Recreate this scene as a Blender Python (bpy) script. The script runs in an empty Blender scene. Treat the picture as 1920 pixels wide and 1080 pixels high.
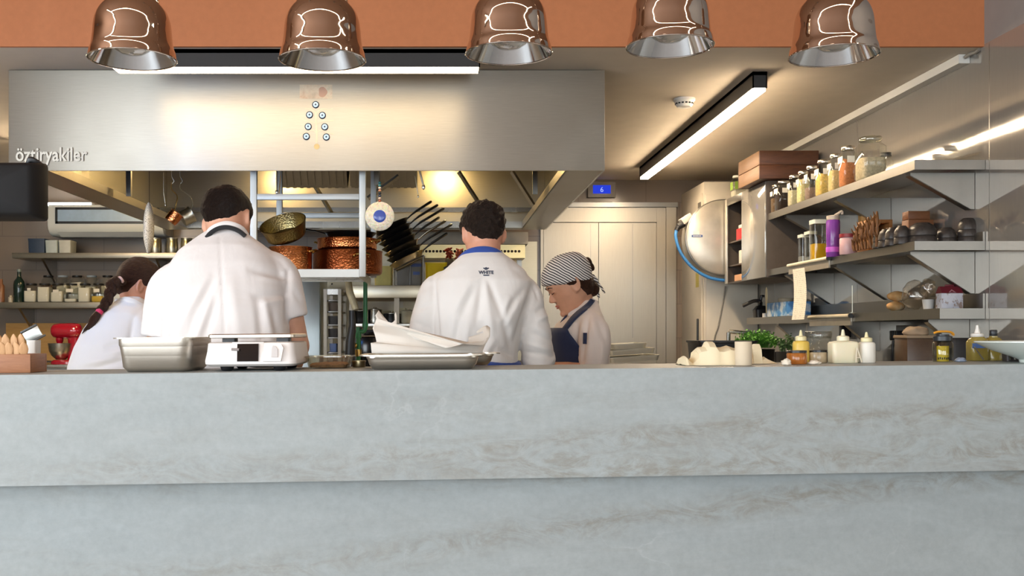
import bpy, bmesh, math, random
import numpy as np
from mathutils import Vector as V, Matrix, Euler, noise
from mathutils.bvhtree import BVHTree
random.seed(7)
PI = math.pi
SC = bpy.context.scene
COL = SC.collection
F, CX, CY, CZ = 1920.0, 830.0, 625.0, 1.24      # focal length and vanishing point in pixels, eye height


def at(px, py, d):
    return V(((px - CX) * d / F, d, CZ + (CY - py) * d / F))


def X(px, d): return (px - CX) * d / F
def Z(py, d): return CZ + (CY - py) * d / F


# ------------------------------------------------------------------ mesh helpers
def rot(x=0, y=0, z=0):
    return Euler((math.radians(x), math.radians(y), math.radians(z)), 'XYZ').to_matrix()


def box(bm, c, s, R=None, bev=0.0, seg=2):
    vs = []
    R = R or Matrix.Identity(3)
    c = V(c)
    for dz in (-.5, .5):
        for dx, dy in ((-.5, -.5), (.5, -.5), (.5, .5), (-.5, .5)):
            vs.append(bm.verts.new(c + R @ V((dx * s[0], dy * s[1], dz * s[2]))))
    fs = [(3, 2, 1, 0), (4, 5, 6, 7), (0, 1, 5, 4), (1, 2, 6, 5), (2, 3, 7, 6), (3, 0, 4, 7)]
    faces = [bm.faces.new([vs[i] for i in f]) for f in fs]
    if bev > 0:
        es = list({e for f in faces for e in f.edges})
        bmesh.ops.bevel(bm, geom=es, offset=bev, segments=seg, profile=.5, affect='EDGES', clamp_overlap=True)
    return vs


def bx(bm, x0, x1, y0, y1, z0, z1, bev=0.0, seg=2):
    return box(bm, ((x0 + x1) / 2, (y0 + y1) / 2, (z0 + z1) / 2), (abs(x1 - x0), abs(y1 - y0), abs(z1 - z0)), None, bev, seg)


def hexa(bm, pts):
    """pts: 8 corner points, bottom four counter-clockwise then top four"""
    vs = [bm.verts.new(V(p)) for p in pts]
    for f in [(3, 2, 1, 0), (4, 5, 6, 7), (0, 1, 5, 4), (1, 2, 6, 5), (2, 3, 7, 6), (3, 0, 4, 7)]:
        bm.faces.new([vs[i] for i in f])


def rings(bm, rs, cap=True, loop=False):
    """loft through rings of equal point count"""
    vr = [[bm.verts.new(V(p)) for p in r] for r in rs]
    n = len(vr[0])
    m = len(vr)
    for i in range(m if loop else m - 1):
        a, b = vr[i], vr[(i + 1) % m]
        for k in range(n):
            bm.faces.new((a[k], a[(k + 1) % n], b[(k + 1) % n], b[k]))
    if cap and not loop:
        for r, rev in ((vr[0], True), (vr[-1], False)):
            c = V((0, 0, 0))
            for v in r: c += v.co
            cv = bm.verts.new(c / n)
            for k in range(n):
                a, b = r[k], r[(k + 1) % n]
                bm.faces.new((b, a, cv) if rev else (a, b, cv))
    return vr


def tube(bm, pts, r, n=8, cap=True, flat=1.0, up=None, loop=False):
    pts = [V(p) for p in pts]
    m = len(pts)
    rr = r if isinstance(r, (list, tuple)) else [r] * m
    T = []
    for i in range(m):
        if loop:
            t = pts[(i + 1) % m] - pts[i - 1]
        else:
            t = pts[min(i + 1, m - 1)] - pts[max(i - 1, 0)]
        T.append(t.normalized() if t.length > 1e-9 else V((0, 0, 1)))
    u = V(up) if up is not None else (V((0, 0, 1)) if abs(T[0].z) < .9 else V((1, 0, 0)))
    u = (u - T[0] * u.dot(T[0])).normalized()
    out = []
    for i in range(m):
        u = u - T[i] * u.dot(T[i])
        u = u.normalized() if u.length > 1e-6 else T[i].orthogonal().normalized()
        w = T[i].cross(u)
        out.append([pts[i] + (u * math.cos(a) * flat + w * math.sin(a)) * rr[i] for a in [2 * PI * k / n for k in range(n)]])
    return rings(bm, out, cap, loop)


def smoothpath(pts, k=6):
    """Catmull-Rom through points"""
    P = [V(p) for p in pts]
    P = [P[0] * 2 - P[1]] + P + [P[-1] * 2 - P[-2]]
    out = []
    for i in range(1, len(P) - 2):
        for j in range(k):
            t = j / k
            a, b, c, d = P[i - 1], P[i], P[i + 1], P[i + 2]
            out.append(.5 * ((2 * b) + (c - a) * t + (2 * a - 5 * b + 4 * c - d) * t * t + (3 * b - a - 3 * c + d) * t ** 3))
    out.append(P[-2])
    return out


def lathe(bm, prof, n=32, loc=(0, 0, 0), R=None, sx=1.0, sy=1.0, closed=False):
    R = R or Matrix.Identity(3)
    loc = V(loc)
    rs = []
    for r, z in prof:
        rs.append([loc + R @ V((max(r, 1e-5) * math.cos(2 * PI * k / n) * sx, max(r, 1e-5) * math.sin(2 * PI * k / n) * sy, z)) for k in range(n)])
    return rings(bm, rs, cap=not closed, loop=closed)


def shell(prof, t):
    """closed profile for a vessel: outside up, inside down"""
    out = list(prof)
    for (r, z) in reversed(prof):
        out.append((max(r - t, 1e-4), z + (t if z == prof[0][1] else 0)))
    return out


def prism(bm, poly, h, M=None):
    """poly in local XY, extruded along local +Z by h, placed with 4x4 M"""
    M = M or Matrix.Identity(4)
    a = [bm.verts.new(M @ V((p[0], p[1], 0))) for p in poly]
    b = [bm.verts.new(M @ V((p[0], p[1], h))) for p in poly]
    n = len(poly)
    bm.faces.new(list(reversed(a)))
    bm.faces.new(b)
    for k in range(n):
        bm.faces.new((a[k], a[(k + 1) % n], b[(k + 1) % n], b[k]))


def rrect(w, h, r, n=5):
    pts = []
    for cx, cy, a0 in ((w / 2 - r, h / 2 - r, 0), (-w / 2 + r, h / 2 - r, 90), (-w / 2 + r, -h / 2 + r, 180), (w / 2 - r, -h / 2 + r, 270)):
        for k in range(n + 1):
            a = math.radians(a0 + 90 * k / n)
            pts.append((cx + r * math.cos(a), cy + r * math.sin(a)))
    return pts


def rloft(bm, secs, n=5, loc=(0, 0, 0), cap=True):
    """loft of rounded rectangles: secs = [(w, depth, r, z), ...]"""
    return rings(bm, [[V((x, y, z)) + V(loc) for x, y in rrect(w, h, r, n)] for (w, h, r, z) in secs], cap)


def ball(bm, c, r, s=(1, 1, 1), n=16, R=None):
    R = R or Matrix.Identity(3)
    c = V(c)
    prof = [(r * math.sin(PI * i / n), -r * math.cos(PI * i / n)) for i in range(n + 1)]
    rs = []
    for (q, z) in prof:
        rs.append([c + R @ V((max(q, 1e-5) * math.cos(2 * PI * k / (n * 2)) * s[0], max(q, 1e-5) * math.sin(2 * PI * k / (n * 2)) * s[1], z * s[2])) for k in range(n * 2)])
    rings(bm, rs)


def obj(name, bm, mat, parent=None, sharp=35, loc=None, fix=True):
    if fix:
        bmesh.ops.recalc_face_normals(bm, faces=bm.faces)
    me = bpy.data.meshes.new(name)
    bm.to_mesh(me)
    bm.free()
    me.shade_smooth()
    me.set_sharp_from_angle(angle=math.radians(sharp))
    for m in (mat if isinstance(mat, (list, tuple)) else [mat]):
        me.materials.append(m)
    o = bpy.data.objects.new(name, me)
    COL.objects.link(o)
    if parent is not None: o.parent = parent
    if loc is not None: o.location = loc
    return o


def NB(): return bmesh.new()


def tag(o, label, cat, group=None):
    o['label'] = label
    o['category'] = cat
    if group: o['group'] = group
    return o


def thing(name, label, cat, loc=(0, 0, 0), rz=0.0, group=None, scale=None):
    o = bpy.data.objects.new(name, None)
    o.empty_display_size = .05
    COL.objects.link(o)
    o.location = loc
    o.rotation_euler = (0, 0, math.radians(rz))
    if scale: o.scale = (scale,) * 3
    return tag(o, label, cat, group)


def struct(name, bm, mat, parent=None, sharp=30):
    o = obj(name, bm, mat, parent, sharp)
    if parent is None: o['kind'] = 'structure'
    return o


def dup(root, loc=None, rz=None, label=None, scale=None):
    r = root.copy()
    COL.objects.link(r)
    if loc is not None: r.location = loc
    if rz is not None: r.rotation_euler = (0, 0, math.radians(rz))
    if scale is not None: r.scale = scale if isinstance(scale, tuple) else (scale,) * 3
    if label: r['label'] = label
    for ch in list(root.children):
        c = ch.copy()
        COL.objects.link(c)
        c.parent = r
        for g in list(ch.children):
            d = g.copy()
            COL.objects.link(d)
            d.parent = c
    return r


# ------------------------------------------------------------------ materials
def lin(c):
    if isinstance(c, str):
        c = [int(c[i:i + 2], 16) / 255 for i in (0, 2, 4)]
    return tuple(((x / 12.92) if x <= .04045 else ((x + .055) / 1.055) ** 2.4) for x in c) + (1.0,)


class NT:
    def __init__(s, name):
        s.m = bpy.data.materials.new(name)
        s.m.use_nodes = True
        s.t = s.m.node_tree
        s.t.nodes.clear()
        s.out = s.n('ShaderNodeOutputMaterial')
        s._tc = None

    def n(s, typ, **kw):
        nd = s.t.nodes.new(typ)
        for k, v in kw.items():
            if k.startswith('i_'):
                key = k[2:]
                key = int(key) if key.isdigit() else key.replace('_', ' ')
                nd.inputs[key].default_value = v
            else:
                setattr(nd, k, v)
        return nd

    def l(s, a, b): s.t.links.new(a, b)

    def tc(s, which='Object', scale=(1, 1, 1), rotation=(0, 0, 0), loc=(0, 0, 0)):
        if s._tc is None: s._tc = s.n('ShaderNodeTexCoord')
        mp = s.n('ShaderNodeMapping')
        mp.inputs['Scale'].default_value = scale
        mp.inputs['Rotation'].default_value = rotation
        mp.inputs['Location'].default_value = loc
        s.l(s._tc.outputs[which], mp.inputs['Vector'])
        return mp.outputs[0]

    def noise(s, vec, scale, detail=4, rough=.55, dist=0.0):
        nd = s.n('ShaderNodeTexNoise')
        nd.inputs['Scale'].default_value = scale
        nd.inputs['Detail'].default_value = detail
        nd.inputs['Roughness'].default_value = rough
        nd.inputs['Distortion'].default_value = dist
        s.l(vec, nd.inputs['Vector'])
        return nd.outputs[0]

    def ramp(s, fac, stops):
        r = s.n('ShaderNodeValToRGB')
        el = r.color_ramp.elements
        while len(el) < len(stops): el.new(.5)
        for e, (p, c) in zip(el, stops):
            e.position = p
            e.color = c if len(c) == 4 else tuple(c) + (1,)
        s.l(fac, r.inputs[0])
        return r.outputs[0]

    def mix(s, fac, a, b, blend='MIX'):
        nd = s.n('ShaderNodeMix', data_type='RGBA', blend_type=blend)
        for sock, v in ((nd.inputs[0], fac), (nd.inputs[6], a), (nd.inputs[7], b)):
            if hasattr(v, 'is_output'): s.l(v, sock)
            else: sock.default_value = v
        return nd.outputs[2]

    def math(s, op, a, b=None):
        nd = s.n('ShaderNodeMath', operation=op)
        for sock, v in ((nd.inputs[0], a), (nd.inputs[1], b)):
            if v is None: continue
            if hasattr(v, 'is_output'): s.l(v, sock)
            else: sock.default_value = v
        return nd.outputs[0]

    def bsdf(s, color, rough=.5, metal=0.0, bump=None, bstr=.2, bdist=.01, **kw):
        b = s.n('ShaderNodeBsdfPrincipled')
        for sock, v in (('Base Color', color), ('Roughness', rough), ('Metallic', metal)):
            if hasattr(v, 'is_output'): s.l(v, b.inputs[sock])
            else: b.inputs[sock].default_value = v
        for k, v in kw.items():
            b.inputs[k.replace('_', ' ')].default_value = v
        if bump is not None:
            bp = s.n('ShaderNodeBump')
            bp.inputs['Strength'].default_value = bstr
            bp.inputs['Distance'].default_value = bdist
            s.l(bump, bp.inputs['Height'])
            s.l(bp.outputs[0], b.inputs['Normal'])
        s.l(b.outputs[0], s.out.inputs[0])
        return b


MATS = {}


def plain(name, c, rough=.5, metal=0.0, var=.08, vs=12, bump=0.0, bs=60, **kw):
    """surface with slight mottling and fine bump"""
    if name in MATS: return MATS[name]
    t = NT(name)
    v = t.tc()
    c = lin(c)
    lo = tuple(max(x * (1 - var), 0) for x in c[:3]) + (1,)
    hi = tuple(min(x * (1 + var), 1) for x in c[:3]) + (1,)
    col = t.ramp(t.noise(v, vs, 4), [(.3, lo), (.7, hi)])
    bm_ = t.noise(v, bs, 4) if bump else None
    t.bsdf(col, rough, metal, bm_, bump, .004, **kw)
    MATS[name] = t.m
    return t.m


def steel(name, c, r0=.2, r1=.34, stretch=(1, 1, 40), sc=12, bump=.03, metal=1.0):
    """brushed steel: fine noise stretched along the brushing direction drives gloss and tint"""
    if name in MATS: return MATS[name]
    t = NT(name)
    v = t.tc(scale=stretch)
    n1 = t.noise(v, sc, 5, .7)
    n2 = t.noise(t.tc(), 1.6, 3)
    c = lin(c)
    col = t.ramp(n1, [(.25, tuple(x * .93 for x in c[:3])), (.75, tuple(min(1, x * 1.05) for x in c[:3]))])
    f = t.math('MULTIPLY_ADD', n2, r1 - r0)
    f.node.inputs[2].default_value = r0
    t.bsdf(col, f, metal, n1, bump, .002)
    MATS[name] = t.m
    return t.m


def emit(name, c, strength):
    if name in MATS: return MATS[name]
    t = NT(name)
    e = t.n('ShaderNodeEmission')
    e.inputs[0].default_value = lin(c)
    e.inputs[1].default_value = strength
    t.l(e.outputs[0], t.out.inputs[0])
    MATS[name] = t.m
    return t.m


def thin(name, tint, fac=.12, rough=.03, ior=1.45):
    """thin clear wall of glass or plastic: mostly see-through, glossy at grazing angles"""
    if name in MATS: return MATS[name]
    t = NT(name)
    tr = t.n('ShaderNodeBsdfTransparent')
    tr.inputs[0].default_value = lin(tint)
    gl = t.n('ShaderNodeBsdfGlossy')
    gl.inputs['Roughness'].default_value = rough
    gl.inputs['Color'].default_value = (1, 1, 1, 1)
    lw = t.n('ShaderNodeLayerWeight')
    lw.inputs['Blend'].default_value = .5
    f = t.math('ADD', t.math('MULTIPLY', t.math('POWER', lw.outputs['Facing'], 4.0), .6), fac * .4)
    mx = t.n('ShaderNodeMixShader')
    t.l(f, mx.inputs[0])
    t.l(tr.outputs[0], mx.inputs[1])
    t.l(gl.outputs[0], mx.inputs[2])
    t.l(mx.outputs[0], t.out.inputs[0])
    MATS[name] = t.m
    return t.m


def wood(name, c1, c2, scale=6, stretch=(1, 1, 8), rough=.5, bump=.1):
    if name in MATS: return MATS[name]
    t = NT(name)
    v = t.tc(scale=stretch)
    n1 = t.noise(v, scale, 6, .65, 1.2)
    n2 = t.noise(v, scale * 6, 3, .6)
    col = t.mix(.3, t.ramp(n1, [(.3, lin(c1)), (.7, lin(c2))]), t.ramp(n2, [(.3, lin(c1)), (.7, lin(c2))]))
    t.bsdf(col, rough, 0, n2, bump, .003)
    MATS[name] = t.m
    return t.m


def cloth(name, c, var=.04, rough=.85, weave=900, bump=.12, sheen=.2):
    if name in MATS: return MATS[name]
    t = NT(name)
    v = t.tc()
    c = lin(c)
    col = t.ramp(t.noise(v, 5, 3), [(.3, tuple(x * (1 - var) for x in c[:3])), (.7, tuple(min(1, x * (1 + var)) for x in c[:3]))])
    fold = t.noise(t.tc(scale=(1, 1, .45)), 14, 3, .5, .6)
    fine = t.noise(v, weave, 1)
    h = t.math('ADD', fold, t.math('MULTIPLY', fine, .06))
    t.bsdf(col, rough, 0, h, bump, .02, Sheen_Weight=sheen)
    MATS[name] = t.m
    return t.m


STEEL = steel('brushed_steel', 'b9b5ac')
STEEL_V = steel('brushed_steel_upright', 'bdb9b0', .18, .32, (40, 40, 1), 10)
STEEL_DARK = steel('dark_steel', '8a8883', .25, .4)
WHITE_PLASTIC = plain('white_plastic', 'e9e6e0', .35, var=.02)
BLACK = plain('black_plastic', '17171a', .38, var=.15)
EXPOSURE = 0.1
DAY_REAR = 100
DAY_SIDE = (120, 185)
LED = 80.0
LEDF = 18.0
HOODL = 230.0
DINL = 12.0
# ------------------------------------------------------------------ the setting
WX = 2.56            # right wall
DB = 9.07            # back wall
ZC = 2.596           # kitchen ceiling
ZF = 3.35            # dining-room ceiling
DF = 4.84            # terracotta bulkhead
LX = -4.3            # left kitchen wall
DLX = -4.3
DY = -5.6            # wall behind the diners

terracotta = plain('terracotta_paint', 'c67c4f', .75, var=.04, vs=30, bump=.08, bs=300)
ceil_m = plain('ceiling_plaster', 'd9cdbb', .8, var=.03, vs=8, bump=.05, bs=200)
tile = NT('glazed_wall_tile')
_v = tile.tc()
_b = tile.n('ShaderNodeTexBrick')
_b.offset = .5
_b.inputs['Color1'].default_value = lin('85776a')
_b.inputs['Color2'].default_value = lin('8a7b6c')
_b.inputs['Mortar'].default_value = lin('7a6d62')
_b.inputs['Scale'].default_value = 1.0
_b.inputs['Mortar Size'].default_value = .004
_b.inputs['Brick Width'].default_value = .6
_b.inputs['Row Height'].default_value = .3
_mp = tile.tc(rotation=(math.radians(90), 0, 0))
tile.l(_mp, _b.inputs['Vector'])
tile.bsdf(_b.outputs[0], .22, 0, _b.outputs[1], -.15, .003)
tile_m = tile.m
wallsteel = steel('wall_steel_sheet', 'b8b4ad', .035, .07, (1, 40, 1), 8, .002, .55)
floor_m = plain('pale_floor_tile', 'b4aea4', .45, var=.12, vs=4)
brown_wall = wood('walnut_panelling', '7d5238', 'a06c48', 2, (1, 1, .12), .45, .05)
dwall = plain('dining_plaster', '9a948e', .8, var=.04)

b = NB(); bx(b, LX - .1, WX + .1, 2.6, DB + .1, -.1, 0); struct('floor', b, floor_m)
b = NB(); bx(b, LX - .1, WX + .1, DY - .1, 2.5999, -.1, 0); struct('floor_dining', b, plain('dining_floor_stone', 'a3a4a4', .4, var=.06, vs=3))
b = NB(); bx(b, LX, WX, DF + .02, DB, ZC, ZC + .12); struct('ceiling', b, ceil_m)
b = NB(); bx(b, LX, WX, DY, DF, ZF, ZF + .1); struct('ceiling_dining', b, plain('dining_ceiling_grey', 'a5795c', .8, var=.03))
b = NB(); bx(b, LX, WX, DF, DF + .02, ZC, ZF + .1); struct('wall_bulkhead', b, terracotta)
b = NB(); bx(b, LX - .1, WX + .1, DB, DB + .1, 0, ZC + .12); struct('wall_back', b, tile_m)
b = NB(); bx(b, WX, WX + .1, -1.2, DB, 0, ZC + .01); wr = struct('wall_right', b, wallsteel)
b = NB(); bx(b, WX, WX + .1, -1.2, DB, ZC + .0101, ZF + .1); struct('upper_band', b, plain('grey_wall_paint', '9b9894', .6, var=.03), wr)
b = NB()
for d in (4.795, 6.32, 7.9):
    bx(b, WX - .0006, WX, d - .0025, d + .0025, .9, ZC)
struct('seam', b, STEEL_DARK, wr)
b = NB(); bx(b, WX, WX + .1, DY, -1.2, 0, ZF + .1); struct('wall_dining', b, dwall)
b = NB(); bx(b, LX - .1, LX, DF, DB, 0, ZF + .1); struct('wall_left', b, plain('blue_grey_paint', '7c868c', .5))
# dining wall on the left: a wide window band
b = NB()
bx(b, LX - .1, LX, DY, DF, 0, .8)
bx(b, LX - .1, LX, DY, DF, 2.85, ZF + .1)
for y0, y1 in ((DY, -4.6), (-1.75, -1.25), (1.9, DF)):
    bx(b, LX - .1, LX, y0, y1, .8, 2.85)
struct('wall_side', b, dwall)
# rear wall with two tall windows
b = NB()
bx(b, LX - .1, WX + .1, DY - .1, DY, 0, .5)
bx(b, LX - .1, WX + .1, DY - .1, DY, 2.9, ZF + .1)
WINS = ((-3.9, -2.35), (-1.55, .1), (.9, 2.2))
xs = [LX - .1] + [v for w in WINS for v in w] + [WX + .1]
for i in range(0, len(xs), 2):
    bx(b, xs[i], xs[i + 1], DY - .1, DY, .5, 2.9)
struct('wall_front', b, brown_wall)
frame_m = plain('dark_window_frame', '2c2a28', .4)
sky_glow = emit('daylight_outside', 'dfeaf5', 5.0)


def window(i, c, w, h, axis):
    b = NB()
    t = .06
    def bar(u0, u1, z0, z1):
        if axis == 'y': bx(b, c[0] + u0, c[0] + u1, c[1] - .05, c[1] + .05, c[2] + z0, c[2] + z1)
        else: bx(b, c[0] - .05, c[0] + .05, c[1] + u0, c[1] + u1, c[2] + z0, c[2] + z1)
    bar(-w / 2, w / 2, -h / 2, -h / 2 + t); bar(-w / 2, w / 2, h / 2 - t, h / 2)
    bar(-w / 2, -w / 2 + t, -h / 2, h / 2); bar(w / 2 - t, w / 2, -h / 2, h / 2)
    bar(-t / 2, t / 2, -h / 2, h / 2); bar(-w / 2, w / 2, .35, .35 + t)
    o = struct('window_%d' % i, b, frame_m)
    b = NB()
    if axis == 'y': bx(b, c[0] - w / 2, c[0] + w / 2, c[1] - .01, c[1] + .01, c[2] - h / 2, c[2] + h / 2)
    else: bx(b, c[0] - .01, c[0] + .01, c[1] - w / 2, c[1] + w / 2, c[2] - h / 2, c[2] + h / 2)
    struct('pane', b, thin('window_glass', 'f4f8f8', .05), o)


def daylight(name, loc, rotz, w, h, power, col):
    l = bpy.data.lights.new(name, 'AREA')
    l.shape = 'RECTANGLE'
    l.size, l.size_y = w, h
    l.energy = power
    l.color = col
    o = bpy.data.objects.new(name, l)
    COL.objects.link(o)
    o.location = loc
    o.rotation_euler = (math.radians(90), 0, math.radians(rotz))
    return o


DAY = (.87, .945, 1.0)
for i, (x0, x1) in enumerate(WINS):
    window(i + 1, ((x0 + x1) / 2, DY - .05, 1.7), x1 - x0, 2.4, 'y')
    daylight('window_daylight', ((x0 + x1) / 2, DY + .03, 1.7), 0, x1 - x0, 2.4, DAY_REAR, DAY)
for i, (y0, y1) in enumerate(((-4.6, -1.75), (-1.25, 1.9))):
    window(i + 4, (LX - .05, (y0 + y1) / 2, 1.825), y1 - y0, 2.05, 'x')
    daylight('window_daylight', (LX + .03, (y0 + y1) / 2, 1.825), -90, y1 - y0, 2.05, DAY_SIDE[i], DAY)

# ------------------------------------------------------------------ stone counter
CT0, CTS, CD0, CDS = 1.1475, .0088, 2.56, .048
def ctz(x): return CT0 + CTS * x
def ctd(x): return CD0 + CDS * x
st = NT('grey_quartzite')
v = st.tc()
vs = st.tc(scale=(.55, 1, 1.6), rotation=(0, math.radians(-9), 0))
n_big = st.noise(vs, 1.6, 6, .6, 1.0)
n_mid = st.noise(vs, 6.0, 8, .66, 1.6)
n_fine = st.noise(v, 55, 4, .6)
base = st.ramp(n_big, [(.3, lin('a6b0b2')), (.5, lin('abb0ae')), (.72, lin('b6bfbf'))])
base = st.mix(.5, base, st.ramp(n_mid, [(.3, lin('9ba3a4')), (.55, lin('abb3b5')), (.8, lin('c0c9cb'))]))
# beige mineral drifts: low bands, stronger towards the right
sep = st.n('ShaderNodeSeparateXYZ'); st.l(v, sep.inputs[0])
vb = st.tc(scale=(.35, 1, 2.3), rotation=(0, math.radians(-7), 0))
drift = st.ramp(st.noise(vb, 2.1, 8, .68, 1.3), [(.50, (0, 0, 0)), (.66, (1, 1, 1))])
patch = st.ramp(st.noise(st.tc(scale=(.5, 1, 1.2), loc=(3.1, 0, 1.7)), 13, 7, .72, 2.2), [(.4, (0, 0, 0)), (.62, (1, 1, 1))])
# distance to two sloping veins (world units)
def band(x0, z0, slope, width):
    a = st.math('MULTIPLY_ADD', sep.outputs[0], -slope)
    a.node.inputs[2].default_value = slope * x0 - z0
    q = st.math('ADD', sep.outputs[2], a)
    q = st.math('ABSOLUTE', st.math('ADD', q, st.math('MULTIPLY_ADD', n_big, .16)))
    q.node.inputs[0].links[0].from_node.inputs[1].links[0].from_node.inputs[2].default_value = -.08
    mr = st.n('ShaderNodeMapRange'); mr.inputs[1].default_value = 0; mr.inputs[2].default_value = width
    mr.inputs[3].default_value = 1; mr.inputs[4].default_value = 0
    st.l(q, mr.inputs[0])
    return mr.outputs[0]
bands = st.math('MAXIMUM', band(.6, .925, .035, .075), st.math('MAXIMUM', band(.3, .735, .12, .05), band(1.1, 1.03, .07, .045)))
mr = st.n('ShaderNodeMapRange'); mr.inputs[1].default_value = -1.1; mr.inputs[2].default_value = .5; mr.inputs[3].default_value = .25; mr.inputs[4].default_value = 1
st.l(sep.outputs[0], mr.inputs[0])
f = st.math('MULTIPLY', st.math('MULTIPLY', bands, patch), mr.outputs[0])
f = st.math('ADD', st.math('MULTIPLY', f, .8), st.math('MULTIPLY', st.math('MULTIPLY', drift, patch), .3))
base = st.mix(f, base, lin('877c66'))
# pale hairline veins
vo = st.n('ShaderNodeTexVoronoi', feature='DISTANCE_TO_EDGE')
vo.inputs['Scale'].default_value = 3.2
dn = st.n('ShaderNodeTexNoise'); dn.inputs['Scale'].default_value = 5; dn.inputs['Detail'].default_value = 6
st.l(v, dn.inputs['Vector'])
va = st.n('ShaderNodeMix', data_type='VECTOR'); va.inputs[0].default_value = .28
st.l(v, va.inputs[4]); st.l(dn.outputs[1], va.inputs[5]); st.l(va.outputs[1], vo.inputs['Vector'])
hair = st.ramp(vo.outputs[0], [(0, (1, 1, 1)), (.012, (0, 0, 0))])
hair = st.math('MULTIPLY', hair, st.ramp(st.noise(v, 2.6, 3), [(.5, (0, 0, 0)), (.68, (.28, .28, .28))]))
base = st.mix(hair, base, lin('d3d8d8'))
base = st.mix(.25, base, st.ramp(n_fine, [(.3, lin('98a0a2')), (.7, lin('bfc7c9'))]))
base = st.mix(1.0, base, (.86, .855, .85, 1), 'MULTIPLY')
st.bsdf(base, .5, 0, n_fine, .04, .002)
stone = st.m

L, R_ = -1.75, 2.5
cnt = thing('stone_counter', 'long pale grey veined stone counter with overhanging front slab', 'counter', (0, 0, 0))
def slabx(b, y0, y1, zlo, zhi, tilt=True):
    p = []
    for top in (0, 1):
        for (x, yy) in ((L, y0), (R_, y0), (R_, y1), (L, y1)):
            zz = (zhi if top else zlo) + (CTS * x if (tilt or top) else 0)
            p.append((x, CD0 + CDS * x + yy, zz))
    hexa(b, p)
b = NB(); slabx(b, .0245, .36, CT0 - .022, CT0); obj('counter_top', b, stone, cnt)
b = NB(); slabx(b, 0, .024, .8747, CT0); obj('front_slab', b, stone, cnt)
b = NB(); slabx(b, .075, .1, 0.0, CT0 - .03, False); obj('base_panel', b, stone, cnt)
b = NB(); slabx(b, .33, .35, 0.0, CT0 - .03, False); obj('back_panel', b, STEEL, cnt)

# ------------------------------------------------------------------ linear lamps
lampblack = plain('lamp_black', '1d1c1d', .45)
led_warm = emit('led_diffuser', 'ffe5c2', LED)


def linear_lamp(label, x0, x1, y0, y1, zb, n='linear_ceiling_lamp', em=None, pr=.014):
    t = thing(n, label, 'ceiling lamp', ((x0 + x1) / 2, (y0 + y1) / 2, zb), group=None)
    w, d, h = x1 - x0, y1 - y0, ZC - zb
    b = NB()
    bx(b, -w / 2, w / 2, -d / 2, -d / 2 + .006, 0, h - .001)
    bx(b, -w / 2, w / 2, d / 2 - .006, d / 2, 0, h - .001)
    bx(b, -w / 2, -w / 2 + .006, -d / 2, d / 2, 0, h - .001)
    bx(b, w / 2 - .006, w / 2, -d / 2, d / 2, 0, h - .001)
    bx(b, -w / 2, w / 2, -d / 2, d / 2, h - .02, h - .001)
    obj('housing', b, lampblack, t)
    b = NB(); bx(b, -w / 2 + .007, w / 2 - .007, -d / 2 + .007, d / 2 - .007, -pr, .01)
    obj('diffuser', b, em or led_warm, t)
    return t


linear_lamp('long black linear lamp glowing above the steel hood, parallel to the counter', X(210, 4.9), X(900, 4.9), 4.88, 4.995, 2.51, em=emit('led_diffuser_front', 'ffe3b6', LEDF), pr=.004)
linear_lamp('added linear fill lamp, unseen behind the left end of the hood', -3.2, -3.1, 5.3, 7.1, 2.51)  # added out of view to brighten the kitchen
linear_lamp('long black linear lamp running away towards the steel doors on the right', 1.605, 1.68, 5.3, 8.35, 2.51)

# lamps over the dining room, out of the picture but seen in the polished lamp shades
din_led = emit('dining_led', 'fff1dc', DINL)
def dining_lamp(label, x0, x1, y0, y1):
    t = thing('dining_lamp', label, 'ceiling lamp', ((x0 + x1) / 2, (y0 + y1) / 2, ZF - .06))
    w, d = x1 - x0, y1 - y0
    b = NB(); bx(b, -w / 2, w / 2, -d / 2, d / 2, .012, .0595); obj('housing', b, lampblack, t)
    b = NB(); bx(b, -w / 2 + .004, w / 2 - .004, -d / 2 + .004, d / 2 - .004, 0, .0115); obj('diffuser', b, din_led, t)
dining_lamp('long linear ceiling lamp over the diners, along the left side', -2.45, -2.37, -4.4, 2.3)
dining_lamp('long linear ceiling lamp over the diners, along the right side', 1.98, 2.04, -4.4, 2.3)
dining_lamp('linear ceiling lamp crossing the dining room in front of the counter', -2.3, 1.9, 1.55, 1.62)

# ------------------------------------------------------------------ extraction hood
HX0, HX1, HD0, HD1, HZ = X(16, 5.26), X(1134, 5.26), 5.26, 8.25, 2.0756
_h = NT('hood_steel')
_hv = _h.tc(scale=(1, 1, 40))
_hn = _h.noise(_hv, 9, 5, .7)
_hp = _h.bsdf(_h.ramp(_hn, [(.25, lin('b9b3a8')), (.75, lin('c9c3b8'))]), .5, 1.0, _hn, .015, .002, Anisotropic=.8)
_ht = _h.n('ShaderNodeCombineXYZ'); _ht.inputs[2].default_value = 1.0
_h.l(_ht.outputs[0], _hp.inputs['Tangent'])
_h.l(_h.ramp(_h.noise(_h.tc(), 1.3, 4), [(.3, (.45, .45, .45)), (.7, (.55, .55, .55))]), _hp.inputs['Roughness'])
hoodm = _h.m
hood = thing('extraction_hood', 'huge brushed steel extraction hood hanging over the kitchen', 'extractor hood', ((HX0 + HX1) / 2, HD0, HZ))
def hb(b, x0, x1, y0, y1, z0, z1, bev=0): bx(b, x0 - (HX0 + HX1) / 2, x1 - (HX0 + HX1) / 2, y0 - HD0, y1 - HD0, z0 - HZ, z1 - HZ, bev)
b = NB(); hb(b, HX0, HX1, HD0, HD0 + .012, HZ, ZC - .004, .002); obj('front_panel', b, hoodm, hood)
b = NB(); hb(b, HX0, HX0 + .012, HD0 + .0125, HD1, HZ, ZC - .004); obj('side_panel', b, STEEL_V, hood)
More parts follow.
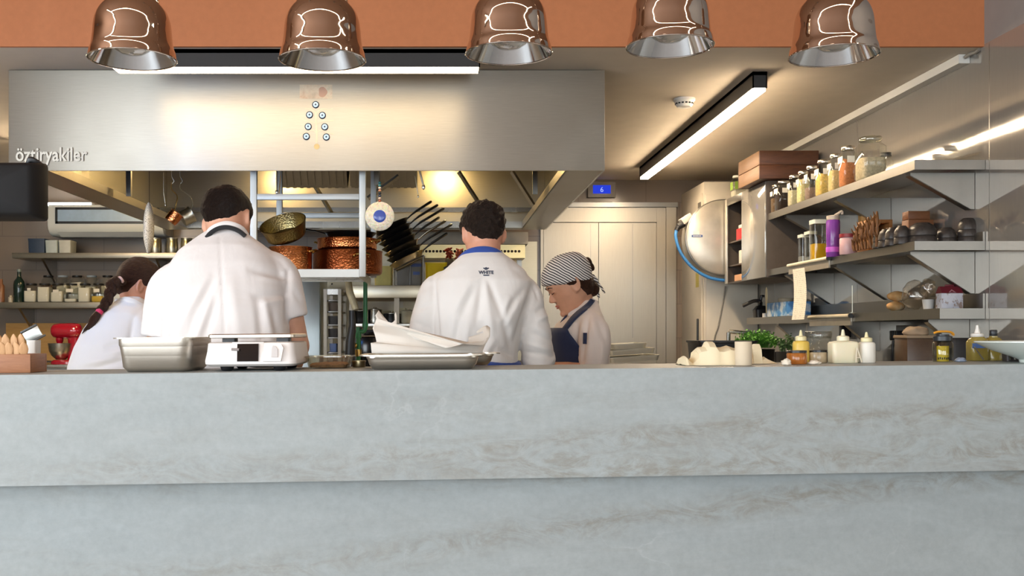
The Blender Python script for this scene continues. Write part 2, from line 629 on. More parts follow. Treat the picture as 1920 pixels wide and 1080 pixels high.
b = NB(); hb(b, HX1 - .012, HX1, HD0 + .0125, HD1, HZ, ZC - .004); obj('side_panel', b, STEEL_V, hood)
b = NB(); hb(b, HX0 + .013, HX1 - .013, HD1 - .012, HD1, HZ, ZC - .004); obj('rear_panel', b, steel('hood_inner_steel', 'b3ad9d', .34, .46, (1, 1, 30), 9), hood)
b = NB(); hb(b, HX0 + .013, HX1 - .013, HD0 + .013, HD1 - .013, ZC - .03, ZC - .005); obj('hood_ceiling', b, STEEL_DARK, hood)
for x0, x1 in ((HX0 + .013, HX0 + .2), (HX1 - .2, HX1 - .013)):
    b = NB()
    hb(b, x0, x1, HD0 + .013, HD1 - .013, HZ, HZ + .006)
    s = x1 if x0 < -1 else x0
    hb(b, s - .004, s + .004, HD0 + .013, HD1 - .013, HZ, HZ + .05)
    obj('gutter', b, steel('gutter_steel', 'a39d92', .25, .4, (1, 30, 1), 8), hood)
b = NB(); hb(b, HX0 + .2, HX1 - .2, HD1 - .14, HD1 - .013, HZ + .001, HZ + .007); hb(b, HX0 + .2, HX1 - .2, HD1 - .144, HD1 - .136, HZ, HZ + .05); obj('gutter', b, STEEL, hood)
# baffle filters: sloping panels in two banks down the middle of the hood
for k in range(2):
    cx = X(590, 6.8) + k * .46
    b = NB()
    for s in (-1, 1):
        Rm = rot(x=s * 48)
        cc = (cx - (HX0 + HX1) / 2, 1.55 + s * .2, .33)
        box(b, cc, (.44, .5, .015), Rm)
        for q in range(9):
            box(b, V(cc) + Rm @ V(((q - 4) * .047, 0, -.014)), (.022, .48, .014), Rm)
    obj('baffle_filter', b, STEEL_DARK, hood)
for px_, dd in ((242, 6.4), (1003, 6.3), (706, 5.9)):
    b = NB()
    xx = X(px_, dd) - (HX0 + HX1) / 2
    bx(b, xx - .015, xx + .015, dd - HD0 - .015, dd - HD0 + .015, .02, .5)
    box(b, (xx, dd - HD0, .505), (.16, .05, .03), rot(y=0))
    obj('strut', b, STEEL_DARK, hood)
hoodlamp = emit('hood_lamp_glow', 'ffd892', HOODL)
for (px_, py_, dd) in ((498, 352, 8.18), (1015, 358, 8.18)):
    pass
for xx in (X(500, 7.8), X(835, 7.8), X(250, 7.8)):
    b = NB()
    lathe(b, [(.001, .0), (.045, .0), (.05, .012), (.05, .04), (.001, .04)], 20, (xx - (HX0 + HX1) / 2, 7.8 - HD0, .46))
    obj('hood_lamp', b, hoodlamp, hood)
b = NB(); hb(b, HX0 + .02, HX1 - .02, 8.0, 8.05, Z(397, 8.0), Z(389, 8.0)); obj('rail', b, STEEL, hood)
for (pa, pb, dd) in (((572, 318), (622, 400), 7.2), ((960, 322), (1000, 385), 6.6), ((860, 322), (905, 392), 7.6), ((98, 322), (238, 372), 6.9), ((748, 330), (690, 372), 6.6)):
    b = NB(); o_ = V(((HX0 + HX1) / 2, HD0, HZ)); tube(b, [at(pa[0], pa[1], dd) - o_, at(pb[0], pb[1], dd) - o_], .016, 4); obj('brace', b, STEEL, hood)
# pressed letters along the lower left of the hood front
def text_bm(s, size, depth, font_w=1.0, align='LEFT', bold=0.0):
    cu = bpy.data.curves.new('t', 'FONT')
    cu.body = s; cu.size = size; cu.extrude = depth; cu.align_x = align; cu.offset = bold
    cu.resolution_u = 3
    o = bpy.data.objects.new('t', cu)
    COL.objects.link(o)
    bpy.context.view_layer.update()
    me = bpy.data.meshes.new_from_object(o.evaluated_get(bpy.context.evaluated_depsgraph_get()))
    bpy.data.objects.remove(o); bpy.data.curves.remove(cu)
    b = NB(); b.from_mesh(me); bpy.data.meshes.remove(me)
    return b
def place_text(b, M):
    for v_ in b.verts: v_.co = M @ v_.co
    return b
b = text_bm('öztiryakiler', .1, .0035, bold=.0015)
for v_ in b.verts: v_.co.x *= .80
place_text(b, Matrix.Translation((X(30, 5.26) - (HX0 + HX1) / 2, -.0042, Z(302, 5.26) - HZ)) @ rot(x=90).to_4x4())
obj('raised_lettering', b, hoodm, hood)
# ------------------------------------------------------------------ heat lamps over the pass
chrome = steel('polished_chrome', 'd6c8bc', .03, .06, (1, 1, 1), 3, 0.0)
chrome_in = steel('lamp_reflector', 'e4e6e8', .08, .12, (1, 1, 1), 30, .06)
copper_t = steel('copper_tinted_chrome', 'd09a78', .03, .06, (1, 1, 1), 3, 0.0)
bulb_m = thin('bulb_glass', 'ece9e2', .5, .02)


def pendant(label, px_, rim_y, wpx, d=2.76):
    R = .113
    c = at(px_, rim_y, d)
    t = thing('heat_lamp', label, 'pendant lamp', (c.x, d, c.z), group='chrome heat lamps over the counter')
    k = R
    prof = [(1.03 * k, 0), (1.0 * k, .02), (.955 * k, .035), (.925 * k, .06), (.905 * k, .085), (.875 * k, .106), (.80 * k, .128), (.68 * k, .146), (.60 * k, .153), (.3 * k, .156)]
    inn = [(.28 * k, .1545), (.59 * k, .1505), (.665 * k, .1435), (.785 * k, .126), (.86 * k, .105), (.89 * k, .085), (.91 * k, .06), (.94 * k, .036), (.985 * k, .021), (1.018 * k, .0004)]
    prof = [(max(p.x, .001), p.z) for p in smoothpath([(r_, 0, z_) for r_, z_ in prof], 6)]
    inn = [(max(p.x, .001), p.z) for p in smoothpath([(r_, 0, z_) for r_, z_ in inn], 4)]
    b = NB(); lathe(b, prof, 96, closed=True); sh = obj('shade', b, chrome, t, 60)
    b = NB(); lathe(b, inn, 64, closed=True); obj('reflector', b, chrome_in, sh, 60, fix=False)
    b = NB(); tube(b, [(1.024 * k * math.cos(a), 1.024 * k * math.sin(a), .001) for a in [2 * PI * q / 64 for q in range(64)]], .0022, 8, loop=True); obj('rim', b, chrome, sh)
    b = NB(); lathe(b, [(.3 * k, .152), (.6 * k, .153), (.615 * k, .158), (.615 * k, .172), (.6 * k, .178), (.42 * k, .18), (.4 * k, .186), (.4 * k, .24), (.34 * k, .25), (.1 * k, .252)], 48)
    obj('collar', b, chrome, t, 50)
    b = NB(); lathe(b, [(.001, .012), (.25 * k, .016), (.42 * k, .028), (.52 * k, .05), (.5 * k, .075), (.3 * k, .11), (.16 * k, .135), (.16 * k, .15), (.001, .15)], 32)
    obj('bulb', b, bulb_m, t, 60)
    zt = ZF - c.z
    b = NB(); tube(b, [(0, 0, .25), (0, 0, zt)], .006, 10); obj('stem', b, chrome, t)
    b = NB(); lathe(b, [(.001, zt - .03), (.05, zt - .028), (.055, zt - .002), (.001, zt)], 32); obj('canopy', b, chrome, t)
    return t


for i, (px_, ry, lb) in enumerate(((248.5, 112, 'leftmost of the five shiny bowl heat lamps, above the wooden cutlery box side'),
                                   (604.5, 113, 'second shiny bowl heat lamp from the left, above the white scale'),
                                   (954, 101, 'middle one of the five shiny bowl heat lamps, above the hood edge'),
                                   (1256, 88, 'highest hung shiny bowl heat lamp, fourth from the left'),
                                   (1563, 105, 'rightmost of the five shiny bowl heat lamps, near the steel wall'))):
    pendant(lb, px_, ry, 155)

# ------------------------------------------------------------------ things on the stone ledge
alu = steel('worn_pan_steel', 'ddd5c8', .3, .42, (1, 1, 12), 8, .02)
TILT = -CTS


def ledge(name, label, cat, px_, d, group=None):
    x = X(px_, d)
    t = thing(name, label, cat, (x, d, ctz(x) + .0006), group=group)
    t.rotation_euler = (0, TILT, 0)
    return t


# deep gastronorm pan
t = ledge('gastronorm_pan', 'deep steel food pan with rounded corners on the counter, left of the scale', 'pan', 313, 2.73)
def panloft(b, w, d, h, r, tl=.0012, flange=.012, taper=.03):
    o = [(w - taper * 1.1 - .02, d - taper * 1.1 - .02, r * .75, 0), (w - taper, d - taper, r, .012), (w - taper * .5, d - taper * .5, r, h * .62), (w - .006, d - .006, r, h * .70), (w, d, r, h * .78), (w, d, r, h - .003), (w + 2 * flange, d + 2 * flange, r + .008, h - .003), (w + 2 * flange, d + 2 * flange, r + .008, h)]
    i = [(w - 2 * tl, d - 2 * tl, r, h), (w - 2 * tl, d - 2 * tl, r, h * .78), (w - taper - 2 * tl, d - taper - 2 * tl, r, .014), (w - taper - .03, d - taper - .03, r * .7, tl * 2)]
    rloft(b, o + i, 6)
b = NB(); panloft(b, .192, .26, .088, .034, taper=.016); obj('pan_body', b, alu, t, 50)
# scale
t = ledge('kitchen_scale', 'white plastic weighing scale with steel platform and black display on the counter', 'scale', 487, 2.745)
whm = plain('scale_white', 'ece6e2', .38, var=.02)
b = NB()
rloft(b, [(.216, .262, .02, .012), (.234, .28, .02, .018), (.236, .28, .02, .026), (.226, .27, .018, .05), (.222, .262, .016, .071), (.212, .25, .014, .074)], 5)
obj('housing', b, whm, t, 40)
b = NB(); rloft(b, [(.218, .24, .014, .084), (.224, .246, .016, .086), (.224, .246, .016, .0925), (.216, .238, .014, .095)], 5); obj('platform', b, alu, t, 40)
for sx in (-.062, .078):
    b = NB(); rloft(b, [(.034, .04, .004, .074), (.034, .04, .004, .084)], 2, (sx, -.08, 0)); obj('platform_support', b, BLACK, t)
b = NB(); box(b, (-.005, -.1345, .0465), (.054, .012, .045), rot(x=-8)); obj('display', b, plain('display_black', '060607', .12), t)
b = NB(); box(b, (-.006, -.1315, .0465), (.082, .008, .056), rot(x=-8), .002); obj('display_bezel', b, whm, t)
b = NB()
M = Matrix.Translation((.058, -.1375, .046)) @ rot(x=82).to_4x4()
prism(b, [(-.024, -.022), (.022, -.022), (.028, .012), (.022, .022), (.002, .022), (-.006, .016)], .008, M); obj('key_cover', b, whm, t)
b = NB()
prism(b, [(-.006, -.014), (.01, -.014), (.01, .006), (.004, .014), (-.002, .016), (-.005, .008)], .003, Matrix.Translation((.062, -.1455, .049)) @ rot(x=82).to_4x4()); obj('key_recess', b, plain('scale_recess', 'c9c3c0', .4), t)
b = NB(); tube(b, [(-.045, -.146, .056), (-.026, -.146, .055)], .0035, 8); obj('level_knob', b, plain('grey_knob', '9c9492', .4), t)
for sx in (-.066, .07):
    for sy in (-.1, .1):
        b = NB(); lathe(b, [(.001, 0), (.012, 0), (.016, .004), (.018, .012), (.001, .016)], 20, (sx, sy, 0)); obj('foot', b, BLACK, t)
# clear tub
clearp = thin('clear_plastic', 'e9e6dd', .18, .08)
crumb = plain('brown_food_scraps', 'b98d5c', .8, var=.4, vs=90, bump=.6)
t = ledge('food_tub', 'low clear plastic tub with brown scraps beside the scale', 'tub', 619, 2.83)
b = NB()
rloft(b, [(.105, .13, .012, .0), (.118, .14, .014, .028), (.13, .152, .016, .03), (.13, .152, .016, .033), (.112, .136, .013, .031), (.1, .124, .011, .003)], 4)
obj('tub_body', b, clearp, t)
b = NB(); rloft(b, [(.094, .116, .01, .002), (.1, .124, .01, .009), (.09, .11, .01, .012), (.03, .04, .008, .015)], 4)
for v_ in b.verts: v_.co.z += .004 * noise.noise(v_.co * 80) if v_.co.z > .006 else 0
obj('scraps', b, crumb, t)
# small brass-lidded tin right of the tub
t = ledge('metal_tin', 'small low tin between the clear tub and the paper lined tray', 'tin', 673, 2.85)
b = NB(); lathe(b, [(.001, 0), (.017, 0), (.0185, .003), (.0185, .014), (.02, .015), (.02, .018), (.001, .019)], 28); obj('tin_body', b, steel('tin_metal', 'a59878', .25, .4), t)
# paper lined roasting trays
t = ledge('roasting_tray', 'shallow steel tray at the front, lined with white paper', 'tray', 794, 2.74)
b = NB(); panloft(b, .292, .24, .038, .035, flange=.018, taper=.014); obj('tray_body', b, alu, t, 50)
t2 = ledge('roasting_tray', 'second shallow steel tray behind the paper lined one, its rim showing right', 'tray', 838, 2.82)
b = NB(); panloft(b, .27, .14, .036, .03, flange=.018, taper=.014); obj('tray_body', b, alu, t2, 50)
t2.location.y = 2.985; t2.location.z = ctz(t2.location.x)
_p = NT('baking_paper')
_d = _p.n('ShaderNodeBsdfDiffuse'); _d.inputs[0].default_value = lin('f3ede4')
_q = _p.n('ShaderNodeBsdfTranslucent'); _q.inputs[0].default_value = lin('f3ede4')
_x = _p.n('ShaderNodeMixShader'); _x.inputs[0].default_value = .35
_p.l(_d.outputs[0], _x.inputs[1]); _p.l(_q.outputs[0], _x.inputs[2]); _p.l(_x.outputs[0], _p.out.inputs[0])
paper = _p.m
b = NB()
def sheet(b, front, back, nseg=6):
    """curled sheet between a front and a back outline (same count)"""
    n = len(front)
    g = [[b.verts.new(V(front[i]).lerp(V(back[i]), j / nseg) + V((0, 0, -.018 * math.sin(PI * j / nseg)))) for j in range(nseg + 1)] for i in range(n)]
    for i in range(n - 1):
        for j in range(nseg):
            b.faces.new((g[i][j], g[i + 1][j], g[i + 1][j + 1], g[i][j + 1]))
def lp(px_, py, dy):       # local point of the tray from a measured outline, dy = depth behind the tray centre
    d = 2.74 + dy
    w_ = at(px_, py, d)
    return (w_.x - t.location.x, dy, w_.z - t.location.z)
# left wing stands up in two peaks
ol = [(694, 643), (706, 641), (707, 626), (699, 615), (706, 598), (711, 582), (720, 592), (731, 607), (743, 600), (741, 585), (744, 590), (743, 622), (761, 633)]
def fan(b, pts, thick=.0007):
    pass
def panel(b, ol, d_of):
    """stiff paper panel: outline in picture units with its own depth per point, given a thin body"""
    P = [V(lp(x, y, d_of(x, y))) for x, y in ol]
    vs_ = [b.verts.new(p) for p in P]
    f_ = b.faces.new(vs_)
    bmesh.ops.triangulate(b, faces=[f_], ngon_method='EAR_CLIP')
b1 = NB()
panel(b1, [(697, 662), (695, 643), (706, 641), (703, 628), (699, 615), (704, 603), (706, 597), (704, 591), (710, 582), (721, 595), (731, 607), (736, 616), (744, 622), (752, 628), (759, 633), (775, 636), (800, 640), (820, 648), (836, 653), (850, 650), (868, 645), (890, 641), (905, 640), (915, 632), (912, 640), (906, 648), (905, 662)],
      lambda x, y: -.085 + .03 * math.sin((x - 690) / 36) + (662 - y) * .0006 + (.03 if x > 870 else 0))
panel(b1, [(729, 640), (731, 607), (737, 604), (741, 600), (740, 590), (742, 585), (744, 592), (744, 622), (741, 640)], lambda x, y: .06 + (640 - y) * .0004)
panel(b1, [(850, 662), (836, 655), (860, 649), (878, 640), (878, 632), (893, 628), (905, 624), (906, 621), (894, 625), (893, 622), (906, 612), (913, 610), (919, 614), (919, 630), (910, 646), (903, 662)],
      lambda x, y: .02 + (662 - y) * .0010)
bmesh.ops.subdivide_edges(b1, edges=b1.edges[:], cuts=2, use_grid_fill=True)
for v_ in b1.verts:
    v_.co += V((0, .003 * noise.noise(v_.co * 14), .0))
o = obj('baking_paper', b1, paper, None, 60)
o.location = t.location
tag(o, 'crumpled white baking paper standing up out of the front steel tray', 'paper')
md = o.modifiers.new('thick', 'SOLIDIFY'); md.thickness = .0012
# flat part of the paper lying in the tray
# cutlery box
boxw = wood('box_wood', '8f5c3d', 'b27c55', 5, (1, 1, 9), .5, .08)
forkw = wood('pale_spatula_wood', 'b98a58', 'd6a878', 8, (6, 6, 1), .55, .06)
t = ledge('wooden_box', 'brown wooden box holding wooden spoons at the left end of the counter', 'box', 22, 2.68)
w_, d_, h_ = .142, .11, .048
b = NB()
bx(b, -w_ / 2, w_ / 2, -d_ / 2, -d_ / 2 + .008, 0, h_, .001); obj('side_panel', b, boxw, t)
b = NB(); bx(b, -w_ / 2, w_ / 2, d_ / 2 - .008, d_ / 2, 0, h_, .001); obj('side_panel', b, boxw, t)
for s in (-1, 1):
    b = NB(); bx(b, s * w_ / 2 - s * .008, s * w_ / 2, -d_ / 2 + .0085, d_ / 2 - .0085, 0, h_, .001); obj('end_panel', b, boxw, t)
b = NB(); bx(b, -w_ / 2 + .009, w_ / 2 - .009, -d_ / 2 + .009, d_ / 2 - .009, 0.0005, .006); obj('bottom', b, boxw, t)
def spoon_bm(h=.092):
    b = NB()
    pr = [(0, .0055), (.25, .006), (.42, .0045), (.5, .0055), (.62, .0105), (.75, .0118), (.88, .0095), (.96, .005), (1, .0012)]
    rings(b, [[V((wd * math.cos(a), .0016 * math.sin(a) + .002 * math.sin(f * 3), f * h)) for a in [2 * PI * q / 12 for q in range(12)]] for f, wd in pr])
    return b
sp0 = None
tb = t
bs = t.location
rows = [(-.038, [-12, 4, 22, 40, 58], 0, .080), (.0, [-8, 8, 25, 42, 58], 1, .100)]
places = []
for k, x_ in enumerate((-.064, -.046, -.028, -.009, .009, .027, .046)): places.append((x_, -.036, .081, 'front'))
for k, x_ in enumerate((-.056, -.038, -.02, -.001, .018)): places.append((x_, .005, .102, 'back'))
names_ = {'front': ['first', 'second', 'third', 'fourth', 'fifth', 'sixth', 'seventh'], 'back': ['first', 'second', 'third', 'fourth', 'fifth']}
cnt_ = {'front': 0, 'back': 0}
for (x_, y_, h, row) in places:
    i_ = cnt_[row]; cnt_[row] += 1
    lb = '%s wooden spoon from the left in the %s row of the cutlery box' % (names_[row][i_], row)
    if sp0 is None:
        sp0 = obj('wooden_spoon', spoon_bm(.1), forkw, None, 60)
        o = sp0
    else:
        o = sp0.copy(); COL.objects.link(o)
    tag(o, lb, 'spoon', 'wooden spoons in the cutlery box')
    o.location = bs + V((x_, y_, .0065 + CTS * x_))
    o.scale = (1, 1, (h - .008) / .1)
    o.rotation_euler = (0, random.uniform(-.05, .05), random.uniform(-.3, .3))
# white bowl at the right end
porc = plain('pale_glazed_porcelain', 'dfe6de', .12, var=.01)
x = X(1960, 2.72)
t = thing('serving_bowl', 'wide white footed bowl at the right end of the counter', 'bowl', (x, 2.72, ctz(x)))
b = NB(); lathe(b, [(.001, .003), (.05, .003), (.05, 0), (.06, 0), (.062, .008), (.085, .018), (.13, .034), (.163, .052), (.169, .055), (.169, .058), (.162, .0575), (.125, .041), (.08, .025), (.001, .013)], 64)
obj('bowl_body', b, porc, t, 50)
t.rotation_euler = (0, TILT, 0); t.location.z += .0008
# ------------------------------------------------------------------ people
def to_bm_remeshed(bm, voxel, smooth=3):
    bmesh.ops.recalc_face_normals(bm, faces=bm.faces)
    me = bpy.data.meshes.new('tmp'); bm.to_mesh(me); bm.free()
    o = bpy.data.objects.new('tmp', me); COL.objects.link(o)
    m = o.modifiers.new('r', 'REMESH'); m.mode = 'VOXEL'; m.voxel_size = voxel; m.adaptivity = 0
    if smooth:
        s = o.modifiers.new('s', 'SMOOTH'); s.factor = .5; s.iterations = smooth
    bpy.context.view_layer.update()
    ev = o.evaluated_get(bpy.context.evaluated_depsgraph_get())
    r = bpy.data.meshes.new_from_object(ev)
    bpy.data.objects.remove(o); bpy.data.meshes.remove(me)
    b = NB(); b.from_mesh(r); bpy.data.meshes.remove(r)
    b.normal_update()
    return b


def ell(c, hw, hd, e=2.5, n=28, pitch=0.0, yaw=0.0):
    R = rot(x=pitch, z=yaw) if not yaw else (rot(z=yaw) @ rot(x=pitch))
    out = []
    for k in range(n):
        a = 2 * PI * k / n
        x = math.copysign(abs(math.cos(a)) ** (2 / e), math.cos(a)) * hw
        y = math.copysign(abs(math.sin(a)) ** (2 / e), math.sin(a)) * hd
        out.append(V(c) + R @ V((x, y, 0)))
    return out


HEAD = np.array([  # z, front, back, half width
    (-.121, .050, .010, .012), (-.117, .068, .000, .026), (-.110, .080, -.012, .036), (-.100, .0845, -.028, .045), (-.085, .084, -.048, .054), (-.070, .0845, -.062, .0605),
    (-.055, .0865, -.072, .065), (-.040, .0865, -.081, .069), (-.020, .086, -.091, .0725), (.000, .0855, -.097, .0745), (.018, .0935, -.100, .0755), (.040, .0925, -.100, .0755),
    (.060, .087, -.096, .073), (.080, .074, -.086, .066), (.097, .054, -.070, .053), (.109, .030, -.048, .036), (.116, .006, -.026, .018), (.118, -.009, -.011, .002)])


def head_pt(z, a):
    """a: 0 = right (+x), 90 = face (+y)"""
    fr, bk, hw = (np.interp(z, HEAD[:, 0], HEAD[:, i]) for i in (1, 2, 3))
    y0 = np.interp(z, (-.121, -.1, -.06, .0, .118), (.03, .012, .0, -.008, -.01))
    c, s = math.cos(a), math.sin(a)
    e = 2.25 if s < 0 else np.interp(z, (-.12, -.06, 0, .06), (1.85, 1.95, 2.25, 2.3))
    x = math.copysign(abs(c) ** (2 / e), c) * hw
    y = y0 + (math.copysign(abs(s) ** (2 / e), s) * ((fr - y0) if s > 0 else (y0 - bk)))
    return V((x, y, z))


def head_surface(bm, M, n=56, zs=None, off=None):
    zs = zs if zs is not None else HEAD[:, 0]
    rs = []
    for z in zs:
        r = []
        for k in range(n):
            a = 2 * PI * k / n
            p = head_pt(float(z), a)
            if off:
                o = off(p, a)
                q = p - V((0, -.005, .0))
                p = p + q.normalized() * o
            r.append(M @ p)
        rs.append(r)
    rings(bm, rs)


def add_head(bm, M, female=False):
    head_surface(bm, M)
    s = .9 if female else 1.0
    def T(p): return M @ V(p)
    # nose
    rs = []
    for (y, z, w, h) in ((.082, .012, .006, .008), (.092, .002, .0065, .009), (.1, -.012, .008, .011), (.107, -.025, .011, .012), (.110, -.033, .0135, .011), (.103, -.0395, .0135, .007), (.088, -.043, .010, .005)):
        rs.append([T((w * s * math.cos(q), y - .008 + h * .9 * math.sin(q), z + .0)) for q in [2 * PI * k / 14 for k in range(14)]])
    rings(bm, rs)
    for sx in (-1, 1):
        ball(bm, T((sx * .0105 * s, .0915, -.035)), .0075, n=8)
        ball(bm, T((sx * .031, .078, .004)), .0135, (1.05, .8, .72), 10, M.to_3x3())     # lid over eye
        tube(bm, [T((sx * .012, .0895, .020)), T((sx * .03, .0880, .0235)), T((sx * .046, .0755, .018))], [.005, .0055, .004], 8)
        # ear
        er = M.to_3x3() @ rot(z=sx * 24, x=10)
        e0 = T((sx * .0755, -.012, -.006))
        ball(bm, e0, .030, (.26, .58, 1.05), 12, er)
        loop_ = [e0 + er @ V((sx * .007, .017 * math.cos(q), .029 * math.sin(q) + .001)) for q in [2 * PI * k / 18 for k in range(18)]]
        tube(bm, loop_, .0045, 8, loop=True)
        ball(bm, e0 + er @ V((sx * .003, .006, -.028)), .009, (.6, .8, 1), 8, er)
    tube(bm, [T((-.022, .079, -.061)), T((-.009, .0865, -.0585)), T((0, .0875, -.0595)), T((.009, .0865, -.0585)), T((.022, .079, -.061))], [.002, .0048, .0045, .0048, .002], 8)
    tube(bm, [T((-.020, .079, -.0655)), T((0, .0865, -.0695)), T((.020, .079, -.0655))], [.002, .0055, .002], 8)
    ball(bm, T((0, .0800, -.103)), .0155, (1.2, .8, .9), 10, M.to_3x3())


def hair_mesh(bm, M, line, thick, curl=0.0, cs=60, edge=.016, n=96, hollow=None, bulge=None):
    zs = np.concatenate([np.linspace(-.119, .09, 60), np.linspace(.093, .118, 16)])
    ang = sorted(line)
    def off(p, a):
        phi = abs(((math.degrees(a) - 90 + 180) % 360) - 180)
        h = np.interp(phi, ang, [line[k] for k in ang])
        t = min(1, max(0, (p.z - h + edge) / (2 * edge)))
        t = t * t * (3 - 2 * t)
        th = thick * (1 + (bulge(p, phi) if bulge else 0))
        c = 0
        if curl:
            c = curl * (noise.noise(p * cs) + .5 * noise.noise(p * cs * 2.3))
        return -.006 + t * (.006 + th + c)
    head_surface(bm, M, n, zs, off)


def limb(bm, pts, rs, n=18, k=5):
    P = smoothpath(pts, k)
    R = []
    for i in range(len(rs) - 1):
        R += [rs[i] + (rs[i + 1] - rs[i]) * (j / k) for j in range(k)]
    R.append(rs[-1])
    tube(bm, P, R, n)
    ball(bm, P[-1], R[-1], n=8); ball(bm, P[0], R[0], n=8)


def add_hand(bm, wrist, fwd, up, side=1, curl=.5):
    """palm and five bent fingers; side = +1 thumb towards fwd x up"""
    f = V(fwd).normalized(); u = V(up); u = (u - f * u.dot(f)).normalized(); s = f.cross(u) * side
    w = V(wrist)
    secs = []
    for (a, hw, ht) in ((-.01, .024, .018), (.02, .030, .016), (.05, .039, .014), (.082, .041, .012), (.092, .034, .009)):
        c = w + f * a
        secs.append([c + s * (hw * math.cos(q)) + u * (ht * math.sin(q)) for q in [2 * PI * k / 16 for k in range(16)]])
    rings(bm, secs)
    for i, (o, L) in enumerate(((.031, .070), (.0105, .078), (-.0105, .073), (-.031, .058))):
        p = w + f * .08 + s * o
        pts, ang = [p], .15
        for j, q in enumerate((.42, .33, .25)):
            ang += curl * (.55 + .1 * j)
            p = p + (f * math.cos(ang) - u * math.sin(ang) + s * (o * 1.2)) .normalized() * L * q
            pts.append(p)
        tube(bm, smoothpath(pts, 3), [.0088, .0088, .0086, .0084, .0082, .008, .0078, .0074, .0066, .005][:len(smoothpath(pts, 3))], 10)
    p = w + f * .025 + s * .026
    tube(bm, smoothpath([p, p + s * .022 + f * .022 - u * .006, p + s * .032 + f * .05 - u * .014, p + s * .03 + f * .072 - u * .022], 3), [.013, .0125, .012, .011, .0105, .0098, .009, .008, .0065, .005], 10)


def fold(b, folds, cut=.15):
    """press creases into the cloth; each is a segment seen from the dining side: x0,y0,x1,y1,width,depth"""
    for v_ in b.verts:
        n_ = v_.normal
        if n_.y > cut: continue
        x_ = CX + v_.co.x * F / v_.co.y
        y_ = CY + (CZ - v_.co.z) * F / v_.co.y
        d = 0
        for (x0, y0, x1, y1, w_, a_) in folds:
            dx, dy = x1 - x0, y1 - y0
            L2 = dx * dx + dy * dy
            t = ((x_ - x0) * dx + (y_ - y0) * dy) / L2
            if t < -.15 or t > 1.15: continue
            tt = min(1, max(0, t))
            q = math.hypot(x_ - x0 - dx * tt, y_ - y0 - dy * tt) / w_
            if q > 2.6: continue
            d += a_ * math.exp(-q * q) * (1 - .6 * abs(2 * tt - 1) ** 3)
        if d: v_.co += n_ * d


def ripple(b, amp, sc, stretch=(1, 1, .5)):
    for v_ in b.verts:
        p = V((v_.co.x * stretch[0], v_.co.y * stretch[1], v_.co.z * stretch[2])) * sc
        v_.co += v_.normal * amp * (noise.noise(p) + .5 * noise.noise(p * 2.1))


def local(b, root):
    for v_ in b.verts: v_.co -= root.location
    return b


def skin(name, c):
    t = NT(name)
    v = t.tc()
    c = lin(c)
    col = t.ramp(t.noise(v, 22, 4), [(.3, tuple(x * .92 for x in c[:3])), (.7, tuple(min(1, x * 1.05) for x in c[:3]))])
    b = t.bsdf(col, .5, 0, t.noise(v, 260, 3), .12, .002, Subsurface_Weight=.12, Subsurface_Scale=.02)
    b.inputs['Subsurface Radius'].default_value = (1, .35, .2)
    return t.m


def hair_mat(name, c1, c2, sc=(30, 30, 6), bstr=.9, rough=.5):
    t = NT(name)
    n1 = t.noise(t.tc(scale=sc), 9, 6, .7, .8)
    n2 = t.noise(t.tc(scale=sc), 26, 4, .7, .5)
    t.bsdf(t.ramp(n1, [(.3, lin(c1)), (.72, lin(c2))]), rough, 0, t.math('ADD', n1, n2), bstr, .01, Specular_IOR_Level=.25)
    return t.m


SKIN_A = skin('skin_fair', 'dca68a')
SKIN_B = skin('skin_warm', 'd89c80')
SKIN_C = skin('skin_olive', 'd7a283')
HAIR_A = hair_mat('hair_dark_brown', '150d0a', '2e1e16')
HAIR_B = hair_mat('hair_dark_curls', '1a130f', '3f3027', (14, 14, 14))
HAIR_C = hair_mat('hair_chestnut', '2a1812', '5b3a28', (8, 8, 30))
WHITE = cloth('white_chef_cotton', 'f0ebe9', .02, .82)
WHITE2 = cloth('white_drill', 'e9e4df', .02, .82)
CREAM = cloth('cream_tunic', 'efe3da', .02, .82)
NAVY = cloth('navy_apron_cloth', '1f2c4e', .1, .8)
BLUE = cloth('royal_blue_tape', '2b4a9a', .1, .8)
BLK = cloth('black_cloth', '17171a', .1, .8)
TROU = cloth('dark_trousers', '26262b', .1, .85)
SHOE = plain('black_shoe_leather', '131313', .4)


def legs(b_body, b_tr, hip, spread, foot_y, r0=.088):
    """hip centre; legs run to the floor"""
    feet = []
    for s in (-1, 1):
        h = V(hip) + V((s * .085, 0, 0))
        k = V((hip[0] + s * (spread * .8), hip[1] + .03, .5))
        a = V((hip[0] + s * spread, hip[1] + foot_y, .09))
        limb(b_body, [h, k, a], [r0 - .018, .048, .036])
        limb(b_tr, [h + V((0, 0, .02)), (h + k) / 2, k, a + V((0, 0, -.02))], [r0 + .012, r0, .066, .062])
        tube(b_body, [a, a + V((0, .03, -.055)), a + V((0, .13, -.06))], [.034, .036, .026], 12)
        feet.append(a)
    return feet


def shoes(root, feet, rz=0):
    for a in feet:
        b = NB()
        R = rot(z=rz)
        rs = []
        for (y, hw, h) in ((-.07, .02, .05), (-.055, .034, .085), (0, .04, .085), (.07, .044, .065), (.14, .045, .045), (.19, .034, .032), (.205, .015, .02)):
            rs.append([V((a.x, a.y, 0)) + R @ V((hw * math.cos(q), y, max(0, h * .5 + h * .5 * math.sin(q) * 1.15))) for q in [2 * PI * k / 16 for k in range(16)]])
        rings(b, rs)
        obj('shoe', local(b, root), SHOE, root)


def torso(b, rows, e=2.6, dy=0.0, k=1.0, yaw=0):
    """rows: px, py, depth, half width in m, half depth in m, pitch"""
    rings(b, [ell(at(r[0], r[1], r[2]) + V((0, dy, 0)), r[3] * k, r[4] * k, e, 36, r[5] if len(r) > 5 else 0, yaw) for r in rows])


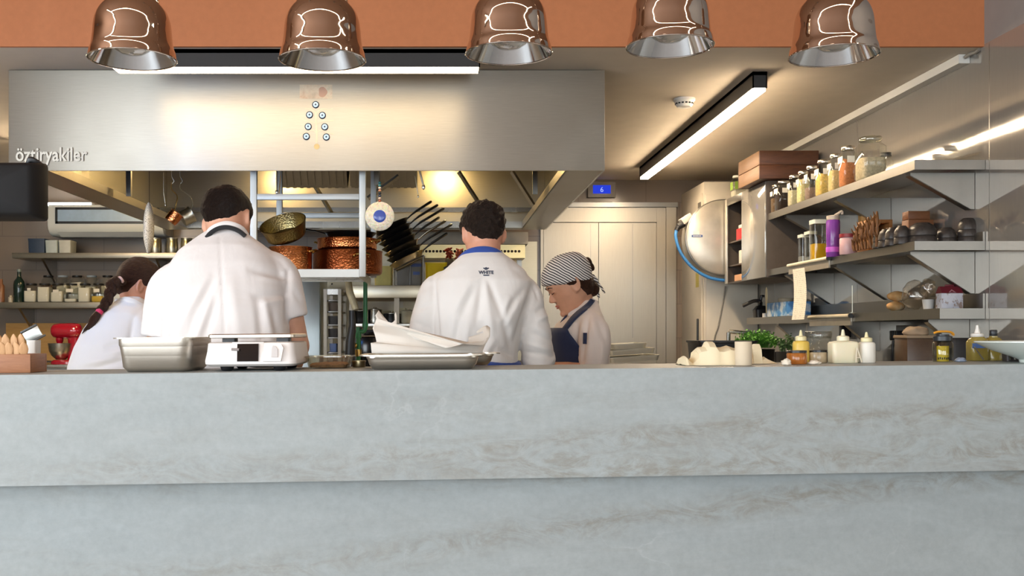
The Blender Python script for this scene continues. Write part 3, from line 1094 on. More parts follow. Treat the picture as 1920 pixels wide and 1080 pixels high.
# ---- chef in white short sleeves --------------------------------------------------------------
D1 = 3.42
u1 = F / D1
root = thing('person', 'broad man seen from behind in white short sleeved chef jacket, head bowed, black neck strap', 'person', (X(424, D1), D1 - .02, 0))
rows = [(424, 860, 3.38, .205, .155), (424, 760, 3.37, .21, .165), (424, 700, 3.36, .212, .165), (424, 640, 3.36, .208, .16), (424, 580, 3.385, .208, .155), (424, 540, 3.41, .207, .145), (425, 508, 3.44, .195, .125, -12), (426, 480, 3.465, .165, .105, -18), (426, 466, 3.485, .130, .09, -22), (426, 455, 3.50, .098, .08, -25), (426, 447, 3.51, .076, .074, -25)]
armL = [at(376, 512, 3.45), at(322, 535, 3.44), at(307, 575, 3.42), at(300, 632, 3.42)]
armR = [at(474, 505, 3.45), at(519, 515, 3.44), at(535, 555, 3.42), at(547, 598, 3.42)]
Mh = Matrix.Translation(at(428, 417, 3.545)) @ rot(z=-15).to_4x4() @ rot(x=-20).to_4x4() @ rot(y=-11).to_4x4() @ Matrix.Scale(.97, 4)
b = NB()
add_head(b, Mh)
limb(b, [at(427, 470, 3.49), at(427, 440, 3.51), Mh @ V((0, -.022, -.055))], [.075, .066, .064])
torso(b, rows[:-1], k=.86)
for A, el, wr in ((armL, at(298, 655, 3.44), at(350, 752, 3.82)), (armR, at(556, 648, 3.44), at(520, 752, 3.84))):
    limb(b, A[:2] + [A[2], el], [.052, .05, .047, .043])
    limb(b, [el, (el + wr) / 2, wr], [.045, .042, .029])
    add_hand(b, wr, (wr - el) + V((0, .1, -.02)), (0, 0, 1), 1 if wr.x < root.location.x else -1, .6)
tr = NB()
ft = legs(b, tr, (X(424, D1), 3.38, .86), .11, .02)
torso(tr, [(424, 870, 3.38, .185, .135), (424, 812, 3.38, .19, .14)])
bb = to_bm_remeshed(b, .0062, 2)
o = obj('body', local(bb, root), SKIN_A, root, 180)
obj('trousers', local(to_bm_remeshed(tr, .012, 3), root), TROU, root, 180)
shoes(root, ft)
b = NB()
torso(b, rows)
tube(b, smoothpath(armL, 5), [.072, .0715, .071, .070, .0695, .069, .0685, .068, .067, .066, .0655, .0652, .065, .0648, .0645, .064], 20)
tube(b, smoothpath(armR, 5), [.072, .0715, .071, .070, .0695, .069, .0685, .068, .067, .066, .0645, .063, .0615, .06, .0585, .057], 20)
sb = to_bm_remeshed(b, .0065, 5)
ripple(sb, .0022, 9)
fold(sb, [(412, 445, 425, 690, 2.2, -.0035), (307, 520, 313, 640, 5, -.010), (541, 508, 538, 604, 5, -.010), (400, 520, 345, 640, 9, -.007), (392, 520, 328, 625, 7, .005), (405, 560, 378, 650, 8, -.006), (396, 560, 362, 650, 6, .004),
          (432, 520, 450, 640, 12, .005), (540, 520, 470, 505, 7, -.006), (540, 530, 490, 520, 5, .004), (538, 552, 478, 556, 7, -.006), (536, 562, 490, 570, 5, .004), (482, 560, 492, 640, 7, -.006), (497, 565, 510, 640, 6, .005), (512, 585, 525, 640, 6, -.006),
          (300, 560, 272, 600, 6, -.005), (296, 545, 276, 566, 5, .003), (310, 600, 272, 618, 5, -.004), (545, 540, 572, 575, 6, -.004), (520, 480, 548, 520, 6, -.003), (340, 470, 395, 445, 8, -.003), (455, 452, 505, 470, 7, -.003)])
sh1 = obj('jacket', local(sb, root), WHITE, root, 180)
b = NB()
col_ = [at(x, y, d) for x, y, d in ((386, 447, 3.46), (395, 433, 3.44), (408, 425, 3.43), (424, 421, 3.43), (440, 424, 3.43), (453, 431, 3.44), (462, 443, 3.46))]
tube(b, smoothpath(col_, 4), .0085, 10, flat=1.6, up=(0, 0, 1)); obj('collar', local(b, root), WHITE, root)
b = NB()
col_ = [at(x, y, d) for x, y, d in ((387, 446, 3.41), (396, 436, 3.41), (409, 428.5, 3.412), (423, 426, 3.412), (437, 428.5, 3.412), (450, 434.5, 3.41), (460, 443, 3.41))]
tube(b, smoothpath(col_, 4), .0065, 10, flat=1.2, up=(0, 0, 1)); obj('neck_strap', local(b, root), BLK, root)
def stick_on(target, pts, up=.0015):
    """put points of a small emblem onto the cloth by casting along +Y"""
    pass
def on_cloth(shirt, root, b, lift=.0016):
    """lay a small flat emblem (world X/Z) onto the back of a garment"""
    bt = BVHTree.FromBMesh(shirt) if isinstance(shirt, bmesh.types.BMesh) else None
    tmp = NB(); tmp.from_mesh(shirt.data)
    bt = BVHTree.FromBMesh(tmp)
    for v_ in b.verts:
        lay = v_.co.y
        hit = bt.ray_cast(V((v_.co.x, 1.5, v_.co.z)) - root.location, V((0, 1, 0)))
        if hit[0]: v_.co = hit[0] + root.location + V((0, -lift + lay, 0))
    tmp.free()
b = NB()
c = at(412, 438.5, 3.36)
lathe(b, [(.001, 0), (.0065, 0), (.0065, .001), (.001, .001)], 16, c, rot(x=90))
on_cloth(sh1, root, b); obj('jacket_button', local(b, root), BLK, sh1)
b = NB()
c = at(412, 445, 3.36)
box(b, c, (.026, .0012, .0022)); on_cloth(sh1, root, b); obj('loop', local(b, root), plain('grey_thread', '8d8a92', .8), sh1)
b = NB(); hair_mesh(b, Mh, {0: .066, 40: .056, 62: .03, 78: -.006, 96: .020, 112: .014, 128: -.008, 150: -.022, 180: -.024}, .0105, .0035, 90, .030, bulge=lambda p, phi: .35 * max(0, p.z / .1))
obj('hair', local(b, root), HAIR_A, root, 180)
b = NB()
tube(b, [at(424, 676, 3.36) + V((.225 * math.cos(a), .175 * math.sin(a), .012 * math.sin(a * 3))) for a in [2 * PI * k / 40 for k in range(40)]], .007, 8, flat=2.4, up=(0, 0, 1), loop=True)
obj('apron_tie', local(b, root), BLK, root)
b = NB()
rings(b, [[at(424, 676, 3.36) + V((.20 * math.cos(a), .185 * math.sin(a), 0)) for a in [PI * k / 20 for k in range(21)] + [PI * k / 20 for k in range(20, -1, -1)]],
          [V((X(424, 3.36), 3.36, .5)) + V((.215 * math.cos(a), .2 * math.sin(a), 0)) for a in [PI * k / 20 for k in range(21)] + [PI * k / 20 for k in range(20, -1, -1)]]], cap=False)
bmesh.ops.remove_doubles(b, verts=b.verts, dist=.0004)
obj('apron', local(b, root), BLK, root)

# ---- chef with curly hair -----------------------------------------------------------------------
D2 = 3.7
root = thing('person', 'dark curly haired man from behind in light jacket with blue collar tape and rolled sleeves', 'person', (X(900, D2), D2 - .03, 0))
rows = [(895, 870, 3.67, .175, .125), (893, 760, 3.66, .165, .13), (892, 700, 3.655, .148, .128), (892, 650, 3.65, .15, .13), (898, 600, 3.645, .166, .135), (902, 560, 3.66, .18, .13), (905, 532, 3.675, .178, .12, -6), (906, 512, 3.69, .152, .105, -12), (906, 496, 3.70, .115, .09, -15), (906, 484, 3.712, .083, .078, -15), (906, 476, 3.72, .068, .07, -15)]
armL = [at(866, 536, 3.69), at(824, 544, 3.68), at(810, 575, 3.66), at(800, 608, 3.66), at(795, 640, 3.68)]
armR = [at(944, 540, 3.69), at(981, 550, 3.68), at(992, 590, 3.66), at(1003, 630, 3.66), at(1010, 674, 3.67)]
Mh = Matrix.Translation(at(905, 440, 3.76)) @ rot(z=13).to_4x4() @ rot(x=-8).to_4x4() @ Matrix.Scale(.92, 4)
b = NB()
add_head(b, Mh)
limb(b, [at(906, 505, 3.70), at(906, 478, 3.725), Mh @ V((0, -.022, -.055))], [.07, .06, .06])
torso(b, rows[:-1], k=.86)
for A, el, wr in ((armL, at(794, 665, 3.72), at(845, 748, 4.0)), (armR, at(1008, 690, 3.68), at(958, 746, 3.98))):
    limb(b, A[:3] + [A[3], el], [.05, .048, .045, .043, .042])
    limb(b, [el, (el + wr) / 2, wr], [.043, .040, .028])
    add_hand(b, wr, (wr - el) + V((0, .1, -.02)), (0, 0, 1), 1 if wr.x < root.location.x else -1, .6)
tr = NB()
ft = legs(b, tr, (X(896, D2), 3.68, .86), .11, .02)
torso(tr, [(896, 850, 3.68, .165, .115), (896, 800, 3.68, .165, .115)])
obj('body', local(to_bm_remeshed(b, .006, 2), root), SKIN_B, root, 180)
obj('trousers', local(to_bm_remeshed(tr, .012, 3), root), TROU, root, 180)
shoes(root, ft)
b = NB()
torso(b, rows)
tube(b, smoothpath(armL, 4), [.066, .066, .0655, .065, .0645, .064, .0635, .063, .062, .0615, .061, .0605, .06, .0595, .059, .058, .0575], 20)
tube(b, smoothpath(armR, 4), [.066, .065, .064, .063, .062, .0615, .061, .061, .061, .0605, .06, .06, .0595, .059, .0585, .058, .057], 20)
for P_, r_ in ((armL[-1], .0615), (armR[-1], .0605)):      # rolled cuffs
    tube(b, [P_ + V((0, -.01, .018)), P_ + V((0, .0, .004)), P_ + V((0, .012, -.012))], [r_, r_ + .003, r_], 20)
sb = to_bm_remeshed(b, .006, 4)
ripple(sb, .0022, 10)
fold(sb, [(811, 512, 822, 650, 5, -.010), (1003, 530, 966, 640, 6, -.012), (906, 522, 893, 610, 7, -.008), (915, 525, 945, 600, 6, -.007), (908, 522, 925, 640, 8, .006), (945, 600, 960, 660, 7, -.008), (955, 560, 942, 600, 6, .006), (890, 540, 862, 600, 7, -.006), (880, 530, 848, 590, 7, .005),
          (862, 600, 852, 640, 6, -.005), (878, 610, 872, 660, 6, .005), (905, 600, 898, 660, 9, -.006), (985, 540, 945, 590, 7, -.006), (975, 560, 950, 610, 6, .005), (1000, 545, 985, 600, 6, .006), (830, 560, 842, 620, 6, -.004), (925, 640, 905, 672, 7, .006), (940, 655, 965, 672, 6, -.007),
          (782, 580, 812, 570, 5, -.004), (776, 605, 806, 616, 5, -.004), (768, 632, 815, 640, 4, -.007), (790, 545, 812, 530, 6, -.004), (1000, 625, 1036, 640, 5, -.005), (990, 645, 1032, 656, 4, .005), (985, 660, 1036, 668, 4, -.006), (1005, 585, 1022, 575, 5, -.006), (1008, 600, 1026, 592, 5, .006), (1000, 610, 1028, 625, 6, .004), (860, 486, 820, 506, 7, -.003), (955, 495, 985, 520, 7, -.003), (1003, 535, 1008, 560, 3, -.006)])
sh2 = obj('jacket', local(sb, root), WHITE2, root, 180)
b = NB()
col_ = [at(x, y, d) for x, y, d in ((862, 489, 3.69), (872, 479, 3.66), (886, 472, 3.645), (906, 469, 3.64), (926, 472, 3.645), (938, 479, 3.66), (948, 490, 3.69))]
tube(b, smoothpath(col_, 4), .0085, 10, flat=1.9, up=(0, 0, 1)); obj('neck_tape', local(b, root), BLUE, root)
b = text_bm('WHITE', .0165, .0004, align='CENTER', bold=.0006)
place_text(b, Matrix.Translation(at(912, 513, 3.55)) @ rot(x=90).to_4x4())
for v_ in b.verts: v_.co.y -= 3.55
for poly, dx, dz in (([(-.012, 0), (.012, 0), (.009, -.004), (-.009, -.004)], 0, -.003), ([(-.009, 0), (.009, 0), (.010, .005), (.004, .004), (0, .007), (-.004, .004), (-.010, .005)], 0, .018), ([(-.006, 0), (.006, 0), (.004, .003), (-.004, .003)], 0, .0145)):
    c = at(912, 513, 3.55); c.y = 0
    prism(b, poly, .0004, Matrix.Translation(c + V((dx, 0, dz))) @ rot(x=90).to_4x4())
bmesh.ops.subdivide_edges(b, edges=[e for e in b.edges if e.calc_length() > .006], cuts=2)
on_cloth(sh2, root, b, .0014)
obj('printed_logo', local(b, root), plain('logo_ink', '3b4356', .7), sh2)
b = NB(); hair_mesh(b, Mh, {0: .064, 40: .056, 62: .03, 78: -.012, 96: .016, 112: .004, 128: -.012, 150: -.028, 180: -.034}, .0115, .0085, 62, .024, 128, bulge=lambda p, phi: .5 * max(0, p.z / .1))
hb_ = b
obj('hair', local(b, root), HAIR_B, root, 180)
b = NB()
tube(b, [at(893, 688, 3.655) + V((.152 * math.cos(a), .134 * math.sin(a), 0)) for a in [2 * PI * k / 40 for k in range(40)]], .012, 8, flat=1.8, up=(0, 0, 1), loop=True)
obj('apron_tie', local(b, root), BLUE, root)
b = NB()
rings(b, [[V((X(893, 3.655), 3.665, zz)) + V((hw * math.cos(a), hd * math.sin(a), 0)) for a in [PI * k / 20 - .3 for k in range(25)] + [PI * k / 20 - .3 for k in range(24, -1, -1)]] for zz, hw, hd in ((1.115, .156, .142), (.5, .19, .17))], cap=False)
bmesh.ops.remove_doubles(b, verts=b.verts, dist=.0004)
obj('apron', local(b, root), BLUE, root)

# ---- woman with striped headscarf ---------------------------------------------------------------
D3 = 4.3
root = thing('person', 'woman in profile looking down, striped headscarf, cream tunic and navy apron', 'person', (X(1092, D3), D3, 0))
rows = [(1092, 800, 4.3, .17, .12), (1092, 740, 4.3, .16, .115), (1090, 700, 4.3, .155, .112), (1088, 650, 4.3, .158, .118), (1086, 625, 4.3, .168, .118), (1090, 606, 4.3, .170, .100), (1097, 592, 4.3, .15, .072), (1100, 581, 4.3, .11, .055), (1101, 571, 4.3, .07, .046), (1100, 563, 4.3, .05, .044)]
R90 = 90
Mh = Matrix.Translation(at(1066, 534, 4.28)) @ rot(z=97).to_4x4() @ rot(x=-27).to_4x4() @ Matrix.Scale(.96, 4)
b = NB()
add_head(b, Mh, True)
limb(b, [at(1098, 592, 4.3), at(1093, 568, 4.3), Mh @ V((0, -.03, -.05))], [.045, .044, .05])
torso(b, rows[:-1], k=.85, yaw=R90)
aN = [at(1104, 604, 4.17), at(1114, 622, 4.13), at(1115, 650, 4.12), at(1110, 690, 4.12)]
aF = [at(1078, 604, 4.45), at(1066, 640, 4.48), at(1066, 690, 4.46)]
for A, el, wr, sd in ((aN, at(1108, 700, 4.12), at(1018, 690, 4.13), -1), (aF, at(1066, 700, 4.46), at(985, 705, 4.36), 1)):
    limb(b, A[:-1] + [el], [.045] * (len(A) - 1) + [.038])
    limb(b, [el, (el + wr) / 2, wr], [.040, .036, .024])
    add_hand(b, wr, (-1, .15, -.15), (0, 0, 1), sd, .5)
tr = NB()
for s in (-1, 1):
    h = V((X(1092, D3), D3 + s * .08, .86))
    k = h + V((-.01, s * .02, -.4)); a = h + V((.02, s * .03, -.77))
    limb(b, [h, k, a], [.062, .045, .033]); tube(b, [a, a + V((-.03, 0, -.055)), a + V((-.12, 0, -.065))], [.032, .034, .024], 12)
    limb(tr, [h + V((0, 0, .02)), (h + k) / 2, k, a], [.095, .085, .062, .055])
torso(tr, [(1092, 815, 4.3, .16, .11), (1092, 780, 4.3, .16, .11)], yaw=R90)
obj('body', local(to_bm_remeshed(b, .0042, 1), root), SKIN_C, root, 180)
obj('trousers', local(to_bm_remeshed(tr, .012, 3), root), TROU, root, 180)
shoes(root, [V((X(1092, D3) + .02, D3 - .11, 0)), V((X(1092, D3) + .02, D3 + .11, 0))], 90)
b = NB()
torso(b, rows, yaw=R90)
tube(b, smoothpath(aN, 5), [.056, .058, .06, .061, .062, .063, .064, .064, .0645, .065, .065, .064, .063, .062, .061, .06], 20)
tube(b, smoothpath(aF, 5), [.06] * 11, 18)
ball(b, aN[0], .056, n=10); ball(b, aF[0], .058, n=10)
sb = to_bm_remeshed(b, .0055, 4)
ripple(sb, .002, 10)
fold(sb, [(1104, 592, 1090, 680, 4, -.009), (1084, 610, 1074, 670, 6, -.007), (1095, 600, 1082, 650, 5, .006), (1122, 600, 1136, 640, 6, -.006), (1116, 640, 1126, 685, 6, -.006), (1112, 600, 1118, 640, 6, .005), (1130, 640, 1126, 685, 5, .005), (1060, 625, 1075, 660, 5, -.005), (1100, 672, 1078, 684, 5, -.005), (1124, 580, 1138, 606, 6, -.003)], .4)
sh3 = obj('tunic', local(sb, root), CREAM, root, 180)
# sleeve pocket and pen
def cloth_patch(shirt, root, pts, grid, lift, thick):
    """a patch lying on a garment: quad outline in picture units, projected onto the cloth along the view depth"""
    tmp = NB(); tmp.from_mesh(shirt.data); bt = BVHTree.FromBMesh(tmp)
    b = NB()
    nu, nv = grid
    g = []
    for j in range(nv + 1):
        row = []
        for i in range(nu + 1):
            u, w_ = i / nu, j / nv
            p = (V(pts[0] + (0,)) * (1 - u) + V(pts[1] + (0,)) * u) * (1 - w_) + (V(pts[3] + (0,)) * (1 - u) + V(pts[2] + (0,)) * u) * w_
            q = at(p.x, p.y, 4.0)
            hit = bt.ray_cast(V((q.x * 1.05, 3.0, CZ + (q.z - CZ) * 1.05)) - root.location, V((0, 1, 0)))
            c_ = (hit[0] + root.location) if hit[0] else at(p.x, p.y, 4.2)
            row.append(b.verts.new(c_ + V((0, -lift, 0))))
        g.append(row)
    for j in range(nv):
        for i in range(nu): b.faces.new((g[j][i], g[j][i + 1], g[j + 1][i + 1], g[j + 1][i]))
    tmp.free()
    ex = bmesh.ops.extrude_face_region(b, geom=b.faces[:])
    for v_ in [q for q in ex['geom'] if isinstance(q, bmesh.types.BMVert)]: v_.co.y -= thick
    return b
b = cloth_patch(sh3, root, [(1090, 639), (1115, 639), (1113, 684), (1089, 684)], (8, 10), .001, .0025)
obj('sleeve_pocket', local(b, root), CREAM, sh3)
b = NB(); p0 = at(1096.5, 645, 4.045); p1 = at(1097, 624, 4.045)
tube(b, [p0, p1], .008, 12); tube(b, [p0 + V((0, -.010, .02)), p1 + V((0, -.010, 0))], .002, 6); obj('pen', local(b, root), NAVY, sh3)
# collar
b = NB()
tube(b, smoothpath([at(1112, 562, 4.27), at(1104, 573, 4.23), at(1085, 582, 4.22), at(1066, 590, 4.25)], 4), [.014, .016, .017, .017, .018, .018, .018, .018, .017, .017, .015, .013, .008], 10, flat=.4, up=(.3, 0, 1))
obj('collar', local(b, root), WHITE, root)
# apron: bib, strap
b = NB()
rs = []
for (px_, py, hy) in ((1036, 616, .09), (1034, 640, .13), (1036, 665, .15), (1038, 690, .165), (1038, 760, .18), (1030, 880, .19)):
    x0 = X(px_, 4.3)
    r = []
    for k in range(13):
        a = -1 + k / 6
        r.append(V((x0 + .055 * abs(a) ** 2.2 - .012, 4.3 + hy * a, Z(py, 4.3))))
    for k in range(12, -1, -1):
        a = -1 + k / 6
        r.append(V((x0 + .055 * abs(a) ** 2.2 - .006, 4.3 + hy * a, Z(py, 4.3))))
    rs.append(r)
b2 = NB()
rings(b2, rs)
b2.free()
tmp = NB(); tmp.from_mesh(sh3.data); bt = BVHTree.FromBMesh(tmp)
def apron_grid(outline_l, outline_r, nu, nv, lift=.004):
    pass
b = NB()
g = []
NU, NVV = 20, 14
for j in range(NVV + 1):
    w_ = j / NVV
    z_ = Z(615.5 + 140 * w_, 4.3)
    # angle range around the body, seen from above: 180 deg = straight ahead (-X); near edge recedes towards the side lower down
    half = 64 + 40 * min(1, (w_ / .5)) ** 1.2
    row = []
    for i in range(NU + 1):
        an = math.radians(180 - half + 2 * half * i / NU)
        dr = V((math.cos(an), math.sin(an), 0))
        o_ = V((X(1090, 4.3), 4.3, z_))
        hit = bt.ray_cast(o_ + dr * .6 - root.location, -dr)
        c_ = (hit[0] + root.location) if hit[0] and w_ < .72 else o_ + V((dr.x * .125, dr.y * .18, 0))
        # the sleeve may be hit first: keep close to the trunk
        lim = 1 / math.sqrt((dr.x / .127) ** 2 + (dr.y / .176) ** 2)
        if (c_ - o_).length > lim + .02: c_ = o_ + dr * lim
        row.append(b.verts.new(c_ + dr * .016))
    g.append(row)
for j in range(NVV):
    for i in range(NU): b.faces.new((g[j][i], g[j][i + 1], g[j + 1][i + 1], g[j + 1][i]))
ap = obj('apron', local(b, root), NAVY, root, 60)
md = ap.modifiers.new('t', 'SOLIDIFY'); md.thickness = .003
b = NB()
strap = [at(1113, 561, 4.29), at(1108, 570, 4.215), at(1096, 580, 4.19), at(1083, 592, 4.185), at(1070, 604, 4.19), at(1060, 616, 4.205)]
def on_view(bt, px_, py, lift, dflt):
    o_ = V((0, 0, CZ)) - root.location
    dr = (at(px_, py, 1.0) - V((0, 0, CZ))).normalized()
    hit = bt.ray_cast(o_, dr)
    p = (hit[0] + root.location) if hit[0] else at(px_, py, dflt)
    return p - dr * lift
tmp2 = NB(); tmp2.from_mesh(sh3.data); bt2 = BVHTree.FromBMesh(tmp2)
mid = smoothpath([(1112, 562, 0), (1105, 571, 0), (1095, 580, 0), (1084, 589, 0), (1074, 599, 0), (1066, 609, 0), (1059, 618, 0)], 3)
g = []
for i, p in enumerate(mid):
    q_ = mid[min(i + 1, len(mid) - 1)] - mid[max(i - 1, 0)]
    nx, ny = -q_.y, q_.x
    L_ = math.hypot(nx, ny); nx, ny = nx / L_, ny / L_
    g.append([b.verts.new(on_view(bt2, p.x + nx * k, p.y + ny * k, .006, 4.2)) for k in (-4.5, -1.5, 1.5, 4.5)])
for i in range(len(g) - 1):
    for k in range(3): b.faces.new((g[i][k], g[i + 1][k], g[i + 1][k + 1], g[i][k + 1]))
so = obj('apron_strap', local(b, root), NAVY, ap, 60)
md = so.modifiers.new('t', 'SOLIDIFY'); md.thickness = .004
b = NB()
tube(b, smoothpath([at(1062, 592, 4.27), at(1054, 602, 4.25), at(1046, 615, 4.24)], 4), .004, 8); obj('apron_strap', local(b, root), NAVY, ap)
# scarf
stp = NT('striped_scarf')
dd = stp.tc()
sx = stp.n('ShaderNodeVectorMath', operation='DOT_PRODUCT'); stp.l(dd, sx.inputs[0]); sx.inputs[1].default_value = (.50, -.1, .86)
wob = stp.math('MULTIPLY_ADD', stp.noise(dd, 8, 2), .022); stp.l(sx.outputs['Value'], wob.node.inputs[2])
fr = stp.math('FRACT', stp.math('MULTIPLY', wob, 105.0))
stp.bsdf(stp.ramp(fr, [(0, lin('ece7e0')), (.5, lin('ece7e0')), (.58, lin('24242c')), (.94, lin('24242c')), (1, lin('ece7e0'))]), .85, 0, stp.noise(dd, 500, 2), .1, .003)
b = NB(); hair_mesh(b, Mh, {0: .040, 40: .034, 75: .012, 90: .006, 110: -.010, 140: -.022, 180: -.030}, .013, .001, 40, .005, 96, bulge=lambda p, phi: 1.0 * max(0, (phi - 70) / 110) * max(0, min(1, (p.z + .02) / .06)) * min(1, math.hypot(p.x, p.y + .01) / .07) ** 2 + .35 * max(0, p.z / .1))
scf = obj('headscarf', local(b, root), stp.m, root, 180)
b = NB()
k0 = Mh @ V((0.02, -.112, -.02))
ball(b, k0, .017, (1, .8, .9), 10)
ball(b, k0 + V((.012, -.012, -.012)), .013, (1, .7, 1.2), 10)
for q, (dx, dz) in enumerate(((.028, -.085), (.05, -.065))):
    tube(b, smoothpath([k0, k0 + V((dx * .6, -.012, dz * .45)), k0 + V((dx, -.016 - .01 * q, dz))], 4), [.006, .009, .011, .012, .013, .013, .012, .011, .009], 8, flat=.35)
obj('scarf_knot', local(b, root), stp.m, scf)
b = NB(); hair_mesh(b, Mh, {0: .075, 60: .045, 80: .0, 95: -.012, 112: -.045, 135: -.07, 180: -.075}, .012, .003, 70, .012, bulge=lambda p, phi: .9 * max(0, (phi - 90) / 90) * max(0, min(1, -(p.z - .0) / .04)))
for (p, r, s_) in (((.045, -.075, -.055), .032, (1, 1, 1.2)), ((.0, -.085, -.06), .034, (1, 1, 1.1))):
    ball(b, Mh @ V(p), r, s_, 12, Mh.to_3x3())
ball(b, Mh @ V((0, -.125, .05)), .018, (1, .8, 1.2), 10, Mh.to_3x3())
ball(b, Mh @ V((0.005, -.128, .025)), .016, (1, .8, 1.3), 10, Mh.to_3x3())
obj('hair', local(b, root), HAIR_C, root, 180)
dark = plain('brow_hair', '3a241b', .7)
for s in (-1, 1):
    b = NB()
    tube(b, [Mh @ V(p) for p in ((s * .014, .0945, .0225), (s * .03, .094, .029), (s * .047, .0815, .023))], [.0016, .0024, .0012], 6)
    obj('eyebrow', local(b, root), dark, root)
for s in (-1, 1):
    b = NB()
    tube(b, [Mh @ V(p) for p in ((s * .019, .0885, .0015), (s * .03, .0905, -.0035), (s * .043, .0825, .0005))], [.0009, .0017, .0012], 6)
    obj('eyelash', local(b, root), dark, root)
lipm = plain('lip_pink', 'b8685c', .45)
b = NB()
tube(b, [Mh @ V(p) for p in ((-.019, .0825, -.0615), (-.008, .0915, -.0592), (0, .0925, -.0602), (.008, .0915, -.0592), (.019, .0825, -.0615))], [.0012, .003, .0027, .003, .0012], 8)
tube(b, [Mh @ V(p) for p in ((-.017, .0825, -.0655), (0, .0915, -.069), (.017, .0825, -.0655))], [.0012, .0035, .0012], 8)
obj('lips', local(b, root), lipm, root)

# ---- woman with a braid ----------------------------------------------------------------------------
D4 = 4.62
root = thing('person', 'woman with long brown braid bending away in a white jacket, behind the steel food pan', 'person', (X(215, D4), D4, 0))
rows = [(218, 820, 4.6, .18, .15), (214, 740, 4.6, .19, .16), (212, 690, 4.6, .19, .16, -4), (216, 655, 4.61, .172, .15, -8), (224, 625, 4.62, .155, .13, -12), (234, 602, 4.635, .135, .115, -18), (243, 586, 4.65, .105, .095, -24), (249, 575, 4.66, .075, .078, -28), (252, 568, 4.67, .06, .066, -28)]
Mh = Matrix.Translation(at(261, 536, 4.70)) @ rot(z=-62).to_4x4() @ rot(x=-24).to_4x4() @ Matrix.Scale(.97, 4)
b = NB()
add_head(b, Mh, True)
limb(b, [at(250, 590, 4.65), at(254, 568, 4.68), Mh @ V((0, -.02, -.05))], [.06, .05, .052])
torso(b, rows[:-1], k=.85)
aN = [at(262, 598, 4.60), at(268, 625, 4.55), at(266, 660, 4.54), at(262, 694, 4.58)]
aF = [at(222, 605, 4.72), at(200, 645, 4.82), at(195, 690, 4.88)]
for A, el, wr, sd in ((aN, at(262, 700, 4.58), at(325, 735, 4.78), 1), (aF, at(196, 700, 4.88), at(290, 735, 5.0), -1)):
    limb(b, A[:-1] + [el], [.045] * (len(A) - 1) + [.038]); limb(b, [el, (el + wr) / 2, wr], [.04, .036, .024])
    add_hand(b, wr, (.7, .5, -.1), (0, 0, 1), sd, .5)
tr = NB()
ft = legs(b, tr, (X(218, D4), 4.6, .86), .10, .02, .092)
torso(tr, [(218, 825, 4.6, .17, .13), (218, 780, 4.6, .17, .13)])
obj('body', local(to_bm_remeshed(b, .006, 2), root), SKIN_B, root, 180)
obj('trousers', local(to_bm_remeshed(tr, .012, 3), root), TROU, root, 180)
shoes(root, ft)
b = NB(); torso(b, rows)
tube(b, smoothpath(aN, 5), [.058, .059, .06, .061, .062, .062, .062, .062, .062, .062, .061, .06, .059, .058, .057, .056], 18)
tube(b, smoothpath(aF, 5), [.06] * 11, 18)
sb = to_bm_remeshed(b, .0065, 4)
ripple(sb, .003, 9)
fold(sb, [(200, 650, 245, 640, 5, -.008), (195, 665, 250, 655, 5, .006), (180, 690, 235, 675, 6, -.009), (165, 680, 215, 672, 6, .006), (150, 690, 190, 690, 6, -.006), (252, 600, 240, 660, 5, -.008), (240, 590, 265, 600, 6, .003), (222, 570, 262, 576, 5, -.004)])
obj('jacket', local(sb, root), WHITE2, root, 180)
b = NB()
tube(b, smoothpath([at(219, 566, 4.62), at(235, 562, 4.585), at(252, 566, 4.58), at(268, 575, 4.60)], 4), .011, 10, flat=1.3, up=(0, 0, 1)); obj('collar', local(b, root), WHITE2, root)
b = NB(); hair_mesh(b, Mh, {0: .06, 50: .045, 72: .01, 84: .0, 96: .012, 108: -.015, 125: -.05, 180: -.07}, .013, .0015, 60, .012, bulge=lambda p, phi: .5 * max(0, (phi - 90) / 90))
obj('hair', local(b, root), HAIR_C, root, 180)
HAIR_D = hair_mat('hair_braid', '2d1a12', '5e3d29', (30, 30, 14))
b = NB()
path = smoothpath([at(225, 526, 4.56), at(212, 531, 4.55), at(207, 548, 4.545), at(199, 568, 4.54), at(189, 582, 4.525)], 8)
for ph in (0, 2 * PI / 3, 4 * PI / 3):
    pts = []
    for i, p in enumerate(path):
        t_ = i / (len(path) - 1)
        a = t_ * 9.5 + ph
        R_ = .016 * (1 - .35 * t_)
        pts.append(p + V((math.cos(a) * R_ * .9, .6 * math.sin(a * 2) * R_, -.3 * math.cos(a) * R_)))
    tube(b, pts, [.017 * (1 - .3 * i / len(pts)) for i in range(len(pts))], 10)
br = obj('braid', local(b, root), HAIR_D, root, 180)
b = NB()
tp = smoothpath([at(189, 581, 4.525), at(177, 597, 4.51), at(169, 611, 4.51), at(162, 623, 4.52)], 4)
tube(b, tp, [.010, .014, .017, .019, .02, .0195, .018, .016, .014, .011, .008, .005, .002], 12)
for q in range(14):
    o_ = V((random.uniform(-.014, .014), random.uniform(-.012, .012), random.uniform(-.01, .01)))
    tube(b, [p + o_ * (.4 + .9 * i / len(tp)) for i, p in enumerate(tp)], [.003] * (len(tp) - 1) + [.0006], 5)
obj('braid_end', local(b, root), HAIR_D, br, 180)
b = NB(); p_ = at(189, 581.5, 4.525); q_ = at(183.5, 588, 4.518); tube(b, [p_, (p_ + q_) / 2, q_], [.015, .017, .015], 14); obj('hair_tie', local(b, root), plain('pink_elastic', 'd8365e', .6, bump=.3), br)
b = NB(); p_ = at(228, 524, 4.57); q_ = at(222, 528, 4.56); tube(b, [p_, (p_ + q_) / 2, q_], [.018, .021, .018], 14); obj('hair_tie', local(b, root), plain('pale_elastic', 'e6c3b8', .6, bump=.3), br)

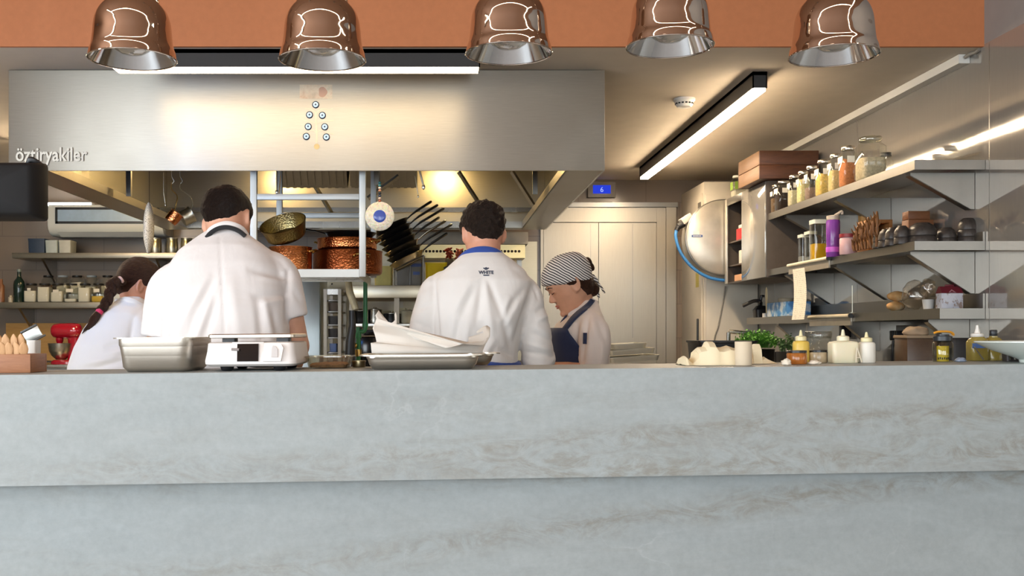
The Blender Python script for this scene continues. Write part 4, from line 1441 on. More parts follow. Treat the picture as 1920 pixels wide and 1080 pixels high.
# prep table the cooks stand at
t = thing('prep_table', 'long steel work table between the four cooks, mostly hidden by the counter', 'table', (-.38, 4.2, 0))
b = NB(); bx(b, -.75, .82, -.36, .36, .82, .855, .003); obj('table_top', b, STEEL, t)
b = NB(); bx(b, -.72, .78, -.33, .33, .25, .28, .003); obj('shelf', b, STEEL, t)
for sx_ in (-.7, .76):
    for sy_ in (-.31, .31):
        b = NB(); bx(b, sx_ - .02, sx_ + .02, sy_ - .02, sy_ + .02, 0, .8195); obj('leg', b, STEEL_V, t)
# ------------------------------------------------------------------ things hanging under and behind the hood
def hammered(name, c1, c2, rough=.22):
    t = NT(name)
    v = t.tc()
    vo = t.n('ShaderNodeTexVoronoi'); vo.inputs['Scale'].default_value = 95
    t.l(v, vo.inputs['Vector'])
    col = t.ramp(t.noise(v, 9, 4), [(.3, lin(c1)), (.7, lin(c2))])
    t.bsdf(col, rough, 1.0, vo.outputs[0], .32, .005)
    return t.m
COPPER = hammered('hammered_copper', 'b8683c', 'd98c58')
COPPER2 = hammered('aged_copper', '8a4526', 'b0663c', .3)
BRASS = steel('brass', 'c9a45e', .2, .3)
TIN = steel('tinned_inside', 'b9b5a4', .25, .4)
PAINTSTEEL = plain('pale_rack_paint', 'cfd3d2', .4, .25, var=.03)
PANBLACK = plain('pan_black', '161617', .35, .3, var=.2)

# hanging rack in front of the cooks' range
rx0, rx1, rd0, rd1 = X(476, 5.4), X(680, 5.4), 5.4, 6.25
rz = 1.24 + 120 * 5.4 / F
t = thing('hanging_rack', 'pale steel rack hanging under the hood with a shelf of copper pots', 'rack', ((rx0 + rx1) / 2, rd0, rz - .04))
ox, oy, oz = t.location
def rb(b, x0, x1, y0, y1, z0, z1, bev=0): bx(b, x0 - ox, x1 - ox, y0 - oy, y1 - oy, z0 - oz, z1 - oz, bev)
for xx in (rx0, rx1):
    for yy in (rd0, rd1):
        b = NB(); rb(b, xx - .017, xx + .017, yy - .017, yy + .017, rz + (-.04 if yy == rd0 else 0.001), HZ + .45, .002); obj('post', b, PAINTSTEEL, t)
b = NB(); rb(b, rx0 + .018, rx1 - .018, rd0 - .014, rd0 + .014, Z(375, 5.4), Z(364, 5.4), .002); obj('crossbar', b, PAINTSTEEL, t)
b = NB(); rb(b, rx0 + .018, rx1 - .018, rd1 - .014, rd1 + .014, Z(375, 5.4), Z(364, 5.4), .002); obj('crossbar', b, PAINTSTEEL, t)
b = NB()
rb(b, rx0 - .05, rx1 - .018, rd0 - .012, rd1 + .02, rz - .008, rz)
rb(b, rx0 - .05, rx1 - .018, rd0 - .014, rd0 - .004, rz - .042, rz)
rb(b, rx1 - .026, rx1 - .0175, rd0 + .018, rd1 + .02, rz - .042, rz + .0)
obj('shelf', b, PAINTSTEEL, t)
b = NB()
for k in range(3): rb(b, rx0 - .04, rx1 - .03, rd0 + .2 + k * .25, rd0 + .23 + k * .25, rz - .03, rz - .0085)
for k in range(1): pass
obj('shelf_stiffeners', b, STEEL, t)['kind'] = 'stuff'


def vessel(b, r, h, t_=.004, n=40, flare=0.0, loc=(0, 0, 0), R=None):
    lathe(b, [(.001, 0), (r * .93, 0), (r * .985, .008), (r, .02), (r + flare, h - .006), (r + flare + .004, h), (r + flare - .002, h + .001), (r + flare - t_, h - .006), (r - t_, .02), (r * .93 - t_, .006), (.001, .005)], n, loc, R)


def lug(b, r, z, ang, s=1.0):
    a = math.radians(ang)
    c = V((math.cos(a) * r, math.sin(a) * r, z)); o = V((math.cos(a), math.sin(a), 0)); q = V((-math.sin(a), math.cos(a), 0))
    tube(b, smoothpath([c - q * .035 * s, c - q * .03 * s + o * .022 * s + V((0, 0, .006)), c + o * .032 * s + V((0, 0, .01)), c + q * .03 * s + o * .022 * s + V((0, 0, .006)), c + q * .035 * s], 4), .0055 * s, 8)
    for e in (-1, 1): ball(b, c + q * .036 * e * s, .009 * s, (.8, .8, 1), 8)


p = at(545, 511, 5.7)
t = thing('copper_saucepan', 'tall copper saucepan on the left of the hanging shelf, beside the cook', 'pot', (p.x, 5.7, rz + .0004))
b = NB(); vessel(b, .118, .14); body = obj('pot_body', b, COPPER, t, 50)
b = NB(); lug(b, .118, .115, -8, .9); obj('handle', b, BRASS, t)
t = thing('saute_pan', 'tin lined pan lying tilted on top of the tall copper saucepan', 'pan', (p.x - .02, 5.69, rz + .2))
R_ = rot(y=-13, x=30)
b = NB(); vessel(b, .112, .085, flare=.016, R=R_); obj('pan_body', b, hammered('dull_brass_pan', '8c7a52', 'a89767', .32), t, 50)
b = NB(); tube(b, [R_ @ V(q) for q in ((-.12, 0, .06), (-.16, -.01, .068), (-.26, -.02, .072), (-.33, -.03, .075))], [.009, .008, .009, .011], 10, flat=.5); obj('handle', b, plain('cast_handle', '4c4030', .4, .6), t)
p = at(655, 516, 5.98)
t = thing('copper_rondeau', 'wide dark copper pot at the right end of the hanging shelf', 'pot', (p.x - .005, 5.93, rz + .0004))
b = NB(); vessel(b, .2, .135, n=56); obj('pot_body', b, COPPER2, t, 50)
for ang in (-62, 118): b = NB(); lug(b, .2, .1, ang, 1.2); obj('handle', b, BRASS, t)
t2 = thing('copper_rondeau', 'brighter shallow copper pan stacked on the wide dark copper pot', 'pan', (p.x - .008, 5.93, rz + .1368))
b = NB(); vessel(b, .172, .07, n=56); obj('pan_body', b, COPPER, t2, 50)
for ang in (-20, 160): b = NB(); lug(b, .172, .05, ang, 1.0); obj('handle', b, BRASS, t2)
t2 = thing('black_pan', 'black frying pan lying on top of the stacked copper pans', 'pan', (p.x + .01, 5.95, rz + .209))
b = NB(); lathe(b, [(.001, 0), (.115, 0), (.15, .035), (.153, .036), (.118, .004), (.001, .003)], 40); obj('pan_body', b, PANBLACK, t2, 50)
b = NB(); tube(b, [(-.14, -.02, .03), (-.2, -.04, .045), (-.28, -.06, .055)], [.01, .009, .012], 8, flat=.5); obj('handle', b, PANBLACK, t2)

# blue centred glass disc on a string of beads
p = at(712, 405.5, 5.31)
t = thing('eye_ornament', 'round speckled glass ornament with blue centre hanging on beads under the hood', 'ornament', p)
sp = NT('speckled_glass_disc')
vo = sp.n('ShaderNodeTexVoronoi'); vo.inputs['Scale'].default_value = 130; sp.l(sp.tc(), vo.inputs['Vector'])
hs = sp.n('ShaderNodeHueSaturation'); hs.inputs['Saturation'].default_value = .45; hs.inputs['Value'].default_value = 1.1
sp.l(vo.outputs[1], hs.inputs['Color'])
wr_ = sp.mix(.72, hs.outputs[0], lin('ddd5b8'))
sp.bsdf(wr_, .2, 0, vo.outputs[0], .4, .003)
Rf = rot(x=90)
b = NB(); lathe(b, [(.001, -.004), (.068, -.004), (.0745, -.001), (.0755, .002), (.07, .0055), (.028, .0055), (.001, .0045)], 48, (0, 0, 0), Rf); obj('disc', b, sp.m, t, 50)
b = NB(); lathe(b, [(.001, .009), (.02, .0085), (.031, .0068), (.0335, .0048), (.001, .0047)], 40, (0, 0, 0), Rf); obj('blue_centre', b, plain('cobalt_glass', '3f57b0', .15), t, 50)
zt = HZ - p.z
b = NB(); tube(b, [(0, 0, .072), (0, 0, zt + .08)], .0015, 6); obj('cord', b, BLK, t)
cols = ['b8664a', 'e0c4b0', '2a3a52', '22303c', 'c88a6a', 'e6d6c4', '3b7f86', '2f6d73']
zz = .079
for i, c_ in enumerate(cols):
    b = NB(); ball(b, (0, 0, zz), .0075, (1.1, 1.1, .85), 10); obj('bead', b, plain('bead_%s' % c_, c_, .2), t)
    zz += .0135

# copper measures hanging on long handles
def measure(label, px_, py, pxt, pyt, d, r, h, mat, Rm):
    c = at(px_, py, d)
    t = thing('hanging_measure', label, 'ladle', c, group=None)
    b = NB(); vessel(b, r, h, .0025, 32, R=Rm); obj('cup', b, mat, t, 50)
    e = Rm @ V((-r * .4, -r * .9, h))
    top = at(pxt, pyt, d) - c
    b = NB(); tube(b, smoothpath([e, e + V((.01, 0, .03)), e.lerp(top, .5) + V((.022, 0, .0)), top + V((.0, 0, -.04)), top], 5), .0055, 8, flat=.5); obj('handle', b, BRASS if mat is not TIN else TIN, t)
    b = NB(); hk = [top + V((0, 0, -.012)), top + V((.012, 0, .004)), top + V((0, 0, .03)), V((top.x, 0, HZ + .06 - c.z))]
    tube(b, smoothpath(hk, 4), .002, 6); obj('hook', b, STEEL, t)
    return t
measure('small copper measuring cup hanging by its handle left of the broad cook', 319, 416, 322, 341, 5.55, .037, .062, COPPER, rot(y=38, x=-8))
measure('second measuring cup with shiny inside hanging just behind the copper one', 342, 411, 338, 341, 5.68, .045, .06, TIN, rot(y=58, x=-20))
p = at(279, 427, 5.45)
t = thing('hanging_platter', 'narrow cream speckled oval board hanging edge-on left of the copper cups', 'platter', p)
spk = NT('speckled_cream')
spk.bsdf(spk.ramp(spk.noise(spk.tc(), 220, 3), [(.36, lin('8b7f6a')), (.46, lin('eee6d4')), (.7, lin('f6f0e2'))]), .55, 0)
b = NB()
rs = []
for (z_, w_) in ((-.137, .004), (-.13, .009), (-.108, .012), (-.095, .016), (-.06, .0235), (-.01, .0255), (.05, .0245), (.09, .0205), (.118, .013), (.132, .005), (.134, .001)):
    rs.append([V((w_ * math.cos(q) + .012 * (z_ * 7) * (1 if z_ > 0 else .6) * .3, .055 * math.sqrt(max(.02, 1 - (z_ / .14) ** 2)) * math.sin(q), z_)) for q in [2 * PI * k / 20 for k in range(20)]])
rings(b, rs); obj('board', b, spk.m, t, 60)
b = NB(); tube(b, [(0.003, 0, .13), (.002, 0, HZ - p.z + .05)], .0015, 6); obj('cord', b, BLK, t)
# utensils with pale handles, hung high under the hood front
def hung(label, name, cat, x0, y0, x1, y1, d, r0, r1, m, zhook=None):
    a, c = at(x0, y0, d), at(x1, y1, d)
    t = thing(name, label, cat, c)
    b = NB(); tube(b, [a - c, (a - c) * .5, (a - c) * .12, V((0, 0, 0))], [r1, r0, r0 * .9, r0 * .5], 10, flat=.5); obj('handle', b, m, t)
    b = NB(); tube(b, [a - c, a - c + V((0, 0, .12))], .002, 6); obj('hook', b, STEEL, t)
    b = NB(); ball(b, (0, 0, -.008), r0 * .8, (1, .5, 1.6), 8); obj('ferrule', b, STEEL, t)
    return t
IVORY = plain('ivory_handle', 'e8dfc8', .4)
hung('white handled tool hanging inside the left of the rack', 'hanging_spatula', 'utensil', 519, 318, 519, 357, 5.75, .011, .008, IVORY)
hung('thin brass rod hanging beside the white handled tool in the rack', 'hanging_skewer', 'utensil', 526, 330, 523, 366, 5.8, .005, .004, BRASS)
hung('white handle hanging high right of the blue ornament', 'hanging_spatula', 'utensil', 786, 318, 794, 348, 5.5, .0115, .009, IVORY)
hung('steel ladle shaft hanging left of the high white handle', 'hanging_ladle', 'utensil', 778, 330, 784, 366, 5.6, .006, .005, TIN)
hung('short pale rod hanging between the cream board and copper cup', 'hanging_skewer', 'utensil', 307, 362, 310, 382, 5.9, .005, .005, TIN)

# ------------------------------------------------------------------ range wall behind the cooks
sx0, sx1 = X(655, 7.3), X(1000, 7.3)
t = thing('range_shelf', 'steel shelf unit behind the cooks carrying pans and tubs', 'shelf unit', ((sx0 + sx1) / 2, 7.6, 0))
def tb(b, x0, x1, y0, y1, z0, z1, bev=0): bx(b, x0 - t.location.x, x1 - t.location.x, y0 - 7.6, y1 - 7.6, z0, z1, bev)
SZ = 1.24 + 90 * 7.3 / F
b = NB(); tb(b, sx0, sx1, 7.3, 8.1, SZ - .09, SZ, .003); obj('shelf', b, steel('warm_shelf_steel', 'c9bfa8', .3, .42), t)
b = NB(); tb(b, sx0, sx1, 7.3, 8.1, 1.24 + 12 * 7.3 / F, 1.24 + 19 * 7.3 / F, .003); obj('shelf', b, STEEL, t)
b = NB(); tb(b, sx0, sx1, 7.3, 8.1, .88, .92, .003); obj('shelf', b, STEEL, t)
for px_ in (660, 744, 925):
    for yy in (7.33, 8.05):
        b = NB(); xx = X(px_, 7.33); tb(b, xx - .018, xx + .018, yy - .018, yy + .018, 0, SZ - .0905); obj('upright', b, steel('post_grey', '8d8578', .35, .45), t)
lower_z = 1.24 + 19 * 7.3 / F
b = NB(); bx(b, X(600, 9) , X(1008, 9), DB - .03, DB - .001, 1.0, 2.05)
struct('trim_2', b, steel('splash_steel', 'a89f8a', .3, .42))
# perforated extractor rail
t = thing('burner_grill', 'long steel grill box with a row of round holes behind the curly haired cook', 'grill', (X(830, 8.4), 8.5, 0))
x0, x1 = X(736, 8.4) - t.location.x, X(990, 8.4) - t.location.x
gz0, gz1, gz2 = Z(483, 8.4), Z(458, 8.4), Z(435, 8.4)
b = NB(); bx(b, x0, x1, -.1, .25, gz1, gz2, .004); obj('hood_box', b, plain('matt_grill_steel', 'aaa396', .5, .2), t)
b = NB(); bx(b, x0 + .02, x1 - .02, -.06, .25, gz0, gz1 - .0005); obj('burner_front', b, steel('warm_steel', 'd2bd8c', .3, .4), t)
b = NB()
n_ = 34
for k in range(n_):
    xx = x0 + .07 + k * (x1 - x0 - .14) / (n_ - 1)
    lathe(b, [(.001, 0), (.011, 0), (.011, .004), (.001, .004)], 14, (xx, -.0605, (gz0 + gz1) / 2), rot(x=90))
o = obj('burner_holes', b, plain('dark_hole_disc', '2a1a10', .8), t); o['kind'] = 'stuff'  # dark discs set on the burner front for the holes
b = NB()
for xx in (x0 + .05, x1 - .05): bx(b, xx - .02, xx + .02, .18, .22, SZ + .003, gz0 - .001)
obj('stand', b, STEEL_DARK, t)
t.location.z = 0
# frying pans standing on edge in a rack, handles up to the right
PANS = [(737 + 4.9 * k, 432 + 10.0 * k, 26, ('steel' if k in (4, 6) else 'black'), .134) for k in range(7)]
ordw = ['topmost', 'second from the top', 'third from the top', 'fourth from the top', 'fifth from the top, grey', 'sixth from the top', 'lowest, grey']
for i, (px_, py, ang, kind, r) in enumerate(PANS):
    d = 7.42
    c = at(px_, py, d)
    m = PANBLACK if kind == 'black' else steel('pan_steel', 'b0ab9e', .2, .35)
    t = thing('frying_pan', 'frying pan %s in the slanted pile beside the blue centred ornament' % ordw[i], 'pan', c, group='frying pans in the slanted pile')
    R_ = rot(y=-ang)
    b = NB(); lathe(b, [(.001, 0), (r * .8, 0), (r, .034), (r + .004, .036), (r + .002, .038), (r * .8 - .002, .005), (.001, .004)], 40, (0, 0, 0), R_); obj('pan_body', b, m, t, 50)
    L_ = .2 + .03 * (i % 3)
    b = NB(); tube(b, [R_ @ V(q) for q in ((r - .01, 0, .03), (r + .04, -.004, .044), (r + .08, -.004, .052), (r + L_, -.004, .066), (r + L_ + .01, -.004, .067))], [.009, .011, .016, .0185, .012], 10, flat=.55); obj('handle', b, PANBLACK if i != 4 else m, t)
t = thing('pan_stand', 'slanted wire stand holding the pile of frying pans', 'stand', (X(750, 7.42), 7.42, SZ + .0004))
b = NB()
low = at(PANS[-1][0], PANS[-1][1], 7.42) - t.location
Rq = rot(y=-26)
cq = low + Rq @ V((0, 0, -.012))
for yy in (-.08, .08):
    tube(b, [cq + Rq @ V((-.12, yy, 0)), cq + Rq @ V((.12, yy, 0))], .006, 8)
    for xx in (-.11, .11):
        e_ = cq + Rq @ V((xx, yy, -.004)); tube(b, [e_, V((e_.x, e_.y, .004))], .005, 8)
for xx in (-.118, .118): tube(b, [cq + Rq @ V((xx, -.08, 0)), cq + Rq @ V((xx, .08, 0))], .006, 8)
obj('wire_frame', b, STEEL_DARK, t)
# grey storage tub with blue marks
greyp = plain('smoky_grey_plastic', '8d8880', .3, var=.04)
t = thing('storage_tub', 'tall grey plastic tub with blue tape marks on the range shelf', 'tub', (X(766, 7.72), 7.72, SZ + .0004))
b = NB(); rloft(b, [(.19, .16, .02, 0), (.205, .17, .022, .012), (.235, .2, .024, .225), (.25, .215, .026, .23), (.25, .215, .026, .24), (.228, .194, .022, .236), (.198, .164, .02, .014)], 4); obj('tub_body', b, greyp, t, 40)
b = NB(); tube(b, [(.014, -.098, .02), (.018, -.104, .2)], .005, 6); obj('rib', b, greyp, t)
b = NB()
for z_, w_ in ((.165, .075), (.105, .05)): box(b, (.062, -.0865 - z_ * .072 + .0, z_), (w_, .002, .024), rot(x=4))
obj('tape_mark', b, plain('blue_tape_mark', '6277b8', .6), t)['kind'] = 'stuff'
yel = plain('yellow_plastic', 'ffd21c', .35)
t = thing('yellow_tub', 'bright yellow food tub beside the curly haired cook\'s shoulder', 'tub', (X(818, 7.6), 7.6, SZ + .0004))
b = NB(); rloft(b, [(.14, .12, .02, 0), (.15, .13, .02, .01), (.16, .14, .02, .165), (.165, .145, .02, .17), (.165, .145, .02, .18), (.15, .13, .018, .178), (.14, .12, .016, .02)], 4); obj('tub_body', b, yel, t, 40)
t = thing('yellow_tub', 'pale yellow tub shape added for the yellow-lit panel, left of the grey storage tub', 'tub', (X(718, 7.75), 7.86, SZ + .0004))  # stands in for yellow light on the splash panel, put into its colour
b = NB(); rloft(b, [(.12, .12, .02, 0), (.13, .13, .02, .01), (.14, .14, .02, .16), (.145, .145, .02, .17), (.13, .13, .018, .168), (.12, .12, .016, .02)], 4); obj('tub_body', b, plain('pale_yellow_glow', 'f3e08a', .35), t, 40)
redm = plain('dried_red_pepper', '8e2f18', .5, var=.35, vs=40, bump=.4)
for i, (px_, py, s_, lb) in enumerate(((842, 468, .05, 'dark red dried pepper bunch behind the yellow tub'), (860, 470, .045, 'reddish pepper bunch next to the curly haired cook\'s neck'))):
    c = at(px_, py + 6, 7.75)
    b = NB()
    for q in range(16):
        a_ = random.uniform(0, 2 * PI); rr = random.uniform(0, s_) * .45
        ball(b, V((rr * math.cos(a_), rr * math.sin(a_), random.uniform(-.03, .03))), random.uniform(.013, .017), (1.9, .6, .6), 8, rot(z=random.uniform(0, 180), y=random.uniform(-50, 50)))
    o = obj('pepper_bunch', b, redm if i == 0 else plain('pink_red_pepper', 'b0573c', .4, var=.5, vs=60, bump=.4), None, 60); o.location = c
    tag(o, lb, 'peppers')
    b = NB(); bx(b, -.03, .03, -.05, .05, SZ + .0005, c.z - .05, .004)
    t = obj('spice_box', b, plain('dark_spice_box', '6b5a40', .5), None); t.location = (c.x, 7.75, 0)
    tag(t, 'dark box under the %s pepper bunch on the range shelf' % ('dark red' if i == 0 else 'paler'), 'box')
    t.location.x = c.x
t = thing('black_tray', 'black slanted tray in front of the yellow tub', 'tray', at(852, 499, 7.45))
b = NB(); box(b, (0, 0, 0), (.16, .1, .035), rot(y=-20), .006); obj('tray_body', b, BLACK, t)
b = NB(); bx(b, -.05, .05, -.03, .03, SZ - t.location.z + .0005, -.03); obj('base', b, BLACK, t)
# pots under the range shelf
under = [(676, .05, .09, 'dark', 'small dark pot at the left end under the range shelf'), (703, .052, .1, 'steel', 'steel pot under the range shelf, left of the white paper'), (735, .062, .07, 'dark', 'dark pan under the range shelf just above the white paper'), (765, .052, .09, 'cream', 'cream bowl under the range shelf left of the curly haired cook'), (812, .08, .1, 'dark', 'dark round pot under the range shelf beside the cook\'s sleeve')]
for i, (px_, r, h, kind, lb) in enumerate(under):
    m = {'dark': PANBLACK, 'steel': STEEL, 'cream': plain('cream_enamel', 'e2d6b4', .3)}[kind]
    t = thing('stock_pot', lb, 'pot', (X(px_, 7.5), 7.5 + .02 * (i % 2), lower_z + .0004))
    b = NB(); vessel(b, r, h, n=32); obj('pot_body', b, m, t, 50)
    b = NB(); lathe(b, [(.001, h + .02), (.01, h + .02), (.012, h + .012), (r * .9, h + .003), (r * .9, h + .0012), (.001, h + .0012)], 28); obj('lid', b, STEEL if kind == 'dark' else m, t, 50)
for i, (px_, w_, h, lb) in enumerate(((722, .09, .10, 'cream carton standing high under the range shelf'), (752, .075, .12, 'pale tall carton under the range shelf above the paper'))):
    b = NB(); rloft(b, [(w_, .08, .008, 0), (w_, .08, .008, h)], 3)
    o = obj('carton', b, plain('pale_carton', 'dccb9e', .6), None); o.location = (X(px_, 7.8), 7.8, lower_z + .0005); tag(o, lb, 'carton')
t = thing('black_oven', 'black box oven on the lowest range shelf behind the green pipe', 'oven', (X(702, 7.5), 7.6, .9205))
b = NB(); bx(b, -.14, .14, -.15, .2, .012, .345, .006); obj('oven_body', b, BLACK, t)
b = NB(); bx(b, -.13, .06, -.168, -.1505, .03, .33, .004); dr_ = obj('door', b, plain('oven_glass', '0b0b0c', .12), t)
b = NB(); tube(b, [(-.115, -.169, .3), (-.115, -.19, .3), (.045, -.19, .3), (.045, -.169, .3)], .005, 8); obj('handle', b, STEEL, dr_)
for k in range(3):
    b = NB(); lathe(b, [(.001, 0), (.016, 0), (.014, .016), (.001, .017)], 18, (.1, -.1505, .08 + .09 * k), rot(x=90)); obj('knob', b, STEEL, t)
for sx_ in (-.11, .11):
    b = NB(); bx(b, sx_ - .015, sx_ + .015, -.12, .17, 0, .0115); obj('foot', b, BLACK, t)
# tall cabinet, trolley, pipes
b = NB()
t = thing('tall_cabinet', 'tall blue-grey steel cabinet right of the broad cook\'s sleeve', 'cabinet', (X(566, 7.8), 7.8, 0))
b = NB(); bx(b, -.26, .16, -.15, .3, 0, 1.72, .004); obj('cabinet_body', b, steel('blue_grey_steel', 'b4bec0', .25, .38, (40, 40, 1), 8), t)
b = NB(); bx(b, -.257, .157, -.172, -.1505, .1, 1.70, .004); dr_ = obj('door', b, steel('blue_grey_steel', 'b4bec0'), t)
b = NB(); bx(b, .02, .024, -.1735, -.172, .1, 1.70); obj('door_gap', b, STEEL_DARK, t)
t = thing('rack_trolley', 'narrow steel trolley with trays between the tall cabinet and the green pipe', 'trolley', (X(624, 7.4), 7.4, 0))
for px_ in (610, 637):
    for yy in (0, .4):
        b = NB(); xx = X(px_, 7.4) - t.location.x; bx(b, xx - .012, xx + .012, yy - .012, yy + .012, .05, 1.56); obj('post', b, steel('post_grey', '8d8578'), t)
for k, py in enumerate((562, 583, 608, 632, 660)):
    b = NB(); zz = Z(py, 7.4); bx(b, -.055, .05, .0125, .39, zz - .012, zz, .002); obj('runner_tray', b, STEEL_DARK, t)
b = NB(); bx(b, -.05, .05, .0, .3, 1.52, 1.56); obj('top', b, STEEL, t)
for px_ in (610, 637):
    for yy in (0, .4):
        b = NB(); xx = X(px_, 7.4) - t.location.x; lathe(b, [(.001, -.01), (.024, -.01), (.025, 0), (.024, .01), (.001, .01)], 20, (xx, yy, .0255), rot(y=90)); obj('wheel', b, BLACK, t)
for i, (py, m, lb) in enumerate(((583, plain('brown_bin', '5f4d3c', .5), 'brown box on the upper trolley tray'), (608, plain('dark_bin', '2c2622', .5), 'dark box on the middle trolley tray'), (632, plain('dark_bin', '2c2622', .5), 'dark box on the fourth trolley tray'), (660, plain('blue_bin', '6a7fb0', .5), 'small blue box low on the trolley'))):
    b = NB(); rloft(b, [(.07 if i < 3 else .05, .09, .006, 0), (.075 if i < 3 else .052, .1, .006, .06)], 3)
    o = obj('storage_box', b, m, None); o.location = (t.location.x - .002, 7.48, Z(py, 7.4) + .0005); tag(o, lb, 'box')
GREEN = plain('green_paint', '2f7a4c', .35)
t = thing('green_pipe', 'green water pipe with brass valve behind the paper lined tray', 'pipe', (X(678, 6.5), 6.5, 0))
b = NB()
q0 = lambda px_, py: V((X(px_, 6.5) - t.location.x, 0, Z(py, 6.5)))
tube(b, smoothpath([q0(685, 520), q0(685, 600), q0(684, 618), q0(679, 622), q0(674, 622), q0(672, 630), q0(672, 640), V((q0(672, 640).x, 0, .0))], 4), .0135, 12); obj('pipe_run', b, GREEN, t)
b = NB(); tube(b, [q0(671, 655), q0(672, 668)], .022, 12); tube(b, [q0(672, 648), q0(664, 645)], .01, 8); ball(b, q0(666, 648), .018, n=8); obj('valve', b, BRASS, t)
b = NB(); tube(b, [q0(685, 606), q0(684.4, 614)], .019, 12); tube(b, [q0(672, 624), q0(672, 634)], .019, 12); obj('elbow_joint', b, GREEN, t)
b = NB(); tube(b, [q0(685, 521), V((q0(685, 500).x, 0, Z(470, 6.5)))], .0135, 12); obj('riser', b, GREEN, t)
t = thing('floor_brush', 'black long handled tool with cream grip standing left of the green pipe', 'brush', (X(657, 6.4), 6.4, 0))
q1 = lambda px_, py: V((X(px_, 6.4) - t.location.x, 0, Z(py, 6.4)))
b = NB(); tube(b, [q1(660, 582), q1(661, 610), q1(657, 640), q1(655, 690), V((q1(655, 690).x, 0, 0.02))], [.019, .022, .03, .034, .034], 12); obj('shaft', b, BLACK, t)
b = NB(); tube(b, [q1(652, 520), q1(656, 548), q1(667, 580)], [.028, .033, .03], 12, flat=.7); obj('grip', b, plain('worn_cream', 'd9cfae', .6, var=.2, vs=20), t)

# ------------------------------------------------------------------ left rear corner
sh_m = steel('dim_shelf_steel', 'a9a294', .3, .42, (1, 12, 1))
def wshelf(label, px0, px1, ytop, thick, d0=8.7):
    x0, x1 = X(px0, d0), X(px1, d0); z = Z(ytop, d0)
    t = thing('wall_shelf', label, 'shelf', ((x0 + x1) / 2, d0, z))
    w_ = (x1 - x0) / 2
    b = NB(); bx(b, -w_, w_, 0, DB - d0 - .002, -thick, 0, .002); obj('board', b, sh_m, t)
    for s_ in (-.8, 0, .8):
        b = NB(); prism(b, [(0, 0), (.3, 0), (0, -.2)], .02, Matrix.Translation((s_ * w_, DB - d0 - .003, -thick - .001)) @ rot(z=-90).to_4x4() @ rot(x=90).to_4x4()); obj('bracket', b, sh_m, t)
    return t, z
_, zu = wshelf('upper steel wall shelf at the far left with boxes and steel cups', 22, 560, 474, .045)
_, zl = wshelf('lower steel wall shelf at the far left holding rows of glass jars', -20, 500, 566.5, .05)
b = NB(); bx(b, X(-40, 8.5), X(340, 8.5), 9.03, DB - .001, 1.0, 1.33)
struct('trim_3', b, wood('mustard_wood', 'b98a45', 'd0a25c', 3, (.3, 1, 3), .5))
t = thing('rear_bench', 'low steel bench under the shelves at the far left', 'bench', (X(120, 8.6), 8.7, 0))
x0, x1 = X(-60, 8.6) - t.location.x, X(380, 8.6) - t.location.x
b = NB(); bx(b, x0, x1, -.35, .3, .955, .985, .003); obj('bench_top', b, STEEL, t)
b = NB(); bx(b, x0 + .02, x1 - .02, -.3, .28, .12, .9545); obj('cabinet_body', b, STEEL_DARK, t)
b = NB(); bx(b, x0 + .05, x1 - .05, -.25, .25, 0, .1195); obj('plinth', b, BLACK, t)
for k in range(4):
    w_ = (x1 - x0 - .06) / 4
    b = NB(); bx(b, x0 + .03 + k * w_ + .01, x0 + .03 + (k + 1) * w_ - .01, -.32, -.3005, .78, .94, .003); dr_ = obj('drawer', b, STEEL, t)
    b = NB(); xx = x0 + .03 + (k + .5) * w_; tube(b, [(xx - .06, -.321, .86), (xx - .06, -.34, .86), (xx + .06, -.34, .86), (xx + .06, -.321, .86)], .005, 8); obj('handle', b, STEEL, dr_)
benz = .985
# jars
jglass = thin('jar_glass', 'f6f7f4', .1, .03)
lidblk = plain('jar_lid_black', '1c1a18', .35)
flour = plain('white_flour', 'f2ecdc', .9, var=.02)
semol = plain('yellow_semolina', 'e3bb4a', .9, var=.06, vs=80)
brownf = plain('brown_spice', '5d4636', .9, var=.2, vs=80)
def square_jar(name, label, loc, w_, h, fill, fm, group, lidm=None, slope=0.0, lab=None, rz=0, dz=None):
    dz = dz or w_
    t = thing(name, label, 'jar', loc, rz, group)
    b = NB(); r = w_ * .2
    rloft(b, [(w_ * .9, dz * .9, r, 0), (w_, dz, r, .006), (w_, dz, r, h * .76), (w_ * .8, dz * .8, min(w_, dz) * .38, h * .86), (w_ * .8, dz * .8, min(w_, dz) * .38, h * .93)], 5); obj('glass_body', b, jglass, t, 60)
    if fill:
        b = NB(); k = .93
        rloft(b, [(w_ * .86, dz * .86, r * .9, .004), (w_ * k, dz * k, r * .9, .010), (w_ * k, dz * k, r * .9, h * fill)], 5)
        for v_ in b.verts:
            if v_.co.z > h * fill * .9: v_.co.z += slope * v_.co.x + .0015 * noise.noise(v_.co * 200)
        obj('contents', b, fm, t, 40)
    b = NB(); lathe(b, [(.001, h * .9), (min(w_, dz) * .42, h * .9), (min(w_, dz) * .43, h * .91), (min(w_, dz) * .43, h * .99), (min(w_, dz) * .41, h), (.001, h)], 28, sx=w_ / min(w_, dz), sy=dz / min(w_, dz)); obj('lid', b, lidm or lidblk, t, 50)
    if lab:
        b = NB(); box(b, (lab[0], -dz / 2 - .0012, lab[1]), (lab[2], .0016, lab[3])); obj('label', b, plain('paper_label', 'ece6d6', .8), t)
    return t
fills = [(.60, flour, 0, (0, .11, .03, .022)), (.80, flour, 0, None), (.55, flour, .12, (.0, .095, .05, .025)), (.18, flour, 0, (.0, .1, .06, .03)), (.76, flour, 0, None), (.32, semol, 0, (0, .1, .05, .03))]
oname = ['first', 'second', 'third', 'fourth', 'fifth', 'sixth']
lbl = ['mostly full of white flour', 'full to the neck with white flour', 'half full with sloping white flour', 'nearly empty with a little flour', 'full of white powder', 'holding yellow semolina']
